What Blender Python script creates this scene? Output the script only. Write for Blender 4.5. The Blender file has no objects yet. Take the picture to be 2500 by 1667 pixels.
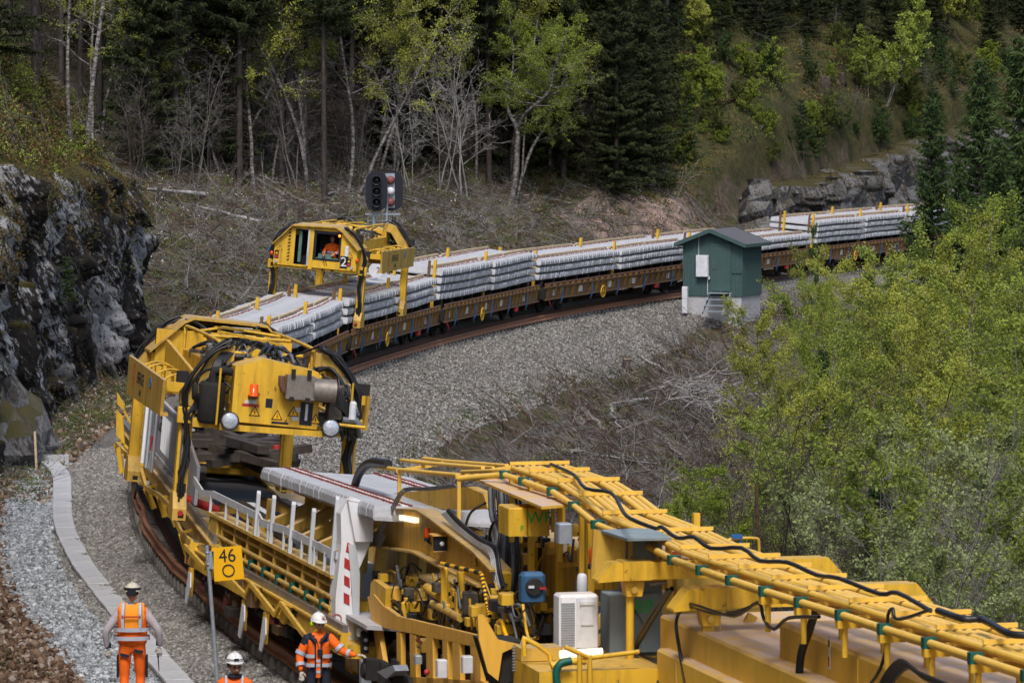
import bpy, math, random
import numpy as np
from mathutils import Matrix, Vector
rnd = random.Random(7)
rng = np.random.default_rng(11)
R = math.radians
SC = bpy.context.scene
COL = SC.collection
# ------------------------------------------------------------------ camera, light
H, FPX, YH = 9.1, 11000.0, 205.0          # eye height over the rails, focal length and horizon in 2500 px units
cd = bpy.data.cameras.new('camera'); cam = bpy.data.objects.new('camera', cd); COL.objects.link(cam)
cam.location = (0, 0, H); cam.rotation_euler = (R(90), 0, 0)
cd.sensor_width = 36; cd.lens = 36 * FPX / 2500; cd.shift_y = -(833.5 - YH) / 2500
cd.clip_end = 3000; cd.clip_start = 1
cd.dof.use_dof = True; cd.dof.focus_distance = 125; cd.dof.aperture_fstop = 9.0
SC.camera = cam
SC.render.resolution_x = 1024; SC.render.resolution_y = 682
W = bpy.data.worlds.new('World'); SC.world = W; W.use_nodes = True
wn = W.node_tree.nodes; wn.clear()
sky = wn.new('ShaderNodeTexSky'); sky.sky_type = 'NISHITA'; sky.sun_disc = False
SUN_EL, SUN_AZ = R(54), R(182)
sky.sun_elevation = SUN_EL; sky.sun_rotation = SUN_AZ; sky.air_density = 1.0; sky.dust_density = 3.0; sky.ozone_density = 1.0
bgd = wn.new('ShaderNodeBackground'); bgd.inputs[1].default_value = 0.125
wo = wn.new('ShaderNodeOutputWorld')
W.node_tree.links.new(sky.outputs[0], bgd.inputs[0]); W.node_tree.links.new(bgd.outputs[0], wo.inputs[0])
sl = bpy.data.lights.new('sun', 'SUN'); sl.energy = 2.0; sl.angle = R(16); sl.color = (1, .97, .93)
so = bpy.data.objects.new('sun', sl); COL.objects.link(so)
sd = Vector((math.sin(SUN_AZ) * math.cos(SUN_EL), math.cos(SUN_AZ) * math.cos(SUN_EL), math.sin(SUN_EL)))
so.rotation_euler = sd.to_track_quat('Z', 'Y').to_euler()
SC.view_settings.view_transform = 'Standard'; SC.view_settings.look = 'None'
SC.view_settings.exposure = 0.47; SC.view_settings.gamma = 1
SC.cycles.max_bounces = 6; SC.cycles.diffuse_bounces = 3; SC.cycles.transparent_max_bounces = 8
# ------------------------------------------------------------------ where things stand
def P(x, y, h):
    s = (y - YH) / (H - h); return Vector(((x - 1250) / s, FPX / s, h))
def PZ(x, y, Z):
    s = FPX / Z; return Vector(((x - 1250) / s, Z, H - (y - YH) / s))
CP = [(9.5,22),(7.6,30),(5.9,37.5),(4.2,45),(2.5,52.5),(.6,60),(-1.15,66.6),(-2.62,72.2),(-4.62,81.7),(-5.8,88.3),(-6.95,97.4),(-7.85,108),
      (-8.25,119),(-8.1,131),(-7.1,143.3),(-5.1,156.2),(-3.1,166.8),(-.5,178.1),(2.6,189.1),(6.1,199.1),(12.3,216.5),(19.6,236),
      (27.5,254),(36.5,270),(48,287),(62,302),(80,315),(104,326),(130,332)]
def catmull(P_, n=24):
    P_ = [2*np.array(P_[0])-np.array(P_[1])] + [np.array(p, float) for p in P_] + [2*np.array(P_[-1])-np.array(P_[-2])]
    out = []
    for i in range(1, len(P_)-2):
        p0,p1,p2,p3 = P_[i-1:i+3]
        for t in np.linspace(0,1,n,endpoint=False):
            out.append(.5*((2*p1)+(-p0+p2)*t+(2*p0-5*p1+4*p2-p3)*t*t+(-p0+3*p1-3*p2+p3)*t**3))
    out.append(P_[-2]); return np.array(out)
C_ = catmull(CP)
for _ in range(120):
    C_[1:-1] = .25*C_[:-2]+.5*C_[1:-1]+.25*C_[2:]
AL = np.r_[0, np.cumsum(np.hypot(*np.diff(C_, axis=0).T))]
AG = np.arange(0, AL[-1], .5)
CX = np.interp(AG, AL, C_[:,0]); CY = np.interp(AG, AL, C_[:,1])
TX = np.gradient(CX, AG); TY = np.gradient(CY, AG); _l = np.hypot(TX,TY); TX/=_l; TY/=_l
def cen(a):
    return (np.interp(a,AG,CX), np.interp(a,AG,CY), np.interp(a,AG,TX), np.interp(a,AG,TY))
def aZ(Z): return float(np.interp(Z, CY, AG))           # arc length where the track passes depth Z
CANT = .085
def T(a, lat, h, c=CANT):
    x,y,tx,ty = cen(a)
    return np.stack([x+ty*lat, y-tx*lat, h - c*lat + 0*np.asarray(a)], -1)
def TV(a, lat, h, c=CANT): return Vector([float(v) for v in T(a,lat,h,c)])
def frame(a, c=CANT, a2=None):                          # local x = right, y = away along the track, z = up
    if a2 is None: x,y,tx,ty = cen(a)
    else:
        x0,y0,_,_ = cen(a); x1,y1,_,_ = cen(a2); x,y = (x0+x1)/2,(y0+y1)/2
        l = math.hypot(x1-x0,y1-y0); tx,ty = (x1-x0)/l,(y1-y0)/l
    Y = Vector((tx,ty,0)); X = Vector((ty,-tx,-c)).normalized(); Zv = X.cross(Y)
    M = Matrix.Identity(4)
    for i,v in enumerate((X,Y,Zv)):
        for k in range(3): M[k][i] = v[k]
    M[0][3]=x; M[1][3]=y
    return M
def to_arc(X, Y):
    X = np.asarray(X,float).ravel(); Y = np.asarray(Y,float).ravel(); A = np.empty_like(X); Lt = np.empty_like(X)
    for i in range(0, len(X), 4000):
        d = (X[i:i+4000,None]-CX)**2+(Y[i:i+4000,None]-CY)**2; k = d.argmin(1)
        dx = X[i:i+4000]-CX[k]; dy = Y[i:i+4000]-CY[k]
        A[i:i+4000] = AG[k]+dx*TX[k]+dy*TY[k]; Lt[i:i+4000] = dx*TY[k]-dy*TX[k]
    return A, Lt
def onx(F,px,x,z,lo=-30,hi=30):                             # how far along a frame a point (x,.,z) must lie to sit in that pixel column
    g=lambda y:(lambda w:w.x*FPX/w.y+1250-px)(F.M@Vector((x,y,z)))
    s=g(lo)>0
    for _ in range(50):
        m=(lo+hi)/2
        if (g(m)>0)==s: lo=m
        else: hi=m
    return lo
def yz(F,Z): return (F.I@Vector((*[float(v) for v in cen(aZ(Z))[:2]],0))).y
class Fr:                                               # pixel -> local point of a frame, on one of its planes
    def __init__(s, M): s.M = M; s.I = M.inverted()
    def at(s, px, py, **kw):
        (ax, v), = kw.items(); i = 'xyz'.index(ax)
        o = s.I @ Vector((0,0,H)); d = s.I.to_3x3() @ Vector(((px-1250)/FPX, 1, -(py-YH)/FPX))
        return o + d*((v-o[i])/d[i])
# ------------------------------------------------------------------ noise
_tab = rng.random((64,64,64)).astype(np.float32)
def vnoise(x,y,z):
    xi=np.floor(x).astype(int); yi=np.floor(y).astype(int); zi=np.floor(z).astype(int)
    fx,fy,fz = x-xi,y-yi,z-zi; fx=fx*fx*(3-2*fx); fy=fy*fy*(3-2*fy); fz=fz*fz*(3-2*fz)
    g=lambda a,b,c:_tab[(xi+a)&63,(yi+b)&63,(zi+c)&63]
    l=lambda a,b,t:a+(b-a)*t
    return l(l(l(g(0,0,0),g(1,0,0),fx),l(g(0,1,0),g(1,1,0),fx),fy),l(l(g(0,0,1),g(1,0,1),fx),l(g(0,1,1),g(1,1,1),fx),fy),fz)-.5
def fbm(x,y,z=0.0,o=4):
    x=np.asarray(x,float); y=np.asarray(y,float); z=np.asarray(z,float)+0*x; r=0*x; a=1.
    for _ in range(o): r=r+a*vnoise(x,y,z); x=x*2.03+11; y=y*2.01+5; z=z*2.02+3; a*=.5
    return r
# ------------------------------------------------------------------ objects
def tag(o, label=None, cat=None, group=None, kind=None):
    if label: o['label']=label
    if cat: o['category']=cat
    if group: o['group']=group
    if kind: o['kind']=kind
    return o
def empty(name, M, label, cat, group=None):
    o = bpy.data.objects.new(name, None); COL.objects.link(o); o.empty_display_size=.2
    o.matrix_world = M if isinstance(M, Matrix) else Matrix.Translation(M)
    return tag(o, label, cat, group)
def link(name, me, parent=None, M=None):
    o = bpy.data.objects.new(name, me); COL.objects.link(o)
    if parent is not None: o.parent = parent
    if M is not None:
        if parent is None: o.matrix_world = M if isinstance(M, Matrix) else Matrix.Translation(M)
        else: o.matrix_local = M
    return o
def copy_tree(o, parent=None):
    c = o.copy(); COL.objects.link(c); c.parent = parent
    for ch in list(o.children): copy_tree(ch, c)
    return c
def mesh_np(name, V, F, mat, smooth=False):
    V=np.asarray(V,np.float32); F=np.asarray(F,np.int32); n=F.shape[1]
    me = bpy.data.meshes.new(name); me.vertices.add(len(V)); me.vertices.foreach_set('co', V.ravel())
    me.loops.add(F.size); me.loops.foreach_set('vertex_index', F.ravel())
    me.polygons.add(len(F)); me.polygons.foreach_set('loop_start', np.arange(0,F.size,n,dtype=np.int32))
    me.polygons.foreach_set('loop_total', np.full(len(F),n,np.int32))
    if smooth: me.polygons.foreach_set('use_smooth', np.ones(len(F),bool))
    me.update(calc_edges=True)
    if mat: me.materials.append(mat)
    return me
SPLIT=dict(small_fittings='fitting',hanging_hoses='hanging_hose',hoses='hose',hydraulic_units='hydraulic_unit',folding_flap='folding_flap',red_bars='red_bar',boom_hoses='boom_hose',side_pipes='side_pipe',deck_gear='deck_fitting',cable_bundle='cable',feed_hose='feed_hose',inner_posts='inner_post',reach_pipe='reach_pipe',cable_loop='cable',rail_blocks='rail_block',hydraulic_rod='hydraulic_rod',stiffener='stiffener',red_jack='red_jack',brake_gear='brake_fitting',weld_seam='weld_seam',rack_leg='rack_leg',pipe_clamp='pipe_clamp')
class MB:
    def __init__(s): s.v=[]; s.f=[]; s.m=[]; s.sm=[]
    def add(s, vs, fs, mi=0, sm=False):
        k=len(s.v); s.v += [tuple(v) for v in vs]; s.f += [tuple(i+k for i in f) for f in fs]; s.m += [mi]*len(fs); s.sm += [sm]*len(fs); return s
    def b(s, x0,x1,y0,y1,z0,z1, mi=0):
        v=[(x,y,z) for x in (x0,x1) for y in (y0,y1) for z in (z0,z1)]
        return s.add(v,[(0,1,3,2),(4,6,7,5),(0,4,5,1),(2,3,7,6),(0,2,6,4),(1,5,7,3)],mi)
    def rb(s, x0,x1,y0,y1,z0,z1, e=.03, mi=0):           # box with chamfered vertical and top edges
        p=[(x0+e,y0),(x1-e,y0),(x1,y0+e),(x1,y1-e),(x1-e,y1),(x0+e,y1),(x0,y1-e),(x0,y0+e)]
        q=[(min(max(x,x0+e),x1-e),min(max(y,y0+e),y1-e)) for x,y in p]
        v=[(x,y,z0) for x,y in p]+[(x,y,z1-e) for x,y in p]+[(x,y,z1) for x,y in q]
        f=[tuple(range(7,-1,-1)),tuple(range(16,24))]
        for r in (0,8):
            for i in range(8): f.append((r+i,r+(i+1)%8,r+8+(i+1)%8,r+8+i))
        return s.add(v,f,mi)
    def beam(s, p, q, w, h, mi=0, up=(0,0,1)):
        p=Vector(p); q=Vector(q); d=(q-p).normalized(); u=Vector(up)
        if abs(d.dot(u))>.98: u=Vector((0,1,0))
        sd_=d.cross(u).normalized(); u=sd_.cross(d)
        v=[a+sd_*(i*w/2)+u*(j*h/2) for a in (p,q) for i,j in ((-1,-1),(1,-1),(1,1),(-1,1))]
        return s.add(v,[(3,2,1,0),(4,5,6,7),(0,1,5,4),(1,2,6,5),(2,3,7,6),(3,0,4,7)],mi)
    def tube(s, pts, r, n=6, mi=0, caps=True):
        pts=[Vector(p) for p in pts]; m=len(pts); rr=r if isinstance(r,(list,tuple)) else [r]*m
        u=None; V=[]; F=[]
        for i,p in enumerate(pts):
            d=(pts[min(i+1,m-1)]-pts[max(i-1,0)]).normalized()
            if u is None: u=d.orthogonal().normalized()
            else: u=(u-d*u.dot(d)); u=u.normalized() if u.length>1e-6 else d.orthogonal().normalized()
            w=d.cross(u)
            for k in range(n):
                a=2*math.pi*k/n; V.append(p+(u*math.cos(a)+w*math.sin(a))*rr[i])
        for i in range(m-1):
            for k in range(n): F.append((i*n+k,i*n+(k+1)%n,(i+1)*n+(k+1)%n,(i+1)*n+k))
        s.add(V,F,mi,True)
        if caps: s.add(V[:n],[tuple(range(n-1,-1,-1))],mi); s.add(V[-n:],[tuple(range(n))],mi)
        return s
    def cyl(s,p,q,r,n=12,mi=0,r2=None): return s.tube([p,q],[r,r if r2 is None else r2],n,mi)
    def prism(s, poly, ax, d0, d1, mi=0):                 # polygon in the plane across axis ax
        def mk(a,b,d): return {'x':(d,a,b),'y':(a,d,b),'z':(a,b,d)}[ax]
        n=len(poly); v=[mk(a,b,d0) for a,b in poly]+[mk(a,b,d1) for a,b in poly]
        return s.add(v,[tuple(range(n)),tuple(range(2*n-1,n-1,-1))]+[(i,i+n,(i+1)%n+n,(i+1)%n) for i in range(n)],mi)
    def sph(s,c,r,n=10,m=6,mi=0,z0=-1.,sc=(1,1,1)):
        V=[];F=[]
        for j in range(m+1):
            t=math.asin(z0+(1-z0)*0)+(math.pi/2-math.asin(z0))*j/m
            for k in range(n):
                a=2*math.pi*k/n; V.append((c[0]+sc[0]*r*math.cos(t)*math.cos(a),c[1]+sc[1]*r*math.cos(t)*math.sin(a),c[2]+sc[2]*r*math.sin(t)))
        for j in range(m):
            for k in range(n): F.append((j*n+k,j*n+(k+1)%n,(j+1)*n+(k+1)%n,(j+1)*n+k))
        return s.add(V,F,mi,True)
    def lathe(s,c,prof,ax='z',n=14,mi=0):
        V=[];F=[]
        for r,h in prof:
            for k in range(n):
                a=2*math.pi*k/n; p,q=r*math.cos(a),r*math.sin(a)
                o={'z':(p,q,h),'y':(p,h,q),'x':(h,p,q)}[ax]; V.append((c[0]+o[0],c[1]+o[1],c[2]+o[2]))
        for i in range(len(prof)-1):
            for k in range(n): F.append((i*n+k,i*n+(k+1)%n,(i+1)*n+(k+1)%n,(i+1)*n+k))
        F2=[tuple(range(n-1,-1,-1)),tuple(range((len(prof)-1)*n,len(prof)*n))]
        s.add(V,F,mi,True); 
        k=len(s.v)-len(V); s.f+= [tuple(i+k for i in f) for f in F2]; s.m+=[mi]*2; s.sm+=[False]*2
        return s
    def mesh(s, name, mats):
        me=bpy.data.meshes.new(name); me.from_pydata(s.v,[],s.f)
        for m in (mats if isinstance(mats,(list,tuple)) else [mats]): me.materials.append(m)
        me.polygons.foreach_set('material_index', s.m); me.polygons.foreach_set('use_smooth', s.sm)
        import bmesh
        bm=bmesh.new(); bm.from_mesh(me); bmesh.ops.recalc_face_normals(bm,faces=bm.faces); bm.to_mesh(me); bm.free()
        me.update(); return me
    def pieces(s):                                         # connected pieces, largest first
        key={}; ids=[key.setdefault((round(x,5),round(y,5),round(z,5)),len(key)) for x,y,z in s.v]; par=list(range(len(key)))
        def fd(a):
            while par[a]!=a: par[a]=par[par[a]]; a=par[a]
            return a
        for f in s.f:
            r=fd(ids[f[0]])
            for i in f[1:]: par[fd(ids[i])]=r
        g={}
        for k,f in enumerate(s.f): g.setdefault(fd(ids[f[0]]),[]).append(k)
        def size(fs):
            vs=[s.v[i] for k in fs for i in s.f[k]]; return sum(max(v[c] for v in vs)-min(v[c] for v in vs) for c in range(3))
        out=[]
        for fs in sorted(g.values(), key=size, reverse=True):
            m=MB(); mp={}
            for k in fs:
                for i in s.f[k]:
                    if i not in mp: mp[i]=len(m.v); m.v.append(s.v[i])
                m.f.append(tuple(mp[i] for i in s.f[k])); m.m.append(s.m[k]); m.sm.append(s.sm[k])
            out.append(m)
        return out
    def build(s, name, mats, parent=None, M=None, label=None):
        if name in SPLIT and parent is not None:
            ps=s.pieces(); o=None
            for m in ps[:100]: q=link(SPLIT[name], m.mesh(SPLIT[name],mats), parent, M); o=o or q
            if len(ps)>100:
                r=MB()
                for m in ps[100:]: k=len(r.v); r.v+=m.v; r.f+=[tuple(i+k for i in f) for f in m.f]; r.m+=m.m; r.sm+=m.sm
                tag(link(name, r.mesh(name,mats), parent, M),kind='stuff')
            return o
        o=link(name, s.mesh(name,mats), parent, M)
        if label: o['label']=label
        return o
def arcp(p,q,sag,n=7,up=(0,0,1)):                          # hanging or arching line from p to q
    p=Vector(p);q=Vector(q);u=Vector(up)
    return [p.lerp(q,t)+u*(sag*4*t*(1-t)) for t in [i/(n-1) for i in range(n)]]
def text(s, size, M, parent, mat, name='lettering', ext=.004, sx=1.0):
    c=bpy.data.curves.new(name,'FONT'); c.body=s; c.size=size; c.extrude=ext; c.align_x='CENTER'; c.align_y='CENTER'
    o=bpy.data.objects.new('tmp',c); COL.objects.link(o); bpy.context.view_layer.update()
    me=bpy.data.meshes.new_from_object(o.evaluated_get(bpy.context.evaluated_depsgraph_get())); bpy.data.objects.remove(o)
    me.materials.clear(); me.materials.append(mat)
    return link(name, me, parent, M @ Matrix.Diagonal((sx,1,1,1)))
def FACE(x,y,z, facing='-y'):                              # matrix that stands writing up, readable from that side
    r={'-y':(R(90),0,0),'+y':(R(90),0,R(180)),'-x':(R(90),0,R(-90)),'+x':(R(90),0,R(90)),'+z':(0,0,0)}[facing]
    from mathutils import Euler
    return Matrix.Translation((x,y,z)) @ Euler(r).to_matrix().to_4x4()
# ------------------------------------------------------------------ materials
MATS={}
class NT:
    def __init__(s,name):
        s.m=bpy.data.materials.new(name); s.m.use_nodes=True; s.t=s.m.node_tree; s.n=s.t.nodes; s.b=s.n['Principled BSDF']; s.out=s.n['Material Output']
        s.tc=s.n.new('ShaderNodeTexCoord')
    def l(s,a,b): s.t.links.new(a,b)
    def noise(s,scale,detail=4,rough=.6,vec=None,sc=None):
        v=vec or s.tc.outputs['Object']
        if sc: mp=s.n.new('ShaderNodeMapping'); mp.inputs['Scale'].default_value=sc; s.l(v,mp.inputs[0]); v=mp.outputs[0]
        n=s.n.new('ShaderNodeTexNoise'); n.inputs['Scale'].default_value=scale; n.inputs['Detail'].default_value=detail; n.inputs['Roughness'].default_value=rough
        s.l(v,n.inputs['Vector']); return n.outputs['Fac']
    def vor(s,scale,out='Color',vec=None,feature='F1'):
        n=s.n.new('ShaderNodeTexVoronoi'); n.inputs['Scale'].default_value=scale; n.feature=feature; s.l(vec or s.tc.outputs['Object'],n.inputs['Vector']); return n.outputs[out]
    def ramp(s,fac,stops,interp='LINEAR'):
        r=s.n.new('ShaderNodeValToRGB'); r.color_ramp.interpolation=interp; e=r.color_ramp.elements
        while len(e)<len(stops): e.new(.5)
        for i,(p,c) in enumerate(stops): e[i].position=p; e[i].color=(*c,1) if len(c)==3 else c
        s.l(fac,r.inputs[0]); return r.outputs[0]
    def rampf(s,fac,a,b): return s.ramp(fac,[(a,(0,0,0)),(b,(1,1,1))])
    def mix(s,f,a,b,mode='MIX'):
        n=s.n.new('ShaderNodeMix'); n.data_type='RGBA'; n.blend_type=mode
        for sock,v in ((n.inputs[0],f),(n.inputs[6],a),(n.inputs[7],b)):
            if isinstance(v,(int,float)): sock.default_value=v
            elif isinstance(v,tuple): sock.default_value=(*v,1)
            else: s.l(v,sock)
        return n.outputs[2]
    def math(s,op,a,b=0.0):
        n=s.n.new('ShaderNodeMath'); n.operation=op
        for i,v in enumerate((a,b)):
            if isinstance(v,(int,float)): n.inputs[i].default_value=v
            else: s.l(v,n.inputs[i])
        return n.outputs[0]
    def bump(s,h,strength=.3,dist=.02):
        n=s.n.new('ShaderNodeBump'); n.inputs['Strength'].default_value=strength; n.inputs['Distance'].default_value=dist; s.l(h,n.inputs['Height']); s.l(n.outputs[0],s.b.inputs['Normal'])
    def attr(s,name):
        n=s.n.new('ShaderNodeAttribute'); n.attribute_name=name; return n
    def rand(s): 
        n=s.n.new('ShaderNodeObjectInfo'); return n.outputs['Random']
    def up(s):
        g=s.n.new('ShaderNodeNewGeometry'); x=s.n.new('ShaderNodeSeparateXYZ'); s.l(g.outputs['Normal'],x.inputs[0]); return x.outputs[2]
    def fin(s,col,rough=.6,metal=0.,spec=.4):
        if isinstance(col,tuple): s.b.inputs['Base Color'].default_value=(*col,1)
        else: s.l(col,s.b.inputs['Base Color'])
        if isinstance(rough,float): s.b.inputs['Roughness'].default_value=rough
        else: s.l(rough,s.b.inputs['Roughness'])
        s.b.inputs['Metallic'].default_value=metal; s.b.inputs['Specular IOR Level'].default_value=spec
        return s.m
def paint(name,col,dirt=.35,dust=(.36,.27,.18),dustamt=.5,rough=.45,rust=.15,sc=1.):
    n=NT(name); d=n.rampf(n.noise(1.6*sc,6,.7),.38,.75); st=n.rampf(n.noise(2.2*sc,5,.65,sc=(2.5,2.5,.35)),.45,.72)
    c=n.mix(n.math('MULTIPLY',d,dirt*.6),col,tuple(v*.45+.01 for v in col)); c=n.mix(n.math('MULTIPLY',st,dirt),c,tuple(v*.3+.012 for v in col))
    rs=n.rampf(n.noise(7*sc,6,.75),.62,.68); c=n.mix(n.math('MULTIPLY',rs,rust*3),c,(.13,.05,.02))
    u=n.rampf(n.up(),.55,.95); u=n.math('MULTIPLY',u,n.math('MULTIPLY',n.rampf(n.noise(3*sc,5),.25,.7),dustamt)); c=n.mix(u,c,dust)
    r=n.rampf(n.noise(5,4),.2,.9); n.bump(n.noise(9,4),.08,.01)
    return n.fin(c,n.math('ADD',n.math('MULTIPLY',r,.25),rough))
def plain(name,col,rough=.55,metal=0.,var=.25,sc=6.,bump=.1):
    n=NT(name); c=n.mix(n.rampf(n.noise(sc,5,.7),.3,.75),tuple(v*(1-var) for v in col),tuple(min(1,v*(1+var*.6)) for v in col)); n.bump(n.noise(sc*3,4),bump,.01)
    return n.fin(c,rough,metal)
M_YEL=paint('machine_yellow',(.73,.43,.027),dirt=.62,rust=.4)
M_YEL2=paint('dusty_yellow',(.60,.37,.06),dirt=.8,dust=(.44,.33,.21),dustamt=.85,rust=.35)
M_ORY=paint('orange_yellow',(.76,.41,.05),dirt=.32,rust=.5,dustamt=.7)
M_HOOD=paint('hood_yellow',(.72,.43,.05),dirt=.22,dust=(.56,.42,.33),dustamt=1.3,rust=.15)
M_PIPE=paint('pipe_yellow',(.78,.48,.07),dirt=.25,dust=(.72,.50,.20),dustamt=.75,rust=.15)
M_WYEL=paint('wagon_yellow',(.42,.22,.025),dirt=1.1,rust=1.3,dustamt=.3,sc=2.2)
M_WBRN=paint('wagon_brown',(.19,.10,.042),dirt=.8,rust=.8,dustamt=.25,sc=2.5)
M_DARK=plain('grimy_black',(.020,.018,.017),.9,0,.4)
M_RUB=plain('black_rubber',(.016,.016,.018),.42,0,.3,9)
M_GHOSE=plain('grey_hose',(.14,.15,.16),.5,0,.3,9)
M_WHT=paint('white_paint',(.74,.75,.78),dirt=.22,dust=(.6,.42,.25),dustamt=.6,rust=.04)
M_GREYW=paint('grey_white_panel',(.40,.41,.46),dirt=.35,rust=.08,dustamt=.5,rough=.5)
M_LGREY=paint('grey_rail_paint',(.52,.54,.57),dirt=.3,rust=.05,dustamt=.2)
M_RED=plain('red_paint',(.42,.03,.028),.5,0,.3)
M_STEEL=plain('bare_steel',(.36,.34,.32),.35,.75,.4,4)
M_SIL=plain('silencer_steel',(.27,.235,.205),.5,.5,.55,3)
M_GALV=plain('galvanised',(.36,.40,.45),.5,.5,.2,12)
M_WOOD=plain('pale_wood',(.56,.43,.27),.75,0,.35,5)
M_OLDW=plain('tarred_wood',(.055,.042,.032),.85,0,.6,4,.4)
M_BLUE=plain('reel_blue',(.035,.10,.19),.45,0,.25)
M_STRAP=plain('blue_strap',(.015,.12,.34),.6,0,.3)
M_GREEN=plain('clamp_green',(.0,.09,.065),.5)
M_CABG=paint('cabinet_grey_green',(.20,.245,.25),dirt=.35,rust=.05,dust=(.3,.36,.38),dustamt=.7)
M_BLK=plain('sign_black',(.01,.011,.02),.5,0,.1)
M_SIGN=plain('sign_yellow',(.83,.43,.002),.45,0,.06,2,.0)
M_PLATE=plain('white_plate',(.62,.63,.66),.5,0,.2)
M_ORG=plain('beacon_orange',(.78,.09,.005),.2,0,.2)
M_GLASS=plain('dark_glass',(.012,.016,.018),.06,0,.3,2,.0)
M_LENS=plain('lamp_lens',(.55,.60,.68),.12,.3,.5,30)
M_GRN=plain('spray_green',(.03,.42,.06),.6)
M_HYD=plain('hydraulic_grime',(.10,.085,.07),.5,.3,.6,12)
def emis(name,col,st):
    n=NT(name); n.b.inputs['Emission Color'].default_value=(*col,1); n.b.inputs['Emission Strength'].default_value=st; return n.fin(col,.3)
M_LAMP=emis('tube_light',(1,.9,.66),.9)
M_AMB=emis('amber_lamp',(1,.25,.02),1.6)
def mat_concrete(name,a,b,sc=7,rl=.85):
    n=NT(name); c=n.mix(n.rampf(n.noise(sc,6,.7),.3,.72),a,b)
    r=n.math('MULTIPLY',n.rand(),.2); c=n.mix(r,c,tuple(v*.62 for v in a))
    c=n.mix(n.math('MULTIPLY',n.rampf(n.noise(2,5,.7,sc=(1,1,3)),.5,.8),.35),c,tuple(v*.5 for v in a)); n.bump(n.noise(40,4),.2,.01); return n.fin(c,rl)
M_SLP=mat_concrete('sleeper_concrete',(.34,.35,.375),(.49,.50,.53))
M_CLIP=plain('rusty_clips',(.24,.05,.04),.7,0,.5,20)
M_CONC=mat_concrete('grey_concrete',(.36,.36,.37),(.50,.50,.52))
M_TIE=mat_concrete('dusty_tie',(.24,.22,.20),(.34,.32,.29))
def mat_rust(name,a,b):
    n=NT(name); n_=n.rampf(n.noise(3,6,.7,sc=(1,1,3)),.3,.75); c=n.mix(n_,a,b); c=n.mix(n.rampf(n.noise(25,4),.55,.75),c,tuple(v*.5 for v in a)); n.bump(n.noise(30,4),.15,.01); return n.fin(c,.75,.1)
M_RUST=mat_rust('rail_rust',(.26,.115,.06),(.36,.17,.095))
M_DRUST=mat_rust('rail_dark_rust',(.10,.05,.035),(.19,.095,.06))
# ------------------------------------------------------------------ ground
SHED_A = aZ(196.5)
CLIFF = [(-12.5,100),(-12.7,110),(-13.1,120),(-13.5,129),(-13.1,138),(-12.6,147),(-12.3,153.5),(-12.7,156.5),(-14.5,159.5),(-18,162),(-26,164)]
CROP = [tuple(float(v) for v in T(aZ(z),l_,0,0)[:2]) for z,l_ in ((235,-12.5),(238,-9.4),(240,-8.2),(243,-8.0),(252,-7.6),(262,-8.0),(272,-7.6),(284,-8),(298,-8),(314,-8),(326,-8))]
def path_dist(X,Y,path):                                   # distance to a plan polyline, + on its left
    X=np.asarray(X,float); Y=np.asarray(Y,float); best=np.full(X.shape,1e9); sg=np.ones(X.shape); tt=np.zeros(X.shape); L=0
    for (x0,y0),(x1,y1) in zip(path[:-1],path[1:]):
        dx,dy=x1-x0,y1-y0; l2=dx*dx+dy*dy; l=math.sqrt(l2); t=np.clip(((X-x0)*dx+(Y-y0)*dy)/l2,0,1)
        d=np.hypot(X-x0-t*dx,Y-y0-t*dy); s=np.sign(dx*(Y-y0)-dy*(X-x0)); m=d<best-1e-6
        best=np.where(m,d,best); sg=np.where(m,s,sg); tt=np.where(m,L+t*l,tt); L+=l
    return best*sg, tt
def sstep(x,a,b): t=np.clip((x-a)/(b-a),0,1); return t*t*(3-2*t)
def ground(a, lat, detail=True):
    a=np.asarray(a,float); lat=np.asarray(lat,float); p=T(a,lat,0,0); X,Y=p[...,0],p[...,1]
    h=np.interp(lat,[-120,-80,-50,-36,-29,-22,-14,-10,-7,-5,-3.2,-2.3,-1.4,1.4,1.8,2.7,4,10,16,26,60],
                    [44,30,16,9.5,7.0,4.6,2.6,1.5,.3,-.5,-.55,-.45,-.27,-.42,-.52,-.85,-1.5,-4.7,-7,-8.6,-8.2])
    near=np.interp(lat,[-120,-40,-20,-12,-8,-5.2,-3.2,-2.3,-1.4,0],[30,10,3,.7,-.1,-.5,-.55,-.45,-.27,-.3])
    w=sstep(a,aZ(150),aZ(166)); h=np.where(lat<0, near*(1-w)+h*w, h)
    ws=1-sstep(np.abs(a-SHED_A-1.),5.,9.); plat=np.interp(lat,[1.4,2.2,5,7,9,14,26],[-.42,-.55,-.55,-1.1,-2.3,-5.2,-8.6])
    h=np.where(lat>1.4, h*(1-ws)+np.maximum(h,plat)*ws, h)
    d,t=path_dist(X,Y,CLIFF); hm=np.interp(d,[.3,1.0,4,8,14,40],[-.6,5.3,9.8,13.6,17,25])+(t-25)*-.012
    hm=hm+.8*fbm(X*.35,Y*.35,2)*(d>1); h=np.where(d>.3,np.maximum(h,hm),h)
    hc=np.interp(lat,[-130,-90,-45,-22,-13,-10.2,-9.2,-8,-6],[64,48,29,15.4,10.2,8.0,2.4,1.3,.4]); wt=sstep(a,aZ(224),aZ(252))*(lat<-5)
    h=np.where(lat<-5,h*(1-wt)+np.maximum(h,hc+.9*fbm(X*.3,Y*.3,5))*wt,h)
    if detail:
        rough=np.clip((np.abs(lat)-3)/4,0,1); rough=np.where(lat>0,np.clip((lat-6)/5,0,1),rough*np.clip((-lat-4)/3,0,1))
        h=h+rough*(.9*fbm(X*.22,Y*.22)+.45*fbm(X*.9,Y*.9,3))
        s=np.clip(np.abs(lat)-1.3,0,1); h=h+s*(.10*fbm(X*1.3,Y*1.3,7)+.05*fbm(X*5,Y*5,9,3))
    return h
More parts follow.
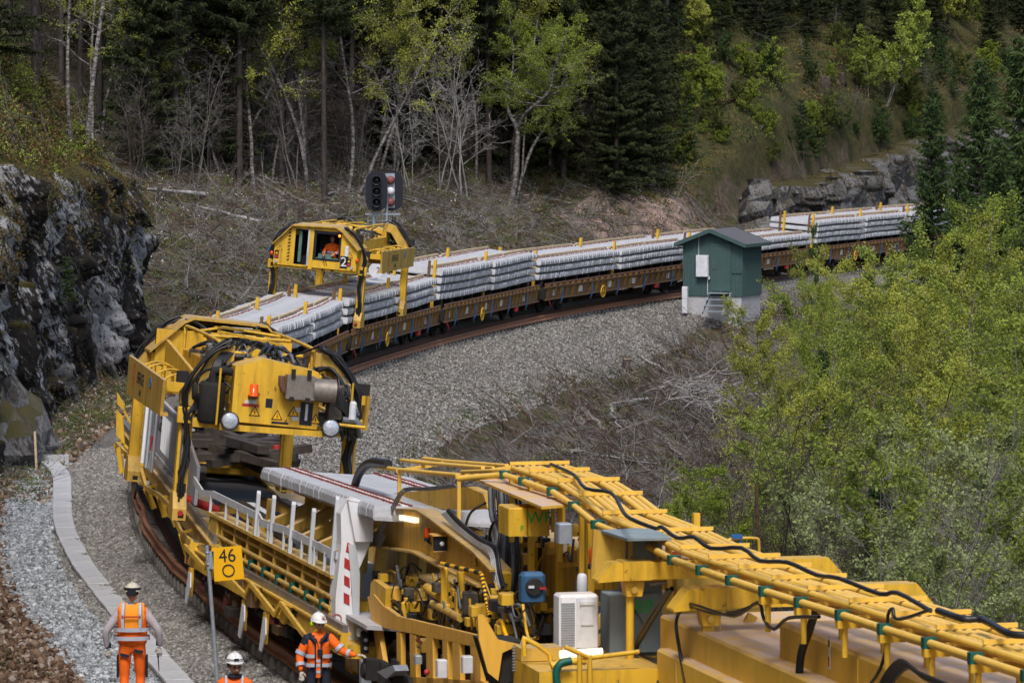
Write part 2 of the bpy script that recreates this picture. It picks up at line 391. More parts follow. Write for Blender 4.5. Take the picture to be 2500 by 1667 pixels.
def GZ(X,Y):
    a,l=to_arc([X],[Y]); return float(ground(a,l)[0])
lats=np.unique(np.round(np.r_[np.arange(-130,-40,2.5),np.arange(-40,-14,.6),np.arange(-14,-6,.28),np.arange(-6,6,.16),np.arange(6,16,.3),np.arange(16,62,1.5)],2))
arcs=np.r_[np.arange(3,aZ(62),1.5),np.arange(aZ(62),aZ(262),.42),np.arange(aZ(262),AG[-1]-1,2.5)]
AA,LL=np.meshgrid(arcs,lats,indexing='ij'); PP=T(AA,LL,0,0); PP[...,2]=ground(AA,LL)
na,nl=AA.shape; idx=np.arange(na*nl).reshape(na,nl)
Fq=np.stack([idx[:-1,:-1],idx[:-1,1:],idx[1:,1:],idx[1:,:-1]],-1).reshape(-1,4)
def mat_ground():
    n=NT('hillside_and_ballast'); tc=n.tc.outputs['Object']
    z=n.attr('zone'); sp=n.n.new('ShaderNodeSeparateColor'); n.l(z.outputs['Color'],sp.inputs[0]); bal,lit,moss=sp.outputs
    z2=n.attr('zone_b'); sp2=n.n.new('ShaderNodeSeparateColor'); n.l(z2.outputs['Color'],sp2.inputs[0]); pale,pink,dirt=sp2.outputs
    nb=n.noise(.7,6,.7); nf=n.noise(4,6,.75); nm=n.noise(.25,5,.65)
    v=n.vor(24); vd=n.vor(24,'Distance'); hsv=n.n.new('ShaderNodeSeparateColor'); n.l(v,hsv.inputs[0]); vr=hsv.outputs[0]; vg=hsv.outputs[1]
    cb=n.ramp(vr,[(0,(.12,.115,.11)),(.35,(.215,.205,.19)),(.7,(.31,.295,.275)),(1,(.46,.45,.43))]); cb=n.mix(n.math('MULTIPLY',n.rampf(nb,.45,.62),.6),cb,(.20,.165,.13)); cb=n.mix(n.math('MULTIPLY',n.rampf(nm,.52,.62),.45),cb,(.14,.135,.12)); 
    edge=n.rampf(vd,.62,.30); cb=n.mix(n.math('MULTIPLY',n.rampf(vd,.35,.7),.75),cb,(.045,.04,.036))
    cp=n.ramp(vg,[(0,(.13,.14,.15)),(.4,(.28,.30,.32)),(.8,(.44,.47,.50)),(1,(.62,.64,.66))]); cp=n.mix(n.math('MULTIPLY',n.rampf(vd,.35,.7),.75),cp,(.06,.06,.065))
    cl=n.ramp(vr,[(0,(.05,.03,.02)),(.4,(.14,.085,.055)),(.75,(.24,.15,.10)),(1,(.36,.28,.22))]); cl=n.mix(n.math('MULTIPLY',n.rampf(vd,.35,.7),.6),cl,(.03,.022,.018))
    cm=n.ramp(nf,[(.25,(.020,.026,.010)),(.45,(.055,.056,.017)),(.6,(.105,.082,.028)),(.75,(.15,.095,.035))]); cm=n.mix(n.rampf(nb,.38,.62),cm,n.ramp(nf,[(.3,(.018,.021,.010)),(.7,(.062,.056,.024))]))
    cd_=n.ramp(nf,[(.3,(.03,.024,.018)),(.5,(.095,.07,.05)),(.62,(.14,.115,.075)),(.78,(.20,.165,.13))]); cd_=n.mix(n.rampf(nb,.45,.6),cd_,n.ramp(nf,[(.3,(.03,.035,.014)),(.7,(.10,.10,.04))]))
    ck=n.ramp(n.noise(9,6,.8),[(.3,(.09,.055,.04)),(.5,(.30,.21,.17)),(.7,(.46,.36,.31))])
    pert=n.math('SUBTRACT',n.math('ADD',nb,n.math('MULTIPLY',nf,.6)),.8)
    def m(x): return n.rampf(n.math('ADD',x,pert),.42,.58)
    c=n.mix(m(moss),cd_,cm); c=n.mix(m(pink),c,ck); c=n.mix(m(lit),c,cl); c=n.mix(m(bal),c,cb); c=n.mix(m(pale),c,cp)
    c=n.mix(n.rampf(n.math('ADD',dirt,n.math('MULTIPLY',pert,.5)),.35,.65),c,n.ramp(nf,[(.3,(.045,.040,.034)),(.5,(.10,.088,.074)),(.68,(.17,.155,.135))]))
    hh=n.math('ADD',n.math('MULTIPLY',n.math('SUBTRACT',1.,vd),.6),n.noise(11,5,.8)); n.bump(hh,.9,.06)
    return n.fin(c,.92,0,.2)
M_GND=mat_ground()
me=mesh_np('ground',PP.reshape(-1,3),Fq,M_GND,True)
A_=AA.ravel(); Lt_=LL.ravel(); X_=PP[...,0].ravel(); Y_=PP[...,1].ravel()
dc,_=path_dist(X_,Y_,CLIFF); dr,_=path_dist(X_,Y_,CROP)
ed=1.8*fbm(X_*.15,Y_*.15,4)
BND=[(1010,1130),(1050,1080),(1110,1045),(1210,1015),(1300,985),(1380,935),(1480,915),(1570,870),(1660,815),(1755,800)]
zz0=np.arange(100,230,.5); bl2=[]
for px_,py_ in BND:
    hX=(px_-1250)*zz0/FPX; hh_=H-(py_-YH)*zz0/FPX; a9,l9=to_arc(hX,zz0); g9=ground(a9,l9); k9=np.where(hh_<=g9)[0][0]; bl2.append((float(a9[k9]),float(l9[k9])))
bl2.sort(); BA=np.array([b[0] for b in bl2]); BL=np.array([b[1] for b in bl2]); hasR=np.interp(A_,BA,BL)
bal=sstep(Lt_,-3.1,-2.8)*(1-sstep(Lt_,hasR+ed*.4-.5,hasR+ed*.4+.5))
pale=sstep(Lt_,-4.35+ed*.3,-4.0+ed*.3)*(1-sstep(Lt_,-3.25,-3.0))*(1-sstep(Y_,112,118))
lit=(1-sstep(Lt_,-4.2,-3.8))*sstep(Lt_,-14,-12)*(1-sstep(Y_,112,135))
moss=np.maximum(sstep(dc,.3,.9),sstep(Lt_,-9.,-10.5)*sstep(A_,aZ(226),aZ(240))); moss=np.maximum(moss,.55*(1-sstep(Lt_,-26,-18))*sstep(Y_,150,165))
pink=np.exp(-((X_-6.5)/5.5)**2-((Y_-231)/7)**2)*1.1*(Lt_>-14)
dirt=sstep(Y_,150,170)*(1-sstep(Lt_,-38,-30))*(X_<8)*.9*(dr<1)+ .7*(np.abs(Lt_)<1.35)
dirt=np.maximum(dirt,.6*((Lt_<-34)&(dr<1))); dirt=np.maximum(dirt,.72*sstep(Lt_,hasR+.3,hasR+1.6))
for nm,cs in (('zone',(bal,lit,moss)),('zone_b',(pale,pink,dirt))):
    at=me.color_attributes.new(nm,'FLOAT_COLOR','POINT'); at.data.foreach_set('color',np.stack([*cs,np.ones_like(bal)],-1).astype(np.float32).ravel())
tag(link('ground',me),kind='structure')
# ------------------------------------------------------------------ rock faces
def mat_rock(name,white,wcol,base,streak=(3.2,1.5),moss=(.06,.05,.012)):
    n=NT(name); mp=n.n.new('ShaderNodeMapping'); mp.vector_type='TEXTURE'; mp.inputs['Rotation'].default_value=(0,R(-30),0); mp.inputs['Scale'].default_value=(.75,2,2.6); n.l(n.tc.outputs['Object'],mp.inputs[0])
    a=n.noise(streak[0]*1.9,7,.72,mp.outputs[0]); b=n.noise(streak[1]*.35,4,.6,mp.outputs[0]); f=n.noise(6,7,.75)
    c=n.ramp(f,[(.3,tuple(v*.35 for v in base)),(.55,base),(.75,tuple(v*2.4 for v in base))])
    w=n.math('ADD',n.math('MULTIPLY',a,.7),n.math('MULTIPLY',b,.5)); wl=n.rampf(w,white,white+.045)
    c=n.mix(wl,c,n.ramp(f,[(.3,tuple(v*.45 for v in wcol)),(.6,wcol),(.8,tuple(min(1,v*1.5) for v in wcol))]))
    c=n.mix(n.math('MULTIPLY',n.rampf(n.noise(1.3,6,.7),.60,.68),.9),c,moss)
    c=n.mix(n.rampf(n.up(),.55,.8),c,moss)
    n.bump(n.math('ADD',a,n.math('MULTIPLY',f,.5)),.8,.12); return n.fin(c,.85,0,.25)
M_ROCK=mat_rock('lichen_rock',.612,(.37,.37,.385),(.022,.018,.016))
M_ROCK2=mat_rock('grey_schist',.56,(.18,.178,.182),(.062,.054,.048),(4.5,2.),(.055,.048,.018))
def rock_face(name,path,hts,lean,amp,mat,label,z0=-1.2,freq=.3,res=.16,back=1.2,cat='rock',cells=300,an=.5):
    pl=np.array(path,float); L=np.r_[0,np.cumsum(np.hypot(*np.diff(pl,axis=0).T))]; t=np.arange(0,L[-1],res)
    x=np.interp(t,L,pl[:,0]); y=np.interp(t,L,pl[:,1])
    for _ in range(6): x[1:-1]=.25*x[:-2]+.5*x[1:-1]+.25*x[2:]; y[1:-1]=.25*y[:-2]+.5*y[1:-1]+.25*y[2:]
    nx=np.gradient(y); ny=-np.gradient(x); ll=np.hypot(nx,ny); nx/=ll; ny/=ll           # outward: right side of the path
    top=np.interp(t,np.linspace(0,L[-1],len(hts)),hts)+.35*fbm(t*.6,0*t,1)
    nv=int((max(hts)-z0)/res)+1; v=np.linspace(0,1,nv)
    TT,VV=np.meshgrid(t,v,indexing='ij'); Z=z0+(top[:,None]-z0)*VV
    q=fbm(TT*freq,Z*freq+TT*.25,1,3); st=np.round(q*5)/5; led=fbm(TT*freq*2.2+Z*1.3,Z*freq*1.1-TT*.3,6,4)
    sd_t=rng.uniform(0,L[-1],cells); sd_z=rng.uniform(z0,max(hts),cells); bi=rng.normal(size=cells)*.38; gx=rng.normal(size=cells)*.32; gz_=rng.normal(size=cells)*.30
    wt_=.25*fbm(TT*1.5,Z*1.5,3,3); best=np.full(TT.shape,1e9); fac=np.zeros(TT.shape)
    for k in range(cells):
        du=(TT+wt_-sd_t[k]); dv=(Z-wt_-sd_z[k]); u_=du+an*dv*.7; v_=dv*.75-du*an*.25; dd=u_*u_*1.6+v_*v_*.55; m_=dd<best; best=np.where(m_,dd,best); fac=np.where(m_,bi[k]+gx[k]*du+gz_[k]*dv,fac)
    off=amp*(q*.6+fac*.85)+amp*.35*led+.12*fbm(TT*4,Z*4,8,3)-lean*VV*(top[:,None]-z0)-back*np.clip((VV-.88)/.12,0,1)**2
    X=x[:,None]+nx[:,None]*off; Y=y[:,None]+ny[:,None]*off
    n1,n2=TT.shape; i=np.arange(n1*n2).reshape(n1,n2)
    V=np.stack([X,Y,Z],-1).reshape(-1,3); F=np.stack([i[:-1,:-1],i[1:,:-1],i[1:,1:],i[:-1,1:]],-1).reshape(-1,4)
    # close the back so that it is a solid lump
    k=len(V); bt=np.stack([x-nx*3.2,y-ny*3.2,top-.6],-1); bb=np.stack([x-nx*3.2,y-ny*3.2,0*top+z0],-1); V=np.r_[V,bt,bb]; m=len(t)
    j=np.arange(m-1); F2=[]; tp=i[:,-1]; bo=i[:,0]
    F2+= [np.stack([tp[j],tp[j+1],k+j+1,k+j],-1), np.stack([k+j,k+j+1,k+m+j+1,k+m+j],-1), np.stack([k+m+j,k+m+j+1,bo[j+1],bo[j]],-1)]
    o=link(name,mesh_np(name,V,np.concatenate([F]+F2),mat,False)); tag(o,kind='structure'); ROCKP[name]=(X,Y,Z,VV); return o
ROCKP={}
rock_face('rock_cliff',CLIFF,[5.5,6.0,6.6,6.9,6.7,6.3,6.1,5.8],.10,.75,M_ROCK,'',cells=620,an=.9)
rock_face('rock_outcrop',CROP,[2.6,4.6,7.4,9.4,9.9,9.6,9.2],.12,1.25,M_ROCK2,'',z0=0,freq=.42,res=.2,back=.7,cells=520,an=.3)
def boulder(c,r,sc,mat,seed,name='boulder',n=28):
    u=np.linspace(0,2*np.pi,n,endpoint=False); v=np.linspace(-1.45,1.5,n//2); U,V_=np.meshgrid(u,v,indexing='ij')
    x=np.cos(U)*np.cos(V_);y=np.sin(U)*np.cos(V_);z=np.sin(V_); q=fbm(x*1.6+seed,y*1.6,z*1.6,4); k=r*(1+.5*q+.25*np.round(q*4)/4)
    V=np.stack([c[0]+x*k*sc[0],c[1]+y*k*sc[1],c[2]+z*k*sc[2]],-1).reshape(-1,3); m=len(v); i=np.arange(n*m).reshape(n,m)
    F=np.stack([i[:,:-1],np.roll(i,-1,0)[:,:-1],np.roll(i,-1,0)[:,1:],i[:,1:]],-1).reshape(-1,4)
    top=np.r_[V,[V[i[:,-1]].mean(0)],[V[i[:,0]].mean(0)]]; 
    F=np.r_[F,np.stack([i[::1,-1],np.roll(i,-1,0)[:,-1],np.full(n,len(V)),np.full(n,len(V))],-1),np.stack([np.roll(i,-1,0)[:,0],i[:,0],np.full(n,len(V)+1),np.full(n,len(V)+1)],-1)]
    me=bpy.data.meshes.new(name); me.from_pydata([tuple(p) for p in top],[],[tuple(dict.fromkeys(int(q) for q in f)) for f in F]); me.materials.append(mat); me.update()
    return link(name,me)
tag(boulder((-14.6,115,.0),2.3,(1,1.6,1.35),M_ROCK2,3,n=56),'dark rock outcrop bulging at the left edge, in front of the big cliff','rock')
bl=P(1390,896,-1.9); tag(boulder(bl,.55,(1.3,.9,.5),M_ROCK2,5),'mossy flat boulder at the edge of the gravel slope','boulder')
blade=PZ(1848,500,240); 
def slab(px0,px1,ytop,ybot,Z,lab,lean=.3):
    a=PZ(px0,ybot,Z); b=PZ(px1,ybot,Z); tp=PZ((px0+px1)/2+18,ytop,Z); n=9; m=MB()
    base=[a,b,b+Vector((.3,2.0,0)),a+Vector((-.3,2.2,0))]; ring=[]
    for j in range(n):
        t=j/(n-1)
        for k,p in enumerate(base):
            w=1-.55*t**1.3; c=(base[0]+base[2])/2; q=c.lerp(p,w); q=Vector((q.x+(tp.x-c.x)*t+.18*rnd.uniform(-1,1),q.y+.25*rnd.uniform(-1,1),a.z-1+(tp.z-a.z+1)*t)); ring.append(q)
    F=[(j*4+k,j*4+(k+1)%4,(j+1)*4+(k+1)%4,(j+1)*4+k) for j in range(n-1) for k in range(4)]+[tuple(range((n-1)*4,n*4))]
    m.add(ring,F); tag(m.build('rock_slab',M_ROCK2),lab,'rock')
slab(1805,1880,438,535,238,'steep grey rock slab leaning right, standing at the foot of the outcrop behind the train')
slab(1880,1930,455,535,240,'dark overhanging rock block right of the leaning grey slab')
# ------------------------------------------------------------------ scattered stones
def scatter_boxes(name,pos,size,mats,lab,zs=(.7,1.),jit=.35):
    N=len(pos); base=np.array([(x,y,z) for x in (-1,1) for y in (-1,1) for z in (-1,1)],float)
    v=base[None]*(size[:,None,None]*rng.uniform(.55,1.1,(N,1,3)))*(1+jit*(rng.random((N,8,3))-.5)*2)
    ang=rng.random((N,3))*6.28; c,s=np.cos(ang),np.sin(ang)
    def rot(v,i,j,k):
        a=v[...,i]*c[:,k:k+1]-v[...,j]*s[:,k:k+1]; b=v[...,i]*s[:,k:k+1]+v[...,j]*c[:,k:k+1]; v=v.copy(); v[...,i]=a; v[...,j]=b; return v
    v=rot(rot(rot(v,0,1,0),1,2,1),0,2,2)+pos[:,None]
    f=np.array([(0,1,3,2),(4,6,7,5),(0,4,5,1),(2,3,7,6),(0,2,6,4),(1,5,7,3)]); F=(f[None]+8*np.arange(N)[:,None,None]).reshape(-1,4)
    me=mesh_np(name,v.reshape(-1,3),F,mats,False)
    at=me.attributes.new('shade','FLOAT','FACE'); at.data.foreach_set('value',np.repeat(rng.random(N),6).astype(np.float32))
    return tag(link(name,me),lab,None,None,'stuff')
def mat_stone(name,stops):
    n=NT(name); c=n.ramp(n.attr('shade').outputs['Fac'],stops); c=n.mix(n.rampf(n.noise(14,3),.3,.8),n.mix(1.,c,(.62,.62,.62),'MULTIPLY'),c); return n.fin(c,.9,0,.2)
M_ST1=mat_stone('ballast_stone',[(0,(.12,.115,.108)),(.4,(.215,.20,.182)),(.75,(.30,.285,.26)),(1,(.44,.43,.41))])
M_ST2=mat_stone('pale_stone',[(0,(.15,.16,.17)),(.4,(.32,.34,.355)),(.8,(.47,.50,.53)),(1,(.68,.70,.72))])
M_ST3=mat_stone('brown_stone',[(0,(.06,.035,.022)),(.4,(.15,.09,.055)),(.75,(.27,.18,.12)),(1,(.42,.37,.32))])
def stones(N,a0,a1,l0,l1,s0,s1,mat,name,lab,pw=1.):
    a=a0+(a1-a0)*rng.random(N)**pw; l=rng.uniform(l0,l1,N) if not callable(l0) else l0(a,rng.random(N)); p=T(a,l,0,0); p[:,2]=ground(a,l)+.01; scatter_boxes(name,p,rng.uniform(s0,s1,N)/2,mat,lab)
stones(62000,aZ(60),aZ(118),-2.95,-1.35,.045,.085,M_ST1,'ballast_stones','grey brown crushed ballast between concrete duct and track')
stones(22000,aZ(62),aZ(114),-4.15,-2.95,.045,.09,M_ST2,'gravel_strip','pale bluish gravel strip left of the concrete duct')
stones(5000,aZ(104),aZ(152),-6.4,-2.9,.05,.16,M_ST3,'verge_stones','brown stones below the rock face')
stones(20000,aZ(64),aZ(118),-8.2,-4.0,.05,.12,M_ST3,'leaf_litter','brown stones and dead leaves at the lower left',.9)
stones(42000,aZ(100),aZ(206),lambda a,r:1.35+(np.interp(a,BA,BL)-1.0)*r,0,.045,.085,M_ST1,'embankment_gravel','grey gravel covering the embankment below the train',1.)
# ------------------------------------------------------------------ track
def sweep(name,a0,a1,lat,h,prof,mat,step=.5,parent=None,wob=0.):
    a=np.arange(a0,a1,step); n=len(prof); V=[]
    wl=wob*fbm(a*.25,a*0,3) if wob else 0*a
    for i,(dx,dz) in enumerate(prof): V.append(T(a,lat+dx+wl,h+dz+wl*.3))
    V=np.stack(V,1).reshape(-1,3); m=len(a); k=np.arange(m-1)
    F=np.concatenate([np.stack([k*n+i,k*n+(i+1)%n,(k+1)*n+(i+1)%n,(k+1)*n+i],-1) for i in range(n)])
    return link(name,mesh_np(name,V,F,mat),parent)
RAILP=[(-.075,0),(-.075,.02),(-.015,.035),(-.012,.125),(-.036,.135),(-.036,.17),(.036,.17),(.036,.135),(.012,.125),(.015,.035),(.075,.02),(.075,0)]
trk=empty('railway_track',Matrix.Identity(4),'curved single track under the machines, on concrete sleepers in grey ballast','railway track')
a_n,a_f=aZ(40),aZ(262)
sweep('rail',a_n,a_f,-.755,-.17,RAILP,M_DRUST,parent=trk); sweep('rail',a_n,a_f,.755,-.17,RAILP,M_DRUST,parent=trk)
def sleeper_mb(hl=1.25,w=.272,wt=.155,clips=True):
    m=MB(); st=[(-hl,.03,.13),(-hl+.03,0,.19),(-hl*.78,0,.2),(-.56*hl,0,.2),(-.3*hl,.0,.17),(.3*hl,0,.17),(.56*hl,0,.2),(.78*hl,0,.2),(hl-.03,0,.19),(hl,.03,.13)]
    V=[]; st=[(x,a_*1.14,b_*1.14) for x,a_,b_ in st]
    for x,zb,zt in st: V+= [(x,-w/2,zb),(x,-w/2,zb+.05),(x,-wt/2,zt),(x,wt/2,zt),(x,w/2,zb+.05),(x,w/2,zb)]
    F=[(i*6+k,i*6+(k+1)%6,(i+1)*6+(k+1)%6,(i+1)*6+k) for i in range(9) for k in range(6)]+[(5,4,3,2,1,0),tuple(range(54,60))]
    m.add(V,F)
    if clips:
        for sx in (-1,1):
            for dx in (-.09,.09): m.b(sx*.76+dx-.022,sx*.76+dx+.022,-.055,.055,.222,.255,1)
            m.b(sx*.76-.05,sx*.76+.05,-.06,.06,.222,.24,2)
    return m
tie=sleeper_mb(1.31,.26,.2,False).mesh('track_sleeper',[M_TIE])
ar=np.arange(a_n,a_f,.6); keep=[a for a in ar if aZ(67)<a<aZ(90)][:38]+[a for a in ar if a>aZ(143)][:62]; ks=set(float(a) for a in keep)
for a in keep: link('track_sleeper',tie,trk,frame(a) @ Matrix.Translation((.11,0,-.40)))
tv=np.array([v.co for v in tie.vertices]); tf=[tuple(p.vertices) for p in tie.polygons]
def merged(me,Ms):
    v=np.array([tuple(x.co) for x in me.vertices]); V=[];Fs=[];mi=[]
    for k,M in enumerate(Ms):
        A=np.array(M); V.append(v@A[:3,:3].T+A[:3,3])
    nv=len(v); o=bpy.data.meshes.new(me.name+'s'); F=[tuple(p.vertices) for p in me.polygons]; m0=[p.material_index for p in me.polygons]
    o.from_pydata(np.concatenate(V).tolist(),[],[tuple(i+k*nv for i in f) for k in range(len(Ms)) for f in F])
    for m in me.materials: o.materials.append(m)
    o.polygons.foreach_set('material_index',m0*len(Ms)); o.update(); return o
tag(link('track_sleepers_beyond',merged(tie,[frame(float(a)) @ Matrix.Translation((.11,0,-.40)) for a in ar if float(a) not in ks]),trk),kind='stuff')
BR=[(-.08,0),(-.08,.03),(-.02,.05),(-.02,.14),(-.045,.15),(-.045,.19),(.045,.19),(.045,.15),(.02,.14),(.02,.05),(.08,.03),(.08,0)]
tag(sweep('loose_rail',aZ(58),aZ(108),-1.13,-.14,BR,M_RUST,wob=.10),'long orange brown rail lying along the left edge of the track behind the workers','rail')
tag(sweep('loose_rail',aZ(112),aZ(207),1.34,-.19,BR,M_RUST,wob=.12),'long orange brown rail lying on the sleeper ends above the embankment gravel','rail')
# ------------------------------------------------------------------ flat wagons
def ring(m,c,r,t,ax='x',n=18,mi=0):
    m.tube([(c[0],c[1]+r*math.cos(a),c[2]+r*math.sin(a)) if ax=='x' else (c[0]+r*math.cos(a),c[1],c[2]+r*math.sin(a)) if ax=='y' else (c[0]+r*math.cos(a),c[1]+r*math.sin(a),c[2]) for a in [2*math.pi*i/n for i in range(n+1)]],t,5,mi,False)
def bogie(t,y,wb=1.8):
    o=link('bogie',None,t); f=MB()
    for sx in (-1,1):
        f.prism([(y-1.35,.42),(y-1.1,.60),(y+1.1,.60),(y+1.35,.42),(y+.5,.30),(y-.5,.30)],'x',sx*.98-.06,sx*.98+.06)
        for dy in (-wb/2,wb/2): f.b(sx*1.12-.1,sx*1.12+.1,y+dy-.16,y+dy+.16,.32,.62); f.cyl((sx*1.18,y+dy,.45),(sx*1.26,y+dy,.45),.11,10)
        for dy in (-.3,0,.3): f.cyl((sx*1.05,y+dy,.3),(sx*1.05,y+dy,.62),.07,8)
    f.b(-1,1,y-.2,y+.2,.4,.72); bpy.data.objects.remove(o)
    o=f.build('bogie',M_DARK,t)
    for dy in (-wb/2,wb/2):
        for sx in (-1,1):
            w=MB(); w.lathe((0,0,0),[(.10,sx*.62),(.40,sx*.66),(.46,sx*.69),(.46,sx*.79),(.30,sx*.80),(.28,sx*.76),(.1,sx*.80),(.1,sx*.84)],'x',20)
            for i in range(len(w.v)): w.v[i]=(w.v[i][0],w.v[i][1]+y+dy,w.v[i][2]+.46)
            w.build('wheel',M_DARK,o)
    return o
WL=17.0
def flat_wagon():
    t=empty('flat_wagon',Matrix.Identity(4),'x','wagon'); hl=WL/2-.45
    m=MB(); m.b(-1.36,1.36,-hl,hl,1.0,1.08); m.b(-.35,.35,-hl-.1,hl+.1,.62,1.0)
    for y in np.arange(-hl+.5,hl,1.1): m.b(-1.3,1.3,y-.06,y+.06,.82,1.0)
    m.b(-1.36,1.36,-hl-.06,-hl+.12,.7,1.1); m.b(-1.36,1.36,hl-.12,hl+.06,.7,1.1); m.build('underframe',M_DARK,t)
    for sx in (-1,1):
        s=MB(); x0,x1=sorted((sx*1.37,sx*1.42)); s.b(x0,x1,-hl,hl,.66,1.10,0); x0,x1=sorted((sx*1.37,sx*1.50)); s.b(x0,x1,-hl,hl,1.10,1.135,0); s.b(x0,x1,-hl,hl,.63,.66,0)
        k=0
        for y in np.arange(-hl+.3,hl-.2,.62):
            k+=1; s.prism([(sx*1.42,.68),(sx*1.50,1.09),(sx*1.42,1.09)],'y',y-.02,y+.02,1)
            if k%3!=1: s.prism([(y,1.08),(y+.30,1.08),(y+.05,.70)],'x',sx*1.424,sx*1.434,1)
        o=s.build('side_sill',[M_WBRN,M_WYEL],t)
        r=MB(); r.b(sx*1.45-.07,sx*1.45+.07,-hl,hl,1.136,1.16); r.b(sx*1.45-.02,sx*1.45+.02,-hl,hl,1.16,1.25); r.b(sx*1.45-.04,sx*1.45+.04,-hl,hl,1.25,1.30)
        r.build('crane_rail',M_DRUST,t)
        y_=MB()
        for y in np.arange(-hl+.1,hl-.3,.62): y_.b(*sorted((sx*1.475,sx*1.50)),y,y+.26,1.165,1.245)
        y_.build('rail_blocks',M_WYEL,t)
    for s in (-1,1):
        for sx in (-.9,.9): 
            b=MB(); b.cyl((sx,s*hl,.98-.05),(sx,s*(hl+.32),.93),.09,10); b.cyl((sx,s*(hl+.32),.93),(sx,s*(hl+.38),.93),.22,14); b.build('buffer',M_DARK,t)
        e=MB(); e.prism([(-1.45,1.12),(-1.0,1.12),(-1.25,.66),(-1.45,.66)],'y',s*hl-.05,s*hl+.1); e.prism([(1.45,1.12),(1.0,1.12),(1.25,.66),(1.45,.66)],'y',s*hl-.05,s*hl+.1); e.build('end_bracket',M_DARK,t)
        bogie(t,s*(WL/2-2.7))
    w=MB(); ring(w,(1.54,-2.2,.66),.24,.022); w.beam((1.54,-2.2,.44),(1.54,-2.2,.88),.03,.03); w.beam((1.54,-2.42,.66),(1.54,-1.98,.66),.03,.03); w.build('handwheel',M_YEL,t)
    for y in (-6.5,-3.4,-.6,2.4,5.6):
        q=MB(); q.tube([(1.52,y,1.1),(1.54,y+.03,.85),(1.50,y+.12,.62),(1.47,y+.05,.5)],[.018,.02,.032,.02],5); q.b(1.46,1.53,y-.05,y+.05,.42,.52,1); q.build('lashing_strap',[M_STRAP,M_DARK],t)
    for y,w_ in ((-7.2,.16),(-4.6,.4),(-1.4,.3),(1.2,.36),(5.2,.3)): MB().b(1.425,1.44,y,y+w_,.78,1.02).build('data_plate',M_PLATE,t)
    q=MB(); q.tube([(1.5,-7.7,.6),(1.56,-7.6,.4),(1.5,-7.5,.32)],.02,5); q.b(1.4,1.5,3.8,4.2,.45,.62); q.build('brake_lever',M_RED,t)
    tank=MB(); tank.cyl((.9,-1.8,.55),(.9,.6,.55),.2,12); tank.build('air_tank',M_DARK,t)
    return t
Wp=[(845,820),(1072,757),(1315,706),(1605,650),(1945,612)]
J=[float(to_arc(*[[v] for v in P(x,y,.98)[:2]])[0][0]) for x,y in Wp]
J=[J[0]-34.2,J[0]-17.1]+J+[J[-1]+16.8,J[-1]+33.6]
tiers=[0,3,3,4,3,3,4,4]
names=['first','second','third','fourth','fifth','sixth','seventh']
wl=['flat wagon carrying three layers of new sleepers, right behind the front yellow gantry','flat wagon under the rear gantry with the cab, loaded with shaded sleepers','flat wagon loaded with four layers of sleepers, just right of the rear gantry',
    'flat wagon with yellow handwheel ending left of the green hut','flat wagon partly hidden behind the green hut','flat wagon right of the green hut, seen through leafy trees','last flat wagon of the train, almost hidden by spruces']
proto=flat_wagon(); wag=[]
for i in range(1,8):
    o=proto if i==1 else copy_tree(proto); c=(J[i]+J[i+1])/2; L=J[i+1]-J[i]
    o.matrix_world=frame(J[i],a2=J[i+1]) @ Matrix.Diagonal((1,L/WL,1,1)); o['label']=wl[i-1]; o['category']='wagon'; o['group']='flat wagons of the sleeper train'; wag.append(Fr(frame(J[i],a2=J[i+1])))
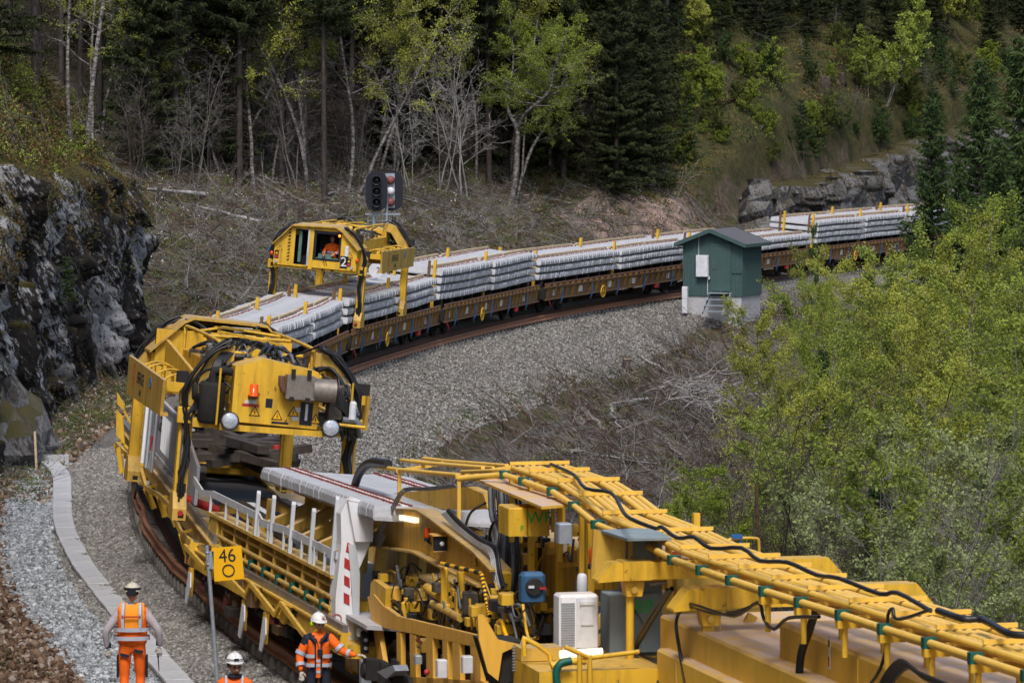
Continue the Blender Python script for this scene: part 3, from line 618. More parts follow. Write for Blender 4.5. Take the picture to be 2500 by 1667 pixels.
# ------------------------------------------------------------------ sleepers on the wagons
slp=sleeper_mb().mesh('concrete_sleeper',[M_SLP,M_CLIP,M_WHT])
G='new concrete sleepers'
far=[]; sl_count=0; BAT=[]
where={1:('the front stack nearest the front gantry','the second stack behind the front gantry'),2:('the shaded stack under the rear gantry cab','the stack between the right legs of the rear gantry')}
lay=['bottom','middle','top','fourth']
zb=1.44; LP=.288
for i in range(1,8):
    L=J[i+1]-J[i]; M=wag[i-1].M; nt=tiers[i]
    for half in (0,1):
        n=int((L/2-.42)/.302); y0=-L/2+.36 if half==0 else .10
        for t in range(nt if not (i==5 and half) else 2):
            ox=rnd.uniform(-.03,.03)
            for k in range(n):
                y=y0+.15+k*.302+rnd.uniform(-.003,.003); z=zb+t*LP-.03*math.sin(math.pi*(k+.5)/n)*0+.014*math.sin((k/n)*5+i+half)
                Mk=M @ Matrix.Translation((ox+rnd.uniform(-.018,.018)-.012*((y/(L/2))**2)*8+.1,y,z)) @ Matrix.Rotation(rnd.uniform(-.004,.004),4,'Z')
                if i==1 or (i==2 and half==0) or (i==2 and half==1 and t==2 and k<24):
                    o=link('concrete_sleeper',slp,None,Mk); tag(o,'grey concrete sleeper, %s layer of %s'%(lay[t],where[i][half]),'sleeper','sleepers in the %s layer of %s'%(lay[t],where[i][half]))
                else: far.append(Mk)
        nt_=nt if not (i==5 and half) else 2
        # pale battens on top, four pieces per stack, and between-layer bolsters
        ztop=zb+nt_*LP-.03
        for sx,nm in ((-.74,'left'),(.74,'right')):
            for pc in range(2):
                ya=y0+pc*n*.149+.05; yb=ya+n*.149-.06
                b=MB(); c0=Vector((sx-.10+.1,ya,ztop+.035+.014*math.sin((pc*.5)*5+i+half))); c1=Vector((sx-.10+.1+rnd.uniform(-.05,.05),yb,ztop+.035+.014*math.sin((pc*.5+.5)*5+i+half)))
                b.beam(c0,c1,.085,.075)
                o=b.build('wooden_batten',M_WOOD,None,M); BAT.append(o)
                tag(o,'pale batten, %s row, %s half, on the %s stack of the %s flat wagon'%(nm,('near','far')[pc],('near','far')[half],names[i-1]),'batten','battens on the sleeper stacks')
    # bolsters
    b=MB()
    for y in np.arange(-L/2+.8,L/2-.5,1.6): b.b(-1.2,1.25,y-.08,y+.08,1.08,zb)
    b.b(-.86,-.66,-L/2+.5,L/2-.5,1.30,zb-.002); b.b(.66,.86,-L/2+.5,L/2-.5,1.30,zb-.002)
    b.build('bolsters',M_DARK,wag and [o for o in bpy.data.objects if o.get('label')==wl[i-1]][0],Matrix.Diagonal((1,WL/L,1,1)))
    root=[o for o in bpy.data.objects if o.get('label')==wl[i-1]][0]
    for ye in (-WL/2+.33,.02) if i!=5 else (-WL/2+.33,):
        for sx in (-.74,.74):
            zt=zb+nt*LP+.28; s_=MB(); s_.b(sx+.2,sx+.30,ye-.05,ye+.05,1.05,zt); s_.build('stake',M_YEL,root)
            if ye<0: s_=MB(); s_.b(sx+.0,sx+.08,ye-.05,ye+.05,1.05,zt-.05); s_.build('stake',M_WBRN,root)
tag(link('concrete_sleepers_beyond',merged(slp,far)),'new grey concrete sleepers stacked on the farther wagons',kind='stuff')
# ------------------------------------------------------------------ gantry cranes
def hoses(m,pts,n,r,spread,mi=0,seed=0):
    q=random.Random(seed)
    for i in range(n):
        o=Vector((q.uniform(-1,1),q.uniform(-1,1),q.uniform(-1,1)))*spread
        m.tube([Vector(p)+o*(1+.5*q.uniform(-1,1)) for p in pts],r*q.uniform(.75,1.25),5,mi,False)
def smooth(pts,n=4): 
    return [tuple(p) for p in catmull([tuple(p) for p in pts],n)]
def warn_tri(t,x,y,z,s,facing='-y',nm='warning_sign'):
    M=FACE(x,y,z,facing); m=MB(); m.prism([(-s,-s*.8),(s,-s*.8),(0,s)],'z',0,.004,0); m.prism([(-s*.72,-s*.64),(s*.72,-s*.64),(0,s*.66)],'z',.004,.008,1); m.prism([(-s*.1,-s*.4),(s*.1,-s*.4),(s*.05,s*.3),(-s*.05,s*.3)],'z',.008,.012,0)
    m.build(nm,[M_BLK,M_SIGN],t,M)
GY=8.1
def gantry(no,M,label):
    t=empty('gantry_crane',M,label,'gantry crane','yellow gantry cranes straddling the train')
    hatch=M_YEL
    for (y,end) in ((.55,'cab'),(GY+.25,'eng')):
        for sx in (-1,1):
            g=MB(); X=sx*1.47
            sy=-1 if end=='cab' else 1
            g.b(*sorted((sx*1.40,sx*1.58)),y-.12,y+.12,1.70,3.35)
            g.b(*sorted((sx*1.35,sx*1.40)),y-.08,y+.08,1.7,3.2)
            leg=g.build('leg',M_YEL,t)
            a=MB(); a.prism([(sx*1.60,3.35),(sx*1.60,3.55),(sx*1.02,4.34),(sx*.72,4.42),(sx*.72,4.16),(sx*.92,4.10),(sx*1.34,3.5),(sx*1.34,3.3)],'y',y-.17,y+.17); a.build('portal_arm',M_YEL2,t)
            f=MB(); f.prism([(y-.34,1.32),(y+.34,1.32),(y+.34,1.52),(y+.16,1.80),(y-.16,1.80),(y-.34,1.56)],'x',*sorted((sx*1.36,sx*1.60)))
            f.cyl((sx*1.46,y+sy*.34,1.45),(sx*1.46,y+sy*.36,1.45),.05,10,2); f.b(*sorted((sx*1.38,sx*1.54)),y+sy*.14-.03,y+sy*.14+.03,1.6,1.95,1)
            for dy in (-.24,.24): f.cyl((sx*1.40,y+dy,1.40),(sx*1.50,y+dy,1.40),.11,12,1)
            f.build('wheel_foot',[M_YEL2,M_DARK,M_RED],leg)
            h=MB(); hoses(h,smooth([(sx*.8,y+sy*.22,4.5),(sx*1.12,y+sy*.24,4.3),(sx*1.5,y+sy*.24,3.75),(sx*1.50,y+sy*.20,3.2),(sx*1.42,y+sy*.20,2.6),(sx*1.48,y+sy*.22,2.1),(sx*1.46,y+sy*.2,1.7)]),8,.026,.06,0,int(y)+sx+no*7)
            h.cyl((sx*1.5,y+sy*.16,3.3),(sx*1.5,y+sy*.16,1.85),.035,8,1); h.build('hose_bundle',[M_RUB,M_STEEL],leg)
            j=MB(); j.rb(*sorted((sx*1.32,sx*1.64)),*sorted((y+sy*.24,y+sy*.12)),3.02,3.30,.02); j.b(*sorted((sx*1.42,sx*1.54)),*sorted((y+sy*.25,y+sy*.24)),3.08,3.2,1); j.build('clamp_box',[M_YEL,M_DARK],leg)
    # long frame
    b=MB()
    for sx in (-1,1):
        b.b(*sorted((sx*.62,sx*.78)),1.2,GY+.6,3.42,3.95)
        b.prism([(1.6,3.62),(GY-.8,3.50),(GY-.8,3.72),(1.6,4.12)],'x',*sorted((sx*1.10,sx*1.16)))
        b.b(*sorted((sx*1.0,sx*1.2)),1.6,GY-.8,3.48,3.56)
    for y in (1.4,3,4.6,6.2,7.8): b.b(-.62,.62,y-.08,y+.08,3.5,3.9)
    b.build('main_frame',M_YEL,t)
    for sx in (-1,1):
        w=MB(); x0,x1=sorted((sx*1.80,sx*1.86)); w.prism([(1.9,3.12),(GY-.35,3.12),(GY-.2,3.70),(1.75,3.78)],'x',x0,x1); w.b(*sorted((sx*1.72,sx*1.86)),1.85,GY-.3,3.06,3.12)
        o=w.build('side_girder',M_YEL2,t)
        fc='+x' if sx>0 else '-x'; yy=3.9 if sx>0 else 3.6; dr=1 if sx>0 else -1
        text('EIFFAGE',.30,FACE(sx*1.862,yy+.25,3.47,fc),o,M_DARK,sx=1.1)
        text('RAIL',.14,FACE(sx*1.862,yy+.35,3.22,fc),o,M_DARK)
        bars=MB()
        for k in range(4): bars.b(*sorted((sx*1.86,sx*1.868)),yy-.95*dr-.06,yy-.95*dr+.06,3.27+k*.115,3.34+k*.115)
        bars.build('red_bars',M_RED,o)
        c=MB(); ring(c,(sx*1.866,yy+2.0*dr,3.52),.09,.012); c.b(*sorted((sx*1.862,sx*1.87)),yy+2.0*dr-.09,yy+2.0*dr+.09,3.505,3.535); c.build('round_logo',M_STRAP,o)
        for y in (2.0,GY-.5):
            br=MB(); br.b(*sorted((sx*.78,sx*1.82)),y-.07,y+.07,3.50,3.66); br.b(*sorted((sx*1.25,sx*1.42)),y-.12,y+.12,3.44,3.72,1); br.build('cross_arm',[M_YEL,M_DARK],t)
        p_=MB(); 
        for y in (2.9,3.6,5.2,6.6): p_.tube(arcp((sx*1.2,y,3.7),(sx*1.78,y+.3,3.62),.1),.02,5); p_.b(*sorted((sx*1.45,sx*1.55)),y,y+.22,3.5,3.72)
        p_.build('bracket',M_YEL,o)
    # clutter on top
    q=random.Random(3); h=MB()
    for k in range(70):
        x=q.uniform(-.75,.6); y=q.uniform(1.8,GY-.5); s=q.uniform(.06,.24); h.rb(x,x+s,y,y+s*q.uniform(.6,1.8),3.85,3.98+q.uniform(0,.28),.02,q.choice((0,0,1,1,1,2)))
    for k in range(10): 
        y=q.uniform(2,GY-1); h.cyl((q.uniform(-.8,-.3),y,4.05+q.uniform(0,.2)),(q.uniform(.2,.8),y+q.uniform(-.6,.6),4.05+q.uniform(0,.2)),q.uniform(.03,.07),8,q.choice((0,1,2)))
    h.cyl((-.25,3.6,4.25),(.35,3.9,4.3),.15,14,0); h.cyl((.1,5.6,4.2),(.1,7.0,4.2),.12,12,0)
    h.build('hydraulic_units',[M_YEL,M_HYD,M_STEEL],t)
    r_=MB()
    for x in (-.85,.85): r_.tube(smooth([(x,2.0,4.0),(x,2.0,4.32),(x*.98,2.3,4.42),(x*.98,GY-1.2,4.42),(x,GY-.9,4.32),(x,GY-.9,4.0)]),.035,6)
    r_.tube([(-.85,4.6,4.4),(.85,4.9,4.4)],.035,6); r_.tube([(-.85,3.2,4.4),(.3,3.3,4.5),(.85,3.6,4.4)],.03,6); r_.beam((-.5,2.4,4.45),(.6,4.6,4.55),.06,.04); r_.beam((.6,5.,4.5),(-.4,6.4,4.4),.05,.04)
    r_.build('guard_rail',M_YEL,t)
    h=MB()
    for k in range(60):
        x0,y0=q.uniform(-.8,.8),q.uniform(1.6,GY-1.4); h.tube(smooth(arcp((x0,y0,4.02),(q.uniform(-.8,.8),y0+q.uniform(.4,2.2),4.05),q.uniform(.12,.4)),2),q.uniform(.016,.034),5,q.choice((0,0,1)),False)
    for sx in (-1,1): 
        for k in range(5): h.tube(smooth([(sx*.75,1.0+k*.05,4.5),(sx*.55,1.6,4.45),(sx*.5,3.,4.2+.04*k),(sx*.6,5,4.15),(sx*.55,GY-.8,4.3),(sx*.8,GY+.1,4.5)]),.022,5,0,False)
    h.build('hoses',[M_RUB,M_GHOSE],t)
    # cab end
    c=MB(); y0,y1=-.12,-.06; Z0=3.16
    c.prism([(-1.37,Z0),(-.71,Z0),(-.71,4.46),(-.78,4.46),(-1.37,3.86)],'y',y0,y1)
    c.prism([(-.22,Z0-.06),(-.09,Z0-.06),(-.09,4.5),(-.22,4.5)],'y',y0-.02,y1)
    c.prism([(-.09,Z0),(.82,Z0),(.82,3.42),(-.09,3.42)],'y',y0,y1); c.prism([(.82,Z0),(1.37,Z0),(1.37,3.84),(.82,4.36)],'y',y0,y1)
    c.prism([(-.71,Z0),(-.22,Z0),(-.22,3.22),(-.71,3.22)],'y',y0,y1); c.prism([(-.78,4.38),(.82,4.36),(.62,4.50),(-.70,4.50)],'y',y0-.001,y1+.001)
    for sx in (-1,1): c.b(*sorted((sx*1.31,sx*1.37)),y1,1.2,Z0,3.84)
    c.b(-1.37,1.37,-.06,1.25,Z0-.08,Z0); c.b(-1.31,1.31,1.2,1.25,Z0,4.3)
    cab=c.build('cab',M_YEL,t)
    ro=[(-1.42,3.84),(-.80,4.50),(.62,4.55),(.80,4.46),(1.42,3.86)]
    rf=MB()
    for (xa,za),(xb,zb_) in zip(ro[:-1],ro[1:]):
        rf.add([(xa,-.26,za),(xb,-.26,zb_),(xb,1.35,zb_+.02),(xa,1.35,za+.02),(xa,-.26,za-.045),(xb,-.26,zb_-.045),(xb,1.35,zb_-.03),(xa,1.35,za-.03)],[(0,1,2,3),(7,6,5,4),(0,4,5,1),(1,5,6,2),(2,6,7,3),(3,7,4,0)])
    rf.build('roof',M_YEL2,cab)
    MB().b(-.09,.82,-.075,-.065,3.42,4.37).build('windscreen_frame',M_GLASS,cab) if no==1 else None
    wd=MB(); 
    for x0,x1,z0,z1 in ((-.09,.0,3.42,4.37),(.76,.82,3.42,4.37),(0,.76,4.28,4.37),(0,.76,3.42,3.48)): wd.b(x0-.001,x1,-.135,-.121,z0,z1)
    wd.build('window_frame',M_BLK,cab)
    it=MB(); it.b(-1.3,1.3,1.0,1.19,Z0,4.3,0); it.b(-.62,-.30,.3,.7,3.17,3.5,0); it.b(.05,.5,.1,.4,3.3,3.62,1); it.b(-.6,-.5,-.02,0,3.3,4.3,1); it.b(-.5,-.3,.9,.99,3.5,4.2,0); it.b(-.2,-.1,-.05,1,3.3,4.4,0); it.b(.0,.8,-.04,.25,3.42,3.50,1)
    it.build('interior',[M_BLK,plain('cab_console_%d'%no,(.10,.18,.15),.5)],cab)
    d=MB(); 
    for z in np.arange(3.3,4.35,.11): d.prism([(-.93,z),(-.86,z+.03),(-.86,z+.085),(-.93,z+.055)],'y',y0-.004,y0)
    d.build('hatching',M_BLK,cab)
    MB().b(-1.16,-1.13,y0-.03,y0,3.25,4.05).build('edge_strip',M_YEL2,cab)
    hd=MB(); hd.tube([(-.26,-.16,3.25),(-.26,-.2,3.5),(-.26,-.2,3.7),(-.26,-.16,3.75)],.015,5); hd.b(-.28,-.22,-.16,-.13,3.2,4.4); hd.build('door_handle',M_LGREY,cab)
    for x in (.33,.40): 
        wp=MB(); wp.beam((x,-.15,3.28),(x-.16,-.15,3.78),.02,.015); wp.build('wiper',M_BLK,cab)
    warn_tri(cab,-1.2,y0-.001,3.70,.11); warn_tri(cab,1.14,y0-.001,3.66,.10)
    for x,z in ((-1.28,3.48),(1.12,3.42)):
        s_=MB(); s_.b(x-.07,x+.07,y0-.006,y0,z-.13,z+.13,0); s_.prism([(x-.05,z+.02),(x+.05,z+.02),(x,z+.10)],'y',y0-.009,y0-.006,1); s_.lathe((x,y0-.006,z-.06),[(.05,0),(.05,-.004)],'y',14,2); s_.build('warning_sticker',[M_BLK,M_SIGN,M_RED],cab)
    pl=MB(); pl.b(.83,1.07,y0-.006,y0,3.22,3.62); o=pl.build('number_plate',M_BLK,cab)
    text(str(no),.42,FACE(.95,y0-.007,3.42,'-y'),o,M_WHT,sx=1.1)
    l=MB(); l.rb(.96,1.10,y0-.08,y0,3.62,3.95,.03,0); l.b(1.02,1.05,y0-.06,y0-.05,3.4,3.62,1); l.build('flood_lamp',[M_PLATE,M_RUB],cab)
    MB().sph((.76,y0-.08,4.26),.045,8,6).build('amber_lamp',M_AMB,cab)
    for x in (-1.28,1.22): l=MB(); l.cyl((x,y0,3.26),(x,y0-.05,3.26),.05,10,0); l.build('head_lamp',M_LENS,cab)
    for x in (-1.45,1.38): l=MB(); l.lathe((x,y0,3.5),[(.05,-.06),(.05,.05),(.03,.08)],'z',10); l.build('orange_marker',M_ORG,cab)
    # engine end (faces +y); u = to the right as seen from that side
    U=lambda u:-u
    e=MB(); ye=GY+1.0
    def px(poly,a,b,mi=0): e.prism([(U(u),z) for u,z in poly],'y',a,b,mi)
    px([(-.76,3.14),(.76,3.10),(.76,4.0),(.70,4.10),(-.25,4.26),(-.76,4.10)],GY+.1,ye)
    e.b(-1.4,1.4,GY+.55,GY+.75,2.98,3.14); e.b(-.9,.95,GY+.6,ye+.06,2.98,3.08)
    eng=e.build('engine_box',M_YEL,t)
    s_=MB(); f=ye
    def eb(u0,u1,z0,z1,d0,d1,mi=0,m=None): (m or s_).b(*sorted((U(u0),U(u1))),f+d0,f+d1,z0,z1,mi)
    eb(.12,.62,3.62,4.03,.02,.34); s_.lathe((0,0,0),[(.10,0)],'z') if False else None
    s_.cyl((U(.60),f+.19,3.80),(U(1.0),f+.19,3.80),.205,18,1); s_.cyl((U(1.0),f+.19,3.80),(U(1.03),f+.19,3.80),.17,18,2)
    for u in (.22,.50): eb(u-.035,u+.035,3.98,4.14,.3,.37,2); eb(u-.04,u+.04,3.58,3.66,.3,.36,2)
    s_.tube([(U(.04),f+.2,4.0),(U(.04),f+.22,3.86),(U(.10),f+.2,3.74)],.065,10,3)
    s_.build('exhaust_silencer',[plain('silencer_cover%d'%no,(.22,.19,.165),.5,.3,.4),M_SIL,M_DARK,M_DRUST],eng)
    bc=MB(); bc.lathe((U(-.42),f+.12,3.60),[(.10,0),(.10,.03),(.075,.04),(.075,.20),(.06,.22)],'z',14,0); bc.b(*sorted((U(-.50),U(-.34))),f,f+.2,3.57,3.60,1); bc.build('orange_beacon',[M_ORG,M_DARK],eng)
    for u,z in ((-.36,3.34),(.32,3.38),(.04,3.30)): warn_tri(eng,U(u),f+.002,z,.10,'+y')
    warn_tri(eng,U(.72),f+.002,3.28,.10,'+y')
    st=MB(); 
    for u,z,w,h_,mi in ((-.44,3.50,.2,.06,0),(-.44,3.44,.3,.05,1),(-.12,3.50,.12,.16,2),(.1,3.17,.3,.04,2),(.42,3.42,.16,.08,3),(.36,3.28,.12,.1,3)): st.b(*sorted((U(u-w/2),U(u+w/2))),f,f+.004,z-h_/2,z+h_/2,mi)
    st.build('sticker',[M_PLATE,M_RED,M_BLK,M_PLATE],eng)
    pl=MB(); pl.b(*sorted((U(.44),U(.66))),f,f+.006,3.16,3.56); o=pl.build('number_plate',M_BLK,eng); text(str(no),.42,FACE(U(.55),f+.007,3.37,'+y'),o,M_WHT,sx=1.1)
    vt=MB()
    for z in np.arange(3.5,4.0,.035): vt.b(*sorted((U(-.80),U(-.785))),GY+.9,ye-.06,z,z+.018)
    vt.build('vent_louvre',M_DARK,eng)
    for u in (-.80,.98):
        l=MB(); l.lathe((U(u),f+.12,3.15),[(.13,-.05),(.165,.0),(.165,.05)],'y',18,0); l.lathe((U(u),f+.12,3.15),[(.15,.051),(.12,.07),(.02,.08)],'y',18,1); l.build('head_lamp',[M_DARK,M_LENS],eng)
    a=MB(); a.lathe((U(-1.10),f-.25,3.06),[(.18,0),(.23,.06),(.23,.66),(.2,.72)],'z',18); a.tube(smooth([(U(-1.1),f-.25,3.72),(U(-1.1),f-.25,3.95),(U(-.95),f-.22,4.0),(U(-.78),f-.22,3.98)]),.07,10); a.lathe((U(-1.40),f-.2,3.6),[(.14,-.03),(.16,0),(.14,.05)],'x',14); a.build('air_filter',M_DARK,eng)
    g=MB(); g.tube([(U(-1.02),f+.05,3.06),(U(-1.02),f+.05,4.05)],.022,6); g.tube([(U(1.35),f-.1,3.2),(U(1.35),f-.1,3.95)],.022,6); g.tube([(U(1.0),f+.05,3.22),(U(1.6),f+.05,3.2)],.03,6); g.build('guard_bar',M_YEL,eng)
    l=MB(); l.rb(*sorted((U(1.30),U(1.42))),f-.02,f+.08,3.32,3.64,.03); l.build('work_lamp',M_PLATE,eng)
    h=MB(); hq=random.Random(5)
    for k in range(12): h.tube(smooth([(U(.78),f-.5-.05*k,4.1+.02*k),(U(1.0+.02*k),f-.35,4.15-.02*k),(U(1.28+.02*k),f-.2,3.75-.03*k),(U(1.42),f-.1,3.4),(U(1.50+.01*k),f-.25,3.0)]),hq.uniform(.02,.04),6,hq.choice((0,0,0,1)),False)
    for k in range(40): h.tube(smooth([(U(hq.uniform(.78,1.1)),f-hq.uniform(.1,.6),hq.uniform(3.5,4.1)),(U(hq.uniform(1.0,1.3)),f-hq.uniform(.1,.5),hq.uniform(3.3,3.9)),(U(hq.uniform(1.1,1.5)),f-.2,hq.uniform(2.9,3.5))]),hq.uniform(.014,.028),5,hq.choice((0,0,0,1,2)),False)
    for k in range(26): h.tube(smooth([(U(-hq.uniform(.76,1.0)),f-hq.uniform(.2,.8),hq.uniform(3.6,4.2)),(U(-hq.uniform(1.0,1.4)),f-hq.uniform(.2,.6),hq.uniform(3.2,3.9)),(U(-hq.uniform(1.1,1.4)),f-.3,hq.uniform(2.9,3.4))]),hq.uniform(.014,.026),5,0,False)
    for k in range(24): s9=hq.uniform(.04,.11); x9=hq.choice((-1,1))*hq.uniform(.85,1.35); z9=hq.uniform(3.1,3.9-.5*(abs(x9)-.8)); h.rb(x9-s9,x9+s9,f-.7,f-.3+hq.uniform(-.2,.1),z9,z9+s9*1.6,.01,2)
    for k in range(9): h.tube(smooth([(U(hq.uniform(.85,1.1)),f-.1,3.6+.05*k),(U(1.15),f+.02,3.5+.03*k),(U(1.4),f-.05,3.2+.02*k)]),.02,5,0,False)
    for k in range(7): h.tube(smooth([(U(-.75-.03*k),f-.6,4.3),(U(-.98-.02*k),f-.4,4.05),(U(-1.25),f-.3,3.6-.03*k),(U(-1.5),f-.25,3.2)]),.026,6,0,False)
    h.tube([(U(1.2),f,3.3),(U(1.45),f,3.3),(U(1.52),f,3.2)],.06,8,1)
    h.rb(*sorted((U(.92),U(1.2))),f-.3,f,3.3,3.9,.03,2); h.build('hoses',[M_RUB,M_GHOSE,M_HYD],eng)
    for u in (-1.6,1.62): b_=MB(); b_.b(*sorted((U(u-.1),U(u+.1))),GY+.3,GY+.5,3.72,3.92); b_.build('end_stop',M_DARK,t)
    return t
fr2=frame(J[2]+2.2+GY/2); 
g2f=Fr(frame(aZ(146.6))); g2=gantry(2,frame(aZ(146.2)+GY/2+.2) @ Matrix.Translation((0.05,-GY/2-.2,0)),'rear yellow gantry crane number 2, its cab with open door facing the camera')
g1=gantry(1,frame(aZ(79.9)+GY/2) @ Matrix.Rotation(math.pi,4,'Z') @ Matrix.Translation((.36,-GY/2+.2,0)),'front yellow gantry crane number 1, its engine box with silencer facing the camera')
# ------------------------------------------------------------------ wagon with grey side walls under the front gantry, old sleepers in it
def PL(F,pts,ax,v):
    r=[F.at(x,y,**{ax:v}) for x,y in pts]
    return [((p.y,p.z) if ax=='x' else (p.x,p.z) if ax=='y' else (p.x,p.y)) for p in r]
def LN(F,pts,ax,v): return [F.at(x,y,**{ax:v}) for x,y in pts]
K1=Fr(frame(aZ(76.5),a2=aZ(103.5)) @ Matrix.Translation((-.12,0,0)))
car=empty('carrier_wagon',K1.M,'grey walled wagon under the front gantry, filled with old dark sleepers','wagon')
m=MB(); m.b(-1.4,1.4,-13.4,13,.85,1.0); m.b(-1.2,1.2,-13.2,13,.6,.85); m.build('deck',M_DARK,car)
m=MB(); m.b(-1.28,-.75,-13.2,13,1.0,1.06); m.b(.75,1.3,-13.2,13,1.0,1.06); m.build('floor_plate',M_YEL2,car)
for sx in (-1,1):
    m=MB(); m.b(*sorted((sx*1.40,sx*1.52)),-13.4,13,.84,1.13,0); m.b(*sorted((sx*1.38,sx*1.56)),-13.4,13,1.13,1.16,0); m.build('side_beam',M_YEL2,car)
    m=MB(); m.b(*sorted((sx*1.43,sx*1.50)),-13.4,13,1.16,1.30); m.build('crane_rail',M_STEEL,car)
py0,py1=onx(K1,430,-1.38,1.9),onx(K1,372,-1.38,1.9); X_P=-1.38
m=MB(); m.b(X_P,X_P+.05,py0,py1,1.30,2.50); m.b(X_P-.02,X_P,py0,py1,2.44,2.50); m.b(X_P-.02,X_P,py0,py1,1.30,1.38); side=m.build('side_wall',M_GREYW,car)
text('EIFFAGE',.50,FACE(X_P-.004,py1-1.75,2.02,'-x'),side,M_DARK,sx=1.15)
text('RAIL',.16,FACE(X_P-.004,py1-.9,1.55,'-x'),side,M_DARK)
for k in range(4):
    y=py1-3.4-k*.62; m=MB(); m.b(X_P-.012,X_P+.001,y-.15,y+.15,1.58,2.22,0); m.b(X_P-.03,X_P-.01,y-.18,y-.15,1.55,2.26,1); m.b(X_P-.03,X_P-.01,y+.15,y+.18,1.55,2.26,1); m.build('stiffener',[M_LGREY,M_WHT],side)
m=MB(); e0,e1=onx(K1,483,-1.38,1.8),onx(K1,453,-1.38,1.8); m.prism([(e1,1.30),(e0,1.30),(e0,2.0),(e1,2.35)],'x',X_P-.03,X_P+.03); m.build('end_wall',M_GREYW,car)
# fittings: red jacks, yellow deck plate, vertical posts, white tubes along the far left side
m=MB()
for px_,py_ in ((388,985),(692,1035)): 
    p=K1.at(px_,py_,y=1.0); m.cyl((p.x,2,1.5),(p.x,2,1.8),.07,10)
p=K1.at(500,1110,y=-7); m.cyl((p.x-.3,p.y,1.35),(p.x+.35,p.y-.5,1.2),.08,10); m.build('red_jack',M_RED,car)
m=MB(); y0=K1.at(580,1120,z=1.35).y; m.prism([(-.6,1.05),(.55,1.05),(.55,1.35),(-.6,1.42)],'y',y0-.6,y0+.4); m.b(-1.0,1.2,y0-.9,y0-.6,1.1,1.22); m.b(-.75,-.6,y0-1.,y0-.8,1.2,1.6); m.b(.6,.75,y0-1.,y0-.8,1.2,1.6)
for sx in (-1,1): m.prism([(sx*1.1-.18,1.15),(sx*1.1+.18,1.15),(sx*1.1+.06,1.55),(sx*1.1-.06,1.55)],'y',y0-1.6,y0-1.2); m.cyl((sx*1.1,y0-1.4,1.5),(sx*1.1,y0-1.4,1.75),.05,8)
m.build('deck_gear',M_YEL,car)
m=MB()
for k in range(5): m.tube([(-1.72+.03*k,-1.+k*.2,2.95-.1*k),(-1.74,-1.+k*.2,1.3)],.03,6,k%2); 
for k in range(4): m.tube([(-1.66,1.5+k*1.2,2.9),(-1.70,1.2+k*1.2,1.2)],.045,6,(k+1)%2)
m.build('side_pipes',[M_WHT,M_GALV],car)
m=MB()
for Zc,pp_ in ((99,[(285,958),(304,988),(303,1003),(287,987)]),(96,[(283,1000),(300,1018),(304,1085),(284,1062)]),(93,[(283,1094),(293,1090),(301,1150),(292,1160)])):
    q=[K1.I@PZ(x,y,Zc) for x,y in pp_]; m.add([tuple(v) for v in q]+[(v.x+.02,v.y+.06,v.z) for v in q],[(0,1,2,3),(7,6,5,4)]+[(i,i+4,(i+1)%4+4,(i+1)%4) for i in range(4)]); m.beam(q[2],(-1.5,q[2].y,q[2].z-.3),.05,.05)
m.build('folding_flap',M_YEL,car)
m=MB(); pr=None
for k,Zc in enumerate((101,97,93.5,90,87,84,81,78)):
    a=Vector((-1.70-.05*(k%2),yz(K1,Zc),1.02+.12*((k*7)%3-1)))
    if pr is not None: m.beam(pr,a,.05,.10)
    m.beam(a,(-1.45,a.y,1.0),.05,.05); m.beam(a,(-1.55,a.y,a.z-.4),.06,.12); pr=a
m.build('skirt_rail',M_YEL,car)
m=MB(); hk=Vector((-1.7,onx(K1,325,-1.75,.6),.55)); m.tube(smooth([(-1.7,hk.y,hk.z+.5),(-1.72,hk.y+.1,hk.z+.2),(-1.7,hk.y-.1,hk.z),(-1.7,hk.y+.05,hk.z-.2)]),.025,6); m.b(-1.95,-1.75,hk.y+.4,hk.y+.7,hk.z+.2,hk.z+.55,1); m.build('chain_hook',[M_DARK,M_PLATE],car)
bogie(car,10.); bogie(car,-10.)
tq=random.Random(8)
pc=K1.at(600,1075,z=1.6)
oldm=MB(); oldm.b(-1.2,1.2,-.125,.125,0,.16); oldme=oldm.mesh('old_sleeper',M_OLDW)
for k in range(34):
    layer=k//12; z=1.12+.17*layer+tq.uniform(0,.08)
    if k<9: Mx=Matrix.Translation((-.72+tq.uniform(-.1,.1),pc.y-4.5+k*1.15,1.15+.16*(k%3))) @ Matrix.Rotation(R(90+tq.uniform(-6,6)),4,'Z')
    else: Mx=Matrix.Translation((.3+tq.uniform(-.25,.35),pc.y-4.2+tq.uniform(0,8.5),z+.15)) @ Matrix.Rotation(R(tq.uniform(-65,65)+90*(k%2)),4,'Z') @ Matrix.Rotation(R(tq.uniform(-13,13)),4,'Y')
    o=link('old_sleeper',oldme,None,K1.M @ Mx); tag(o,'old dark wooden sleeper in the messy heap under the front gantry','sleeper','old wooden sleepers heaped under the front gantry')
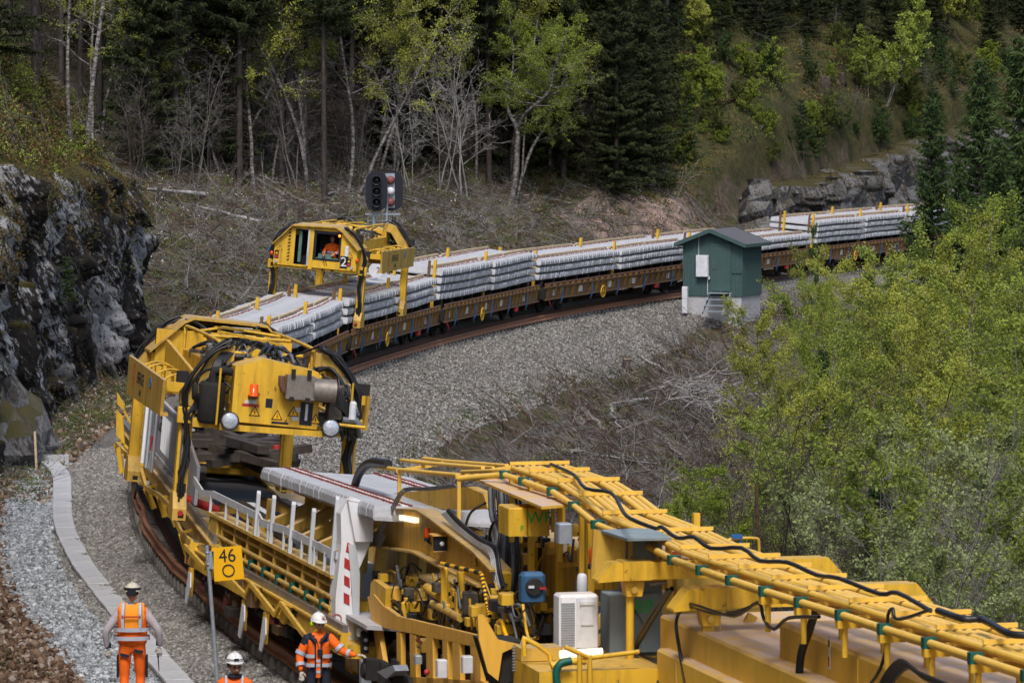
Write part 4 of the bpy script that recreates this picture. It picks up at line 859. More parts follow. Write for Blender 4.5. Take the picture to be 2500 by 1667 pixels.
# ------------------------------------------------------------------ conveyor wagon
K=Fr(frame(aZ(60),a2=aZ(76.5)) @ Matrix.Translation((-.10,0,0)))
con=empty('conveyor_wagon',K.M,'yellow conveyor wagon with white handrail carrying new sleepers to the machine','wagon')
ya,yb=onx(K,826,-1.3,1.6),onx(K,522,-1.3,1.6); zl=1.62
m=MB(); m.b(-1.42,-1.12,ya,yb,zl-.05,zl); m.b(-1.16,-1.12,ya,yb,.8,zl-.05); m.b(-1.42,-1.16,ya,yb,.92,.96)
for y in np.arange(ya+.05,yb,1.15): m.prism([(-1.40,.96),(-1.36,zl-.05),(-1.16,zl-.05),(-1.16,.96)],'y',y-.03,y+.03)
m.b(1.12,1.42,ya,yb,1.0,zl); m.b(-1.40,-1.14,yb-.9,yb-.3,.96,zl); wall=m.build('side_wall',M_YEL2,con)
m=MB()
for j,z in enumerate((zl-.18,zl-.34,zl-.50)):
    m.tube([(-1.34-.02*j,ya,z),(-1.34-.02*j,yb-1.,z)],.038 if j else .03,7)
pp=m.build('air_pipe',M_YEL2,con); m=MB()
for y in np.arange(ya+.6,yb-1,1.15): m.b(-1.43,-1.30,y-.05,y+.05,zl-.57,zl-.42)
m.build('pipe_clamp',M_GREEN,pp)
m=MB(); m.b(-1.52,-1.40,ya-1.5,yb+1.2,.60,.90); m.b(-1.56,-1.36,ya-1.5,yb+1.2,.90,.93); m.b(1.4,1.52,ya-1.5,yb+1.2,.60,.90); m.b(-1.3,1.3,ya-1.,yb+1.2,.5,.7); m.build('side_beam',M_YEL,con)
m=MB(); m.b(-1.50,-1.42,ya-1.5,yb+1.2,.93,1.04); m.b(1.43,1.49,ya-1.5,yb+1.2,.93,1.04); m.build('crane_rail',M_STEEL,con)
m=MB(); pr=None
for k,(px_,z) in enumerate(((452,.95),(500,.78),(512,.98),(600,.72),(612,.95),(672,.70),(686,.92),(752,.62),(790,.60))):
    a=Vector((-1.66,onx(K,px_,-1.66,z),z))
    if pr is not None: m.beam(pr,a,.05,.08)
    m.beam(a,(-1.50,a.y,.8),.05,.05)
    if k in (2,4,6): m.prism([(a.y-.5,a.z),(a.y+.35,a.z),(a.y+.3,a.z-.3),(a.y,a.z-.32)],'x',-1.60,-1.56)
    pr=a
m.build('skirt_rail',M_YEL,con)
for px_,py_ in ((593,1512),(645,1560),(462,1370)):
    p=Vector((-1.68,onx(K,px_,-1.68,.35),.36)); m=MB(); m.prism([(p.y-.2,p.z-.02),(p.y+.02,p.z-.32),(p.y+.22,p.z-.30),(p.y+.1,p.z+.22),(p.y-.1,p.z+.22)],'x',-1.70,-1.68,0); m.prism([(p.y+.05,p.z-.2),(p.y+.4,p.z-.16),(p.y+.3,p.z+.28),(p.y+.1,p.z+.28)],'x',-1.66,-1.60,1); m.build('clearance_plate',[M_PLATE,M_YEL],con)
m=MB()
for k in range(60):
    y=tq.uniform(ya-1,yb+1); x=-tq.uniform(.9,1.55); z=tq.uniform(.15,.75); s=tq.uniform(.06,.22); m.rb(x-s/2,x+s/2,y-s,y+s,z,z+s*tq.uniform(.6,1.6),.01,tq.choice((0,0,1,2,0,3)))
for k in range(14):
    y=tq.uniform(ya-1,yb); m.tube(arcp((-1.5,y,.8),(-1.45,y+tq.uniform(.3,.9),.7),-.25),.018,5,tq.choice((0,3)),False)
m.build('brake_gear',[M_DARK,M_YEL,M_WBRN,M_CLIP],con)
bogie(con,5.6); bogie(con,-3.2)
# white handrail
m=MB(); hz_=((473,2.02),(495,1.86),(520,1.93),(632,1.93),(640,1.86),(700,1.93),(822,1.93)); pr=None; HB=[]
for px_,z in hz_:
    a=Vector((-1.38,onx(K,px_,-1.38,z),z)); HB.append(a)
    if pr is not None: m.beam(pr,a,.03,.12)
    pr=a
hr=m.build('handrail',M_LGREY,con)
for px_,zt2 in ((629,2.30),(666,2.34),(713,2.38),(762,2.42),(815,2.75)):
    y=onx(K,px_,-1.40,2.1); m=MB(); m.b(-1.43,-1.37,y-.03,y+.03,zl,zt2); m.prism([(y-.03,zt2),(y+.03,zt2),(y,zt2+.05)],'x',-1.43,-1.37); m.build('post',M_LGREY,con)
for px_ in (515,552,580,605,632,655,693,708,737,768,793,815):
    y=onx(K,px_,-1.38,1.75); m=MB(); m.b(-1.405,-1.365,y-.02,y+.02,zl,1.9); m.build('baluster',M_LGREY,con)
# twin chain conveyors rising from the wagon to the sleepers, brackets below the sleepers
m=MB()
for x in (-.72,.25):
    zz_=[(1.62,0),(1.75,.25),(1.70,.6),(1.45,1.)]; a0_,a1_=onx(K,545 if x<0 else 640,x,1.7),onx(K,705 if x<0 else 840,x,1.5); pts=[Vector((x,a0_+(a1_-a0_)*t,z)) for z,t in zz_]
    for a,b_ in zip(pts[:-1],pts[1:]): m.beam(a,b_,.15,.06,0); m.beam(a-Vector((0,0,.12)),b_-Vector((0,0,.12)),.10,.18,1); m.beam(a+Vector((.2,0,-.02)),b_+Vector((.2,0,-.02)),.14,.05,2)
    for k in range(26): q=pts[0].lerp(pts[1],k/26*4%1) if 0 else None
m.build('chain_conveyor',[M_RUB,M_YEL2,M_LGREY],con)
nS=33; ys0=K.at(636,1140,x=-1.2); ys1=K.at(850,1213,x=-1.2)
y0,y1=ys1.y,ys0.y; z0,z1=ys1.z-.22,ys0.z-.22
m=MB(); m.beam((-.5,y0-1.5,z0-.12),(-.5,y1+.2,z1-.1),.14,.16); m.beam((.5,y0-1.5,z0-.12),(.5,y1+.2,z1-.1),.14,.16)
for k in range(5):
    t=.08+k*.2; y=y0+(y1-y0)*t; z=z0+(z1-z0)*t; m.beam((-1.36,y-.9,z-.62),(-.1,y+.2,z-.18),.08,.16); m.b(-.56,-.44,y,y+.12,1.1,z-.1); m.b(.44,.56,y,y+.12,1.1,z-.1)
m.b(-1.1,1.1,y1+.6,y1+.8,1.5,1.75); m.b(-.9,-.8,y1+.5,y1+.7,1.5,2.1); m.build('sleeper_table',M_YEL2,con)
m=MB(); m.b(-1.2,1.3,y0-2,y1+3,1.02,1.08); m.build('deck',M_CONC,con)
for k in range(nS+7):
    t=k/(nS-1); y=y1+(y0-y1)*t; z=z1+(z0-z1)*t; sl=math.atan2(z0-z1,y0-y1)
    o=link('concrete_sleeper',slp,None,K.M @ Matrix.Translation((.08+tq.uniform(-.012,.012),y,z)) @ Matrix.Rotation(math.atan((z1-z0)/(y1-y0)),4,'X'))
    tag(o,'new sleeper in the single row on the conveyor, in front of the front gantry','sleeper','new sleepers in one row on the conveyor')
# ------------------------------------------------------------------ white panel post with red bars
PN=Fr(frame(aZ(67.6)))
X1,X2=-1.62,-1.05
pan=empty('machine_post',PN.M,'tall white steel post with four red bars at the end of the yellow machine','machine post')
po=PL(PN,[(849,1219),(868,1228),(868,1300),(905,1325),(869,1408),(876,1560),(893,1575),(873,1592),(820,1562),(820,1461),(834,1330),(833,1255)],'y',-.02)
m=MB(); m.prism(po,'y',-.0,.42); w_=m.build('panel',M_WHT,pan)
po2=PL(PN,[(850,1222),(914,1236),(910,1322),(868,1322)],'y',-.12); m=MB(); m.prism(po2,'y',-.12,-.02); m.prism(PL(PN,[(849,1219),(914,1234),(905,1230),(860,1212)],'y',0),'y',-.1,.1); m.build('top_box',M_WHT,pan)
m=MB(); m.prism(PL(PN,[(850,1328),(868,1328),(878,1400),(876,1560),(866,1570),(858,1430)],'y',-.03),'y',-.05,-.02); m.build('edge_plate',M_LGREY,pan)
for pts in ([(848,1323),(861,1330),(861,1352),(844,1346)],[(841,1360),(853,1367),(854,1392),(840,1384)],[(840,1403),(853,1410),(854,1434),(840,1426)],[(839,1445),(853,1452),(853,1477),(839,1470)]):
    m=MB(); m.prism(PL(PN,pts,'y',-.004),'y',-.010,-.002); m.build('red_bar',M_RED,pan)
m=MB(); m.prism(PL(PN,[(859,1340),(862,1330),(858,1440),(857,1455)],'y',-.004),'y',-.012,-.002); m.build('red_line',M_RED,pan)
m=MB(); p=PN.at(822,1510,y=-.01); ring(m,(p.x,-.01,p.z),.07,.008,'y'); m.build('red_oval',M_RED,pan,Matrix.Diagonal((1,1,1,1)))
# ------------------------------------------------------------------ track renewal machine, foreground
MX,MY=2.42,53.7; hd=math.atan(.234)
Mm=Matrix.Translation((MX,MY,0)) @ Matrix.Rotation(hd,4,'Z')
F=Fr(Mm)
rm=empty('renewal_machine',Mm,'big yellow track laying machine filling the lower right, with pipes along its roof','rail machine')
def slabp(name,pts,ax,v,th,mat,parent=rm): m=MB(); m.prism(PL(F,pts,ax,v),ax,v,v+th); return m.build(name,mat,parent)
# roof hoods and ledges: rounded long boxes, each with its own length
def lbox(name,x0,x1,y0,y1,z0,z1,mat,parent=rm,e=.03): m=MB(); m.rb(x0,x1,y0,y1,z0,z1,e); return m.build(name,mat,parent)
hA=F.at(1908,1516,x=-.75); hz=hA.z; 
hood=lbox('roof_hood',-.78,.62,-26,hA.y,2.55,hz,M_HOOD,e=.04)
lA=F.at(1620,1497,x=-1.0)
lbox('side_ledge',-1.02,1.05,-26,lA.y+.1,2.20,lA.z-.02,M_HOOD); 
lB=F.at(1622,1520,x=-1.12)
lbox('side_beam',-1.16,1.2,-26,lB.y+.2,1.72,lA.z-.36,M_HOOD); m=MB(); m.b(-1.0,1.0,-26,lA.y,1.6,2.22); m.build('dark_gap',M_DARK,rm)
lbox('lower_beam',-1.28,1.25,-26,lB.y-.6,1.05,1.66,M_HOOD); lbox('side_skirt',-1.36,1.3,-26,lB.y-2.6,.4,1.0,M_YEL)
m=MB()
for y in (-2.5,-5,-7.6,-10.2): m.b(-1.175,-1.16,y-.02,y+.02,1.72,lA.z-.4); m.b(-.79,-.78,y-.5,y-.48,2.55,hz-.05)
m.build('weld_seam',M_YEL2,rm)
sg=MB(); p=F.at(2024,1590,x=-.79); sg.b(-.79,-.785,p.y-.03,p.y+.03,p.z-.18,p.z+.16,0); sg.b(-.795,-.79,p.y-.02,p.y+.02,p.z-.15,p.z-.05,1); sg.b(-.795,-.79,p.y-.02,p.y+.02,p.z+.05,p.z+.12,2); sg.build('warning_sticker',[M_PLATE,M_RED,M_BLK],rm)
# outriggers
def outrig(name,pl_,pr,ytop,hh,ylocal,capL=True):
    a=F.at(pl_,ytop,y=ylocal); b=F.at(pr,ytop,y=ylocal); m=MB(); z=a.z; h=hh
    m.prism([(a.x+.16,z),(b.x-.0,z-.0),(b.x,z-h),(a.x+.38,z-h),(a.x-.02,z-h*1.12),(a.x-.02,z-h)],'y',ylocal-.16,ylocal+.16)
    m.b(a.x+.28,a.x+.62,ylocal-.19,ylocal+.19,z-h*1.02,z+.012); m.prism([(a.x+.30,z-h),(a.x+.56,z-h),(a.x+.52,z-h-.20),(a.x+.34,z-h-.20)],'y',ylocal-.1,ylocal+.1)
    o=m.build(name,M_YEL,rm)
    c=MB(); c.cyl((a.x+.42,ylocal-.14,z-h-.12),(a.x+.42,ylocal+.14,z-h-.12),.04,12); c.build('pivot_pin',M_YEL2,o)
    m=MB(); m.prism([(b.x-.5,z-.03),(b.x+.12,z-.03),(b.x+.32,z-h-.05),(b.x-.5,z-h-.05)],'y',ylocal+.17,ylocal+.3); m.build('end_cap',M_YEL,o)
    return a.x+.42,z-h-.12
yb1=F.at(1746,1395,z=3.28).y; yb2=F.at(1941,1452,z=3.3).y
x1,z1_=outrig('outrigger_beam',1457,2010,1372,.20,-.75); x2,z2_=outrig('outrigger_beam',1640,2225,1436,.22,-2.9)
m=MB(); m.cyl((x1-.02,-.75,z1_),(x1-.02,-.75,.3),.048,12); m.build('support_pole',M_YEL,rm)
a=F.at(1690,1530,y=-2.9); b=F.at(1722,1690,y=-2.9); m=MB(); m.beam((x2,-2.9,z2_),(b.x,-2.9,b.z),.13,.1); m.build('support_pole',M_YEL,rm)
for (p0,q0) in (((1838,1500),(1735,1690)),((1902,1525),(1820,1680)),((1490,1487),(1385,1600)),((1640,1440),(1572,1565)),((1555,1500),(1370,1620)),((1800,1560),(1700,1700))):
    y=-2.2 if p0[0]>1700 else 1.2; a=F.at(*p0,y=y); b=F.at(*q0,y=y); m=MB(); m.beam(a,b,.09,.11); m.build('brace',M_YEL2,rm)
m=MB(); m.cyl((x1+.2,-.8,z1_+.05),(F.at(1625,1428,y=-.8).x,-.8,z1_+.07),.022,8); m.cyl((x2+.2,-2.95,z2_+.05),(F.at(1810,1493,y=-2.9).x,-2.95,z2_+.06),.025,8); m.build('hydraulic_rod',M_SIL,rm)
for px_,py_,yy in ((1972,1385,-.3),(1655+160,1330,2.3)):
    a=F.at(px_,py_,y=yy); m=MB(); m.tube(smooth([(a.x-.2,yy,a.z-.25),(a.x-.2,yy,a.z+.02),(a.x-.15,yy,a.z+.08),(a.x+.15,yy,a.z+.08),(a.x+.2,yy,a.z+.02),(a.x+.2,yy,a.z-.25)]),.02,6); m.build('grab_loop',M_YEL,rm)
p=F.at(1800,1310,y=2.3); m=MB(); m.b(p.x-.08,p.x+.06,2.26,2.34,p.z-.02,p.z+.03); m.b(p.x+.03,p.x+.05,2.29,2.31,p.z-.25,p.z); m.build('blue_tape',M_STRAP,rm)
# pipe rack
bars=[(1245,1131,4.02),(1292,1147,4.02),(1362,1171,4.0),(1415,1205,3.94),(1471,1250,3.84),(1580,1293,3.76),(1660,1334,3.84),(1730,1358,3.89),(1803,1382,3.9),(1885,1408,3.9),(1972,1434,3.9),(2073,1464,3.9),(2177,1497,3.9),(2286,1530,3.9),(2400,1566,3.9),(2530,1608,3.9)]
B=[]; rack=MB().b(0,.01,0,.01,3.7,3.71).build('rack_frame',M_PIPE,rm)
for x,y,h in bars: B.append(F.I @ P(x,y,h))
WR=.82
for i,p in enumerate(B):
    q=Vector((p.x+WR,p.y+.0,p.z)); dz=Vector((0,0,0))
    m=MB(); m.beam(p,q,.03,.045); m.build('rack_bar',M_PIPE,rack); m=MB(); m.beam(p-Vector((.03,0,.17)),q-Vector((0,0,.17)),.03,.04); m.build('rack_bar',M_PIPE,rack)
for k in range(9):
    if k in (5,): continue
    t=.05+k*.112; o=WR*t; r=(.038,.03,.042,.042,.036,.028,.042,.035,.04)[k]; m=MB()
    m.tube([p+Vector((o,0,-.065)) for p in B[:(99)]],r,8); m.build('rack_pipe',M_PIPE,rack)
for k in range(3):
    o=WR*(.1+k*.35); m=MB(); m.tube([p+Vector((o,0,-.235)) for p in B],.026,7); m.build('rack_pipe',M_PIPE,rack)
cl=[]; 
ol=[p+Vector((-.075,0,-.15)) for p in B]; m=MB(); m.tube([F.I@P(1120,1168,3.78)]+ol[0:],.042,8); m.build('edge_pipe',M_PIPE,rack)
for p in ol:
    m=MB(); m.b(p.x-.065,p.x+.065,p.y-.05,p.y+.05,p.z-.05,p.z+.055); m.build('green_clamp',M_GREEN,rack)
    if p.y<hA.y: m=MB(); m.cyl((p.x+.03,p.y,p.z-.05),(p.x+.03,p.y,hz-.01),.032,8); m.b(p.x-.06,p.x+.2,p.y-.05,p.y+.05,p.z-.13,p.z-.05); m.cyl((p.x+.5,p.y+.2,p.z-.05),(p.x+.5,p.y+.2,hz-.01),.03,8); m.build('rack_leg',M_YEL,rack)
    elif p.y>2 : m=MB(); m.beam((p.x+.1,p.y,p.z-.05),(p.x+.1,p.y,p.z-.9),.06,.06); m.beam((p.x+.8,p.y,p.z-.05),(p.x+.8,p.y,p.z-.9),.06,.06); m.build('rack_leg',M_YEL,rack)
hp=[(1470,1178),(1520,1192),(1512,1215),(1540,1262),(1560,1285),(1600,1287),(1640,1300)]
hs=[F.I@P(x,y,4.06) for x,y in ((1345,1133),(1395,1160),(1440,1190),(1485,1206),(1520,1240),(1545,1270),(1590,1284),(1625,1292),(1650,1306),(1690,1318),(1745,1330),(1800,1345),(1860,1360),(1925,1380),(1985,1396),(2060,1418),(2140,1443),(2190,1452),(2280,1485))]
m=MB(); m.tube(smooth([v+Vector((.05*math.sin(i*2.4),0,.035*math.sin(i*3.0))) for i,v in enumerate(hs)],3),.024,7); m.build('rack_hose',M_RUB,rm)
m=MB(); m.tube(smooth([F.I@P(x,y,4.02) for x,y in ((2290,1490),(2350,1510),(2400,1512),(2460,1545),(2520,1550))],3),.036,7); m.build('rack_hose',M_RUB,rm)
m=MB(); m.tube(smooth([F.at(x,y,x=-.95) for x,y in ((1993,1483),(1975,1540),(1955,1600),(1950,1690))],3),.045,8); m.build('drop_hose',M_RUB,rm)
m=MB(); m.tube(smooth([F.at(x,y,x=-.9) for x,y in ((2272,1487),(2210,1508),(2185,1508),(2180,1485),(2168,1500),(2165,1560),(2150,1630),(2110,1690))],3),.018,6); m.build('cable',M_RUB,rm)
m=MB()
for k in range(5): m.tube(smooth([F.at(x+k*5,y+k*4,x=-.95) for x,y in ((2140,1690),(2165,1640),(2195,1612),(2215,1620),(2240,1640),(2300,1665),(2350,1690))],3),.022,6)
m.build('cable_bundle',M_RUB,rm)
# thin pipes reaching left over the conveyor
m=MB(); A1=[F.at(x,y,x=-.9) for x,y in ((925,1140),(975,1147),(1120,1160))]; 
for dx,dz,r in ((0,0,.035),(.35,.1,.03),(.5,.1,.02),(.7,.12,.03)): m.tube([a+Vector((dx,0,dz)) for a in A1],r,7)
for a in A1[1:]: m.beam(a+Vector((-.05,0,-.02)),a+Vector((.75,0,.1)),.05,.05); m.beam(a,a+Vector((0,0,-.75)),.05,.05)
a=A1[2]; 
for k in range(6): m.tube([a+Vector((.05+k*.13,0,.05)),B[0]+Vector((-.02+k*.13,.1,-.1))],.028,7)
m.build('reach_pipe',M_PIPE,rm)
m=MB(); 
for k in range(3): m.tube(smooth([F.at(x,y+k*4,x=-.9+.12*k) for x,y in ((948,1132),(905,1128),(880,1150),(868,1180),(857,1218))],4),.07-.012*k,8)
m.build('feed_hose',M_RUB,rm)
m=MB(); 
for k in range(3): m.tube(smooth([F.at(x+k*3,y+k*3,x=-1.2) for x,y in ((1110,1182),(1040,1190),(985,1193),(960,1230),(932,1280),(912,1318),(920,1330),(935,1300))],3),.012,6)
m.build('cable_bundle',M_GHOSE,rm)
# booms (two arched yellow arms seen from the side)
bm1=slabp('boom_arm',[(943,1208),(950,1204),(1140,1188),(1180,1205),(1190,1240),(1130,1245),(1040,1240),(945,1228)],'x',-.35,.16,M_YEL)
bm2=slabp('boom_arm',[(930,1240),(1040,1246),(1065,1262),(1180,1350),(1225,1400),(1222,1440),(1190,1428),(1080,1372),(1030,1345),(930,1328)],'x',-1.02,.14,M_YEL)
m=MB()
for (a,b_) in zip([(930,1238),(1040,1246),(1070,1264),(1180,1348),(1222,1392)][:-1],[(1040,1246),(1070,1264),(1180,1348),(1222,1392)]): 
    p=F.at(*a,x=-1.0); q=F.at(*b_,x=-1.0); m.beam(p,q,.30,.03)
for (a,b_) in zip([(930,1330),(1030,1347),(1080,1374),(1190,1430)][:-1],[(1030,1347),(1080,1374),(1190,1430)]):
    p=F.at(*a,x=-1.0); q=F.at(*b_,x=-1.0); m.beam(p,q,.30,.03)
m.build('boom_flange',M_YEL2,bm2)
w=F.at(1162,1368,x=-1.03); m=MB(); warn_tri(bm2,-1.03,w.y,w.z,.09,'-x')
m=MB()
for k in range(5): m.tube(smooth([F.at(x+k*4,y-k*2,x=-1.05) for x,y in ((1080,1252),(1110,1285),(1160,1325),(1195,1345),(1205,1400),(1215,1440))],3),.024,6,1 if k<3 else 0)
m.build('boom_hoses',[M_RUB,M_LGREY],bm2)
l=MB(); a=F.at(975,1262,x=-1.06); b=F.at(1017,1270,x=-1.06); l.beam(a,b,.06,.075); l.build('tube_lamp',M_LAMP,rm)
def beacon(px_,py_,x,r,h): 
    a=F.at(px_,py_,x=x); m=MB(); m.lathe(a,[(r*.9,0),(r,.01),(r,h*.85),(r*.8,h)],'z',14,0); m.lathe(a,[(r*1.1,-h*.3),(r*1.1,0)],'z',12,1); m.beam(a+Vector((0,0,-h*.3)),a+Vector((.1,0,-h*.9)),.03,.03,1); m.build('orange_beacon',[M_ORG,M_DARK],rm)
beacon(1043,1312,-1.08,.042,.14); beacon(1453,1376,-.9,.085,.20); beacon(1652,1366,-.1,.06,.10)
a=F.at(1075,1325,x=-1.1); m=MB(); f_=[(-.13,-.11),(.13,-.11),(.13,.11),(-.13,.11)]; g_=[(-.07,-.06),(.07,-.06),(.07,.06),(-.07,.06)]
y0=a.y; Vv=[(a.x+u,y0-.12,a.z+v) for u,v in f_]+[(a.x+u,y0+.12,a.z+v) for u,v in g_]; m.add(Vv,[(4,5,6,7),(0,1,5,4),(1,2,6,5),(2,3,7,6),(3,0,4,7)],0); m.b(a.x-.115,a.x+.115,y0-.10,y0-.095,a.z-.095,a.z+.095,1); m.sph((a.x,y0-.12,a.z),.035,10,6,2); m.b(a.x-.14,a.x+.16,y0-.14,y0+.16,a.z+.11,a.z+.125,0); m.build('horn_speaker',[M_ORY,M_BLK,M_WHT],rm)
# canopy and boxes
cv=[F.I@P(x,y,3.76) for x,y in ((1154,1164),(1285,1166),(1428,1228),(1322,1236))]
m=MB(); m.add([tuple(v) for v in cv]+[(v.x,v.y,v.z-.035) for v in cv],[(0,1,2,3),(7,6,5,4),(0,4,5,1),(1,5,6,2),(2,6,7,3),(3,7,4,0)]); m.build('canopy',M_HOOD,rm)
yW=4.9; a=F.at(1242,1240,y=yW); b=F.at(1288,1308,y=yW); c=F.at(1340,1300,y=yW)
m=MB(); m.rb(a.x,b.x+.0,yW,yW+.6,b.z,a.z,.015); m.rb(b.x+.004,c.x,yW-.05,yW+.55,b.z+.0,a.z,.015); wf=m.build('control_box',M_YEL,rm)
text('WF',.22,FACE(b.x+.14,yW-.055,(a.z+b.z)/2+.05,'-y'),wf,M_GRN); text('F',.1,FACE(b.x-.08,yW-.005,b.z+.1,'-y'),wf,M_GRN)
m=MB(); m.b(b.x+.30,b.x+.34,yW-.09,yW-.05,b.z+.05,a.z); m.build('box_hinge',M_YEL2,wf)
a=F.at(1364,1278,y=2.6); b=F.at(1398,1326,y=2.6); m=MB(); m.rb(a.x,b.x,2.6,2.8,b.z,a.z,.015); m.build('junction_box',M_GALV,rm)
# cabinet BB
yc_=-.2; a=F.at(1488,1292,y=yc_); b=F.at(1640,1312,y=yc_)
cab_=MB(); top=F.at(1560,1300,y=yc_).z
P0=F.at(1535,1325,y=yc_); P1=F.at(1618,1330,y=yc_); Pb=F.at(1600,1585,y=yc_)
cab_.rb(P0.x,P1.x,yc_,yc_+.5,F.at(1560,1600,y=yc_).z,top,.015); Pq=F.at(1488,1450,y=yc_-.1); cab_.rb(Pq.x,P0.x+.35,yc_-.12,yc_+.35,F.at(1500,1590,y=yc_).z,Pq.z,.015)
bb=cab_.build('switch_cabinet',M_CABG,rm)
text('BB',.22,FACE(P0.x+.16,yc_-.125,F.at(1560,1478,y=yc_).z,'-y'),bb,M_GRN,sx=1.0)
m=MB(); rf_=[F.I@P(x,y,top+.02) for x,y in ((1466,1293),(1532,1314),(1640,1312),(1610,1296),(1560,1288))]; n=len(rf_); m.add([tuple(v) for v in rf_]+[(v.x,v.y,v.z-.03) for v in rf_],[tuple(range(n)),tuple(range(2*n-1,n-1,-1))]+[(i,i+n,(i+1)%n+n,(i+1)%n) for i in range(n)]); m.build('cabinet_roof',M_CABG,bb)
q0,q1,q2,q3=[F.at(x,y,y=yc_-.02) for x,y in ((1466,1298),(1527,1315),(1523,1410),(1459,1420))]
m=MB(); m.add([(v.x,yc_-.05+.35*(i in(0,3)),v.z) for i,v in enumerate((q0,q1,q2,q3))]+[(v.x,yc_+.0+.35*(i in(0,3)),v.z) for i,v in enumerate((q0,q1,q2,q3))],[(0,1,2,3),(7,6,5,4),(0,4,5,1),(1,5,6,2),(2,6,7,3),(3,7,4,0)]); m.b(q1.x+.02,q1.x+.07,yc_-.1,yc_-.05,P1.z-.6,top); m.b(P1.x+.02,P1.x+.09,yc_-.1,yc_-.04,P1.z-.55,top); m.b(q1.x,P1.x+.09,yc_-.1,yc_-.06,top-.03,top); m.beam((q1.x+.3,yc_-.09,top-.03),(P1.x,yc_-.09,P1.z-.45),.035,.03); m.b(q1.x,P1.x,yc_-.09,yc_-.06,P1.z-.42,P1.z-.38); m.build('cabinet_guard',M_YEL2,bb)
# air conditioner
ya_=-.35; a=F.at(1366,1452,y=ya_); b=F.at(1462,1590,y=ya_); xm=F.at(1407,1480,y=ya_).x
m=MB(); m.rb(a.x,b.x,ya_,ya_+.32,b.z,a.z,.03); ac=m.build('air_conditioner',M_WHT,rm)
m=MB(); n_=18
for k in range(n_): 
    z=b.z+.08+(a.z-b.z-.16)*k/n_; m.b(a.x+.02,xm-.02,ya_-.012,ya_-.003,z,z+.014)
m.build('grille',M_GALV,ac)
m=MB(); m.b(xm,b.x-.02,ya_-.01,ya_,b.z+.05,a.z-.04); m.b(xm+.05,b.x-.07,ya_-.025,ya_-.01,a.z-.36,a.z-.12); m.b(xm+.04,b.x-.06,ya_-.04,ya_-.01,a.z-.12,a.z-.08); m.build('side_cover',M_PLATE,ac)
for px_,py_,y in ((1421,1425,.9),(1837,1565,-2.5)):
    a=F.at(px_,py_,y=y); m=MB(); m.lathe((a.x,y,a.z),[(.062,-.12),(.068,-.11),(.06,.09),(.045,.12),(.02,.13)],'z',14); m.build('white_canister',M_PLATE,rm)
# hose reel
yr=1.4; a=F.at(1308,1432,y=yr); m=MB(); rr=.155
m.rb(a.x-.17,a.x+.13,yr,yr+.22,a.z-.18,a.z+.17,.04,0); m.lathe((a.x-.02,yr,a.z),[(.11,0),(.11,-.03),(.10,-.035)],'y',20,1); m.b(a.x-.10,a.x-.03,yr-.05,yr-.03,a.z-.01,a.z+.02,2); m.b(a.x+.04,a.x+.12,yr-.05,yr-.03,a.z-.03,a.z,3); m.build('hose_reel',[M_BLUE,M_DARK,M_PLATE,M_RED],rm)
# front frame with openings (the ballast-plough side frame) nearest the worker
fr=[(898,1458),(930,1500),(1060,1520),(1170,1560),(1182,1680),(930,1690),(905,1560)]
def fp(name,pts,mat=M_ORY,x=-1.42,th=.07,parent=rm): return slabp(name,pts,'x',x,th,mat,parent)
FX=-1.42
frm=fp('side_frame',[(897,1456),(912,1450),(935,1478),(972,1504),(1172,1552),(1180,1582),(930,1530),(925,1545)])
fp('frame_leg',[(897,1456),(925,1545),(948,1690),(925,1690),(915,1560)])
for x0,x1_ in ((968,978),(1000,1014),(1040,1056),(1080,1092),(1104,1122),(1148,1172)): fp('frame_post',[(x0,1535+(x0-930)*.16),(x1_,1537+(x1_-930)*.16),(x1_+2,1700),(x0+2,1700)])
text('MATISA',.10,FACE(-1.425,F.at(1100,1590,x=-1.43).y,F.at(1100,1590,x=-1.43).z,'-x'),frm,M_CLIP) if 0 else None
fp('frame_post',[(925,1646),(1180,1662),(1180,1700),(925,1700)])
m=MB(); m.b(-1.2,1.2,F.at(1170,1600,x=-1.2).y,F.at(930,1600,x=-1.2).y,.3,2.0); m.build('inner_frame',M_YEL2,rm,Matrix.Translation((.45,0,-.2)))
yl=F.at(905,1440,x=-1.38); fp('front_plate',[(905,1422),(912,1414),(942,1436),(940,1488),(903,1458)],M_YEL,-1.40,.1)
txt=F.at(1022,1572,x=-1.43); m=MB(); m.b(-1.428,-1.42,txt.y-.22,txt.y+.22,txt.z+.02,txt.z+.06); m.build('faded_red_stripe',M_CLIP,frm); m=MB(); m.b(-1.428,-1.42,txt.y-.12,txt.y+.14,txt.z-.06,txt.z-.03); m.build('faded_grey_stripe',M_HYD,frm)
m=MB()
for px_,py_,w,h,mi in ((960,1448,.16,.20,1),(988,1490,.1,.26,0),(1010,1455,.14,.10,0),(1060,1455,.3,.12,2),(1090,1480,.3,.1,0),(1120,1470,.18,.3,0),(1085,1428,.1,.5,0),(1140,1470,.2,.3,2),(1170,1500,.15,.3,0),(1200,1480,.2,.3,0)):
    a=F.at(px_,py_,x=-1.25); m.rb(-1.3,-1.3+w,a.y-w/2,a.y+w/2,a.z-h/2,a.z+h/2,.02,mi)
a=F.at(1125,1395,x=-1.2); b=F.at(1125,1480,x=-1.2); m.cyl((-1.2,a.y,b.z),(-1.2,a.y,a.z),.055,12,0); a=F.at(958,1430,x=-1.2); m.lathe((-1.2,a.y,a.z-.28),[(.09,0),(.1,.02),(.1,.26),(.08,.3)],'z',14,2)
a=F.at(1090,1490,x=-1.3); m.cyl((-1.3,a.y+.9,a.z),(-1.3,a.y-.9,a.z),.055,10,3); m.cyl((-1.25,a.y+1.5,a.z+.15),(-1.25,a.y+.5,a.z+.12),.07,10,0)
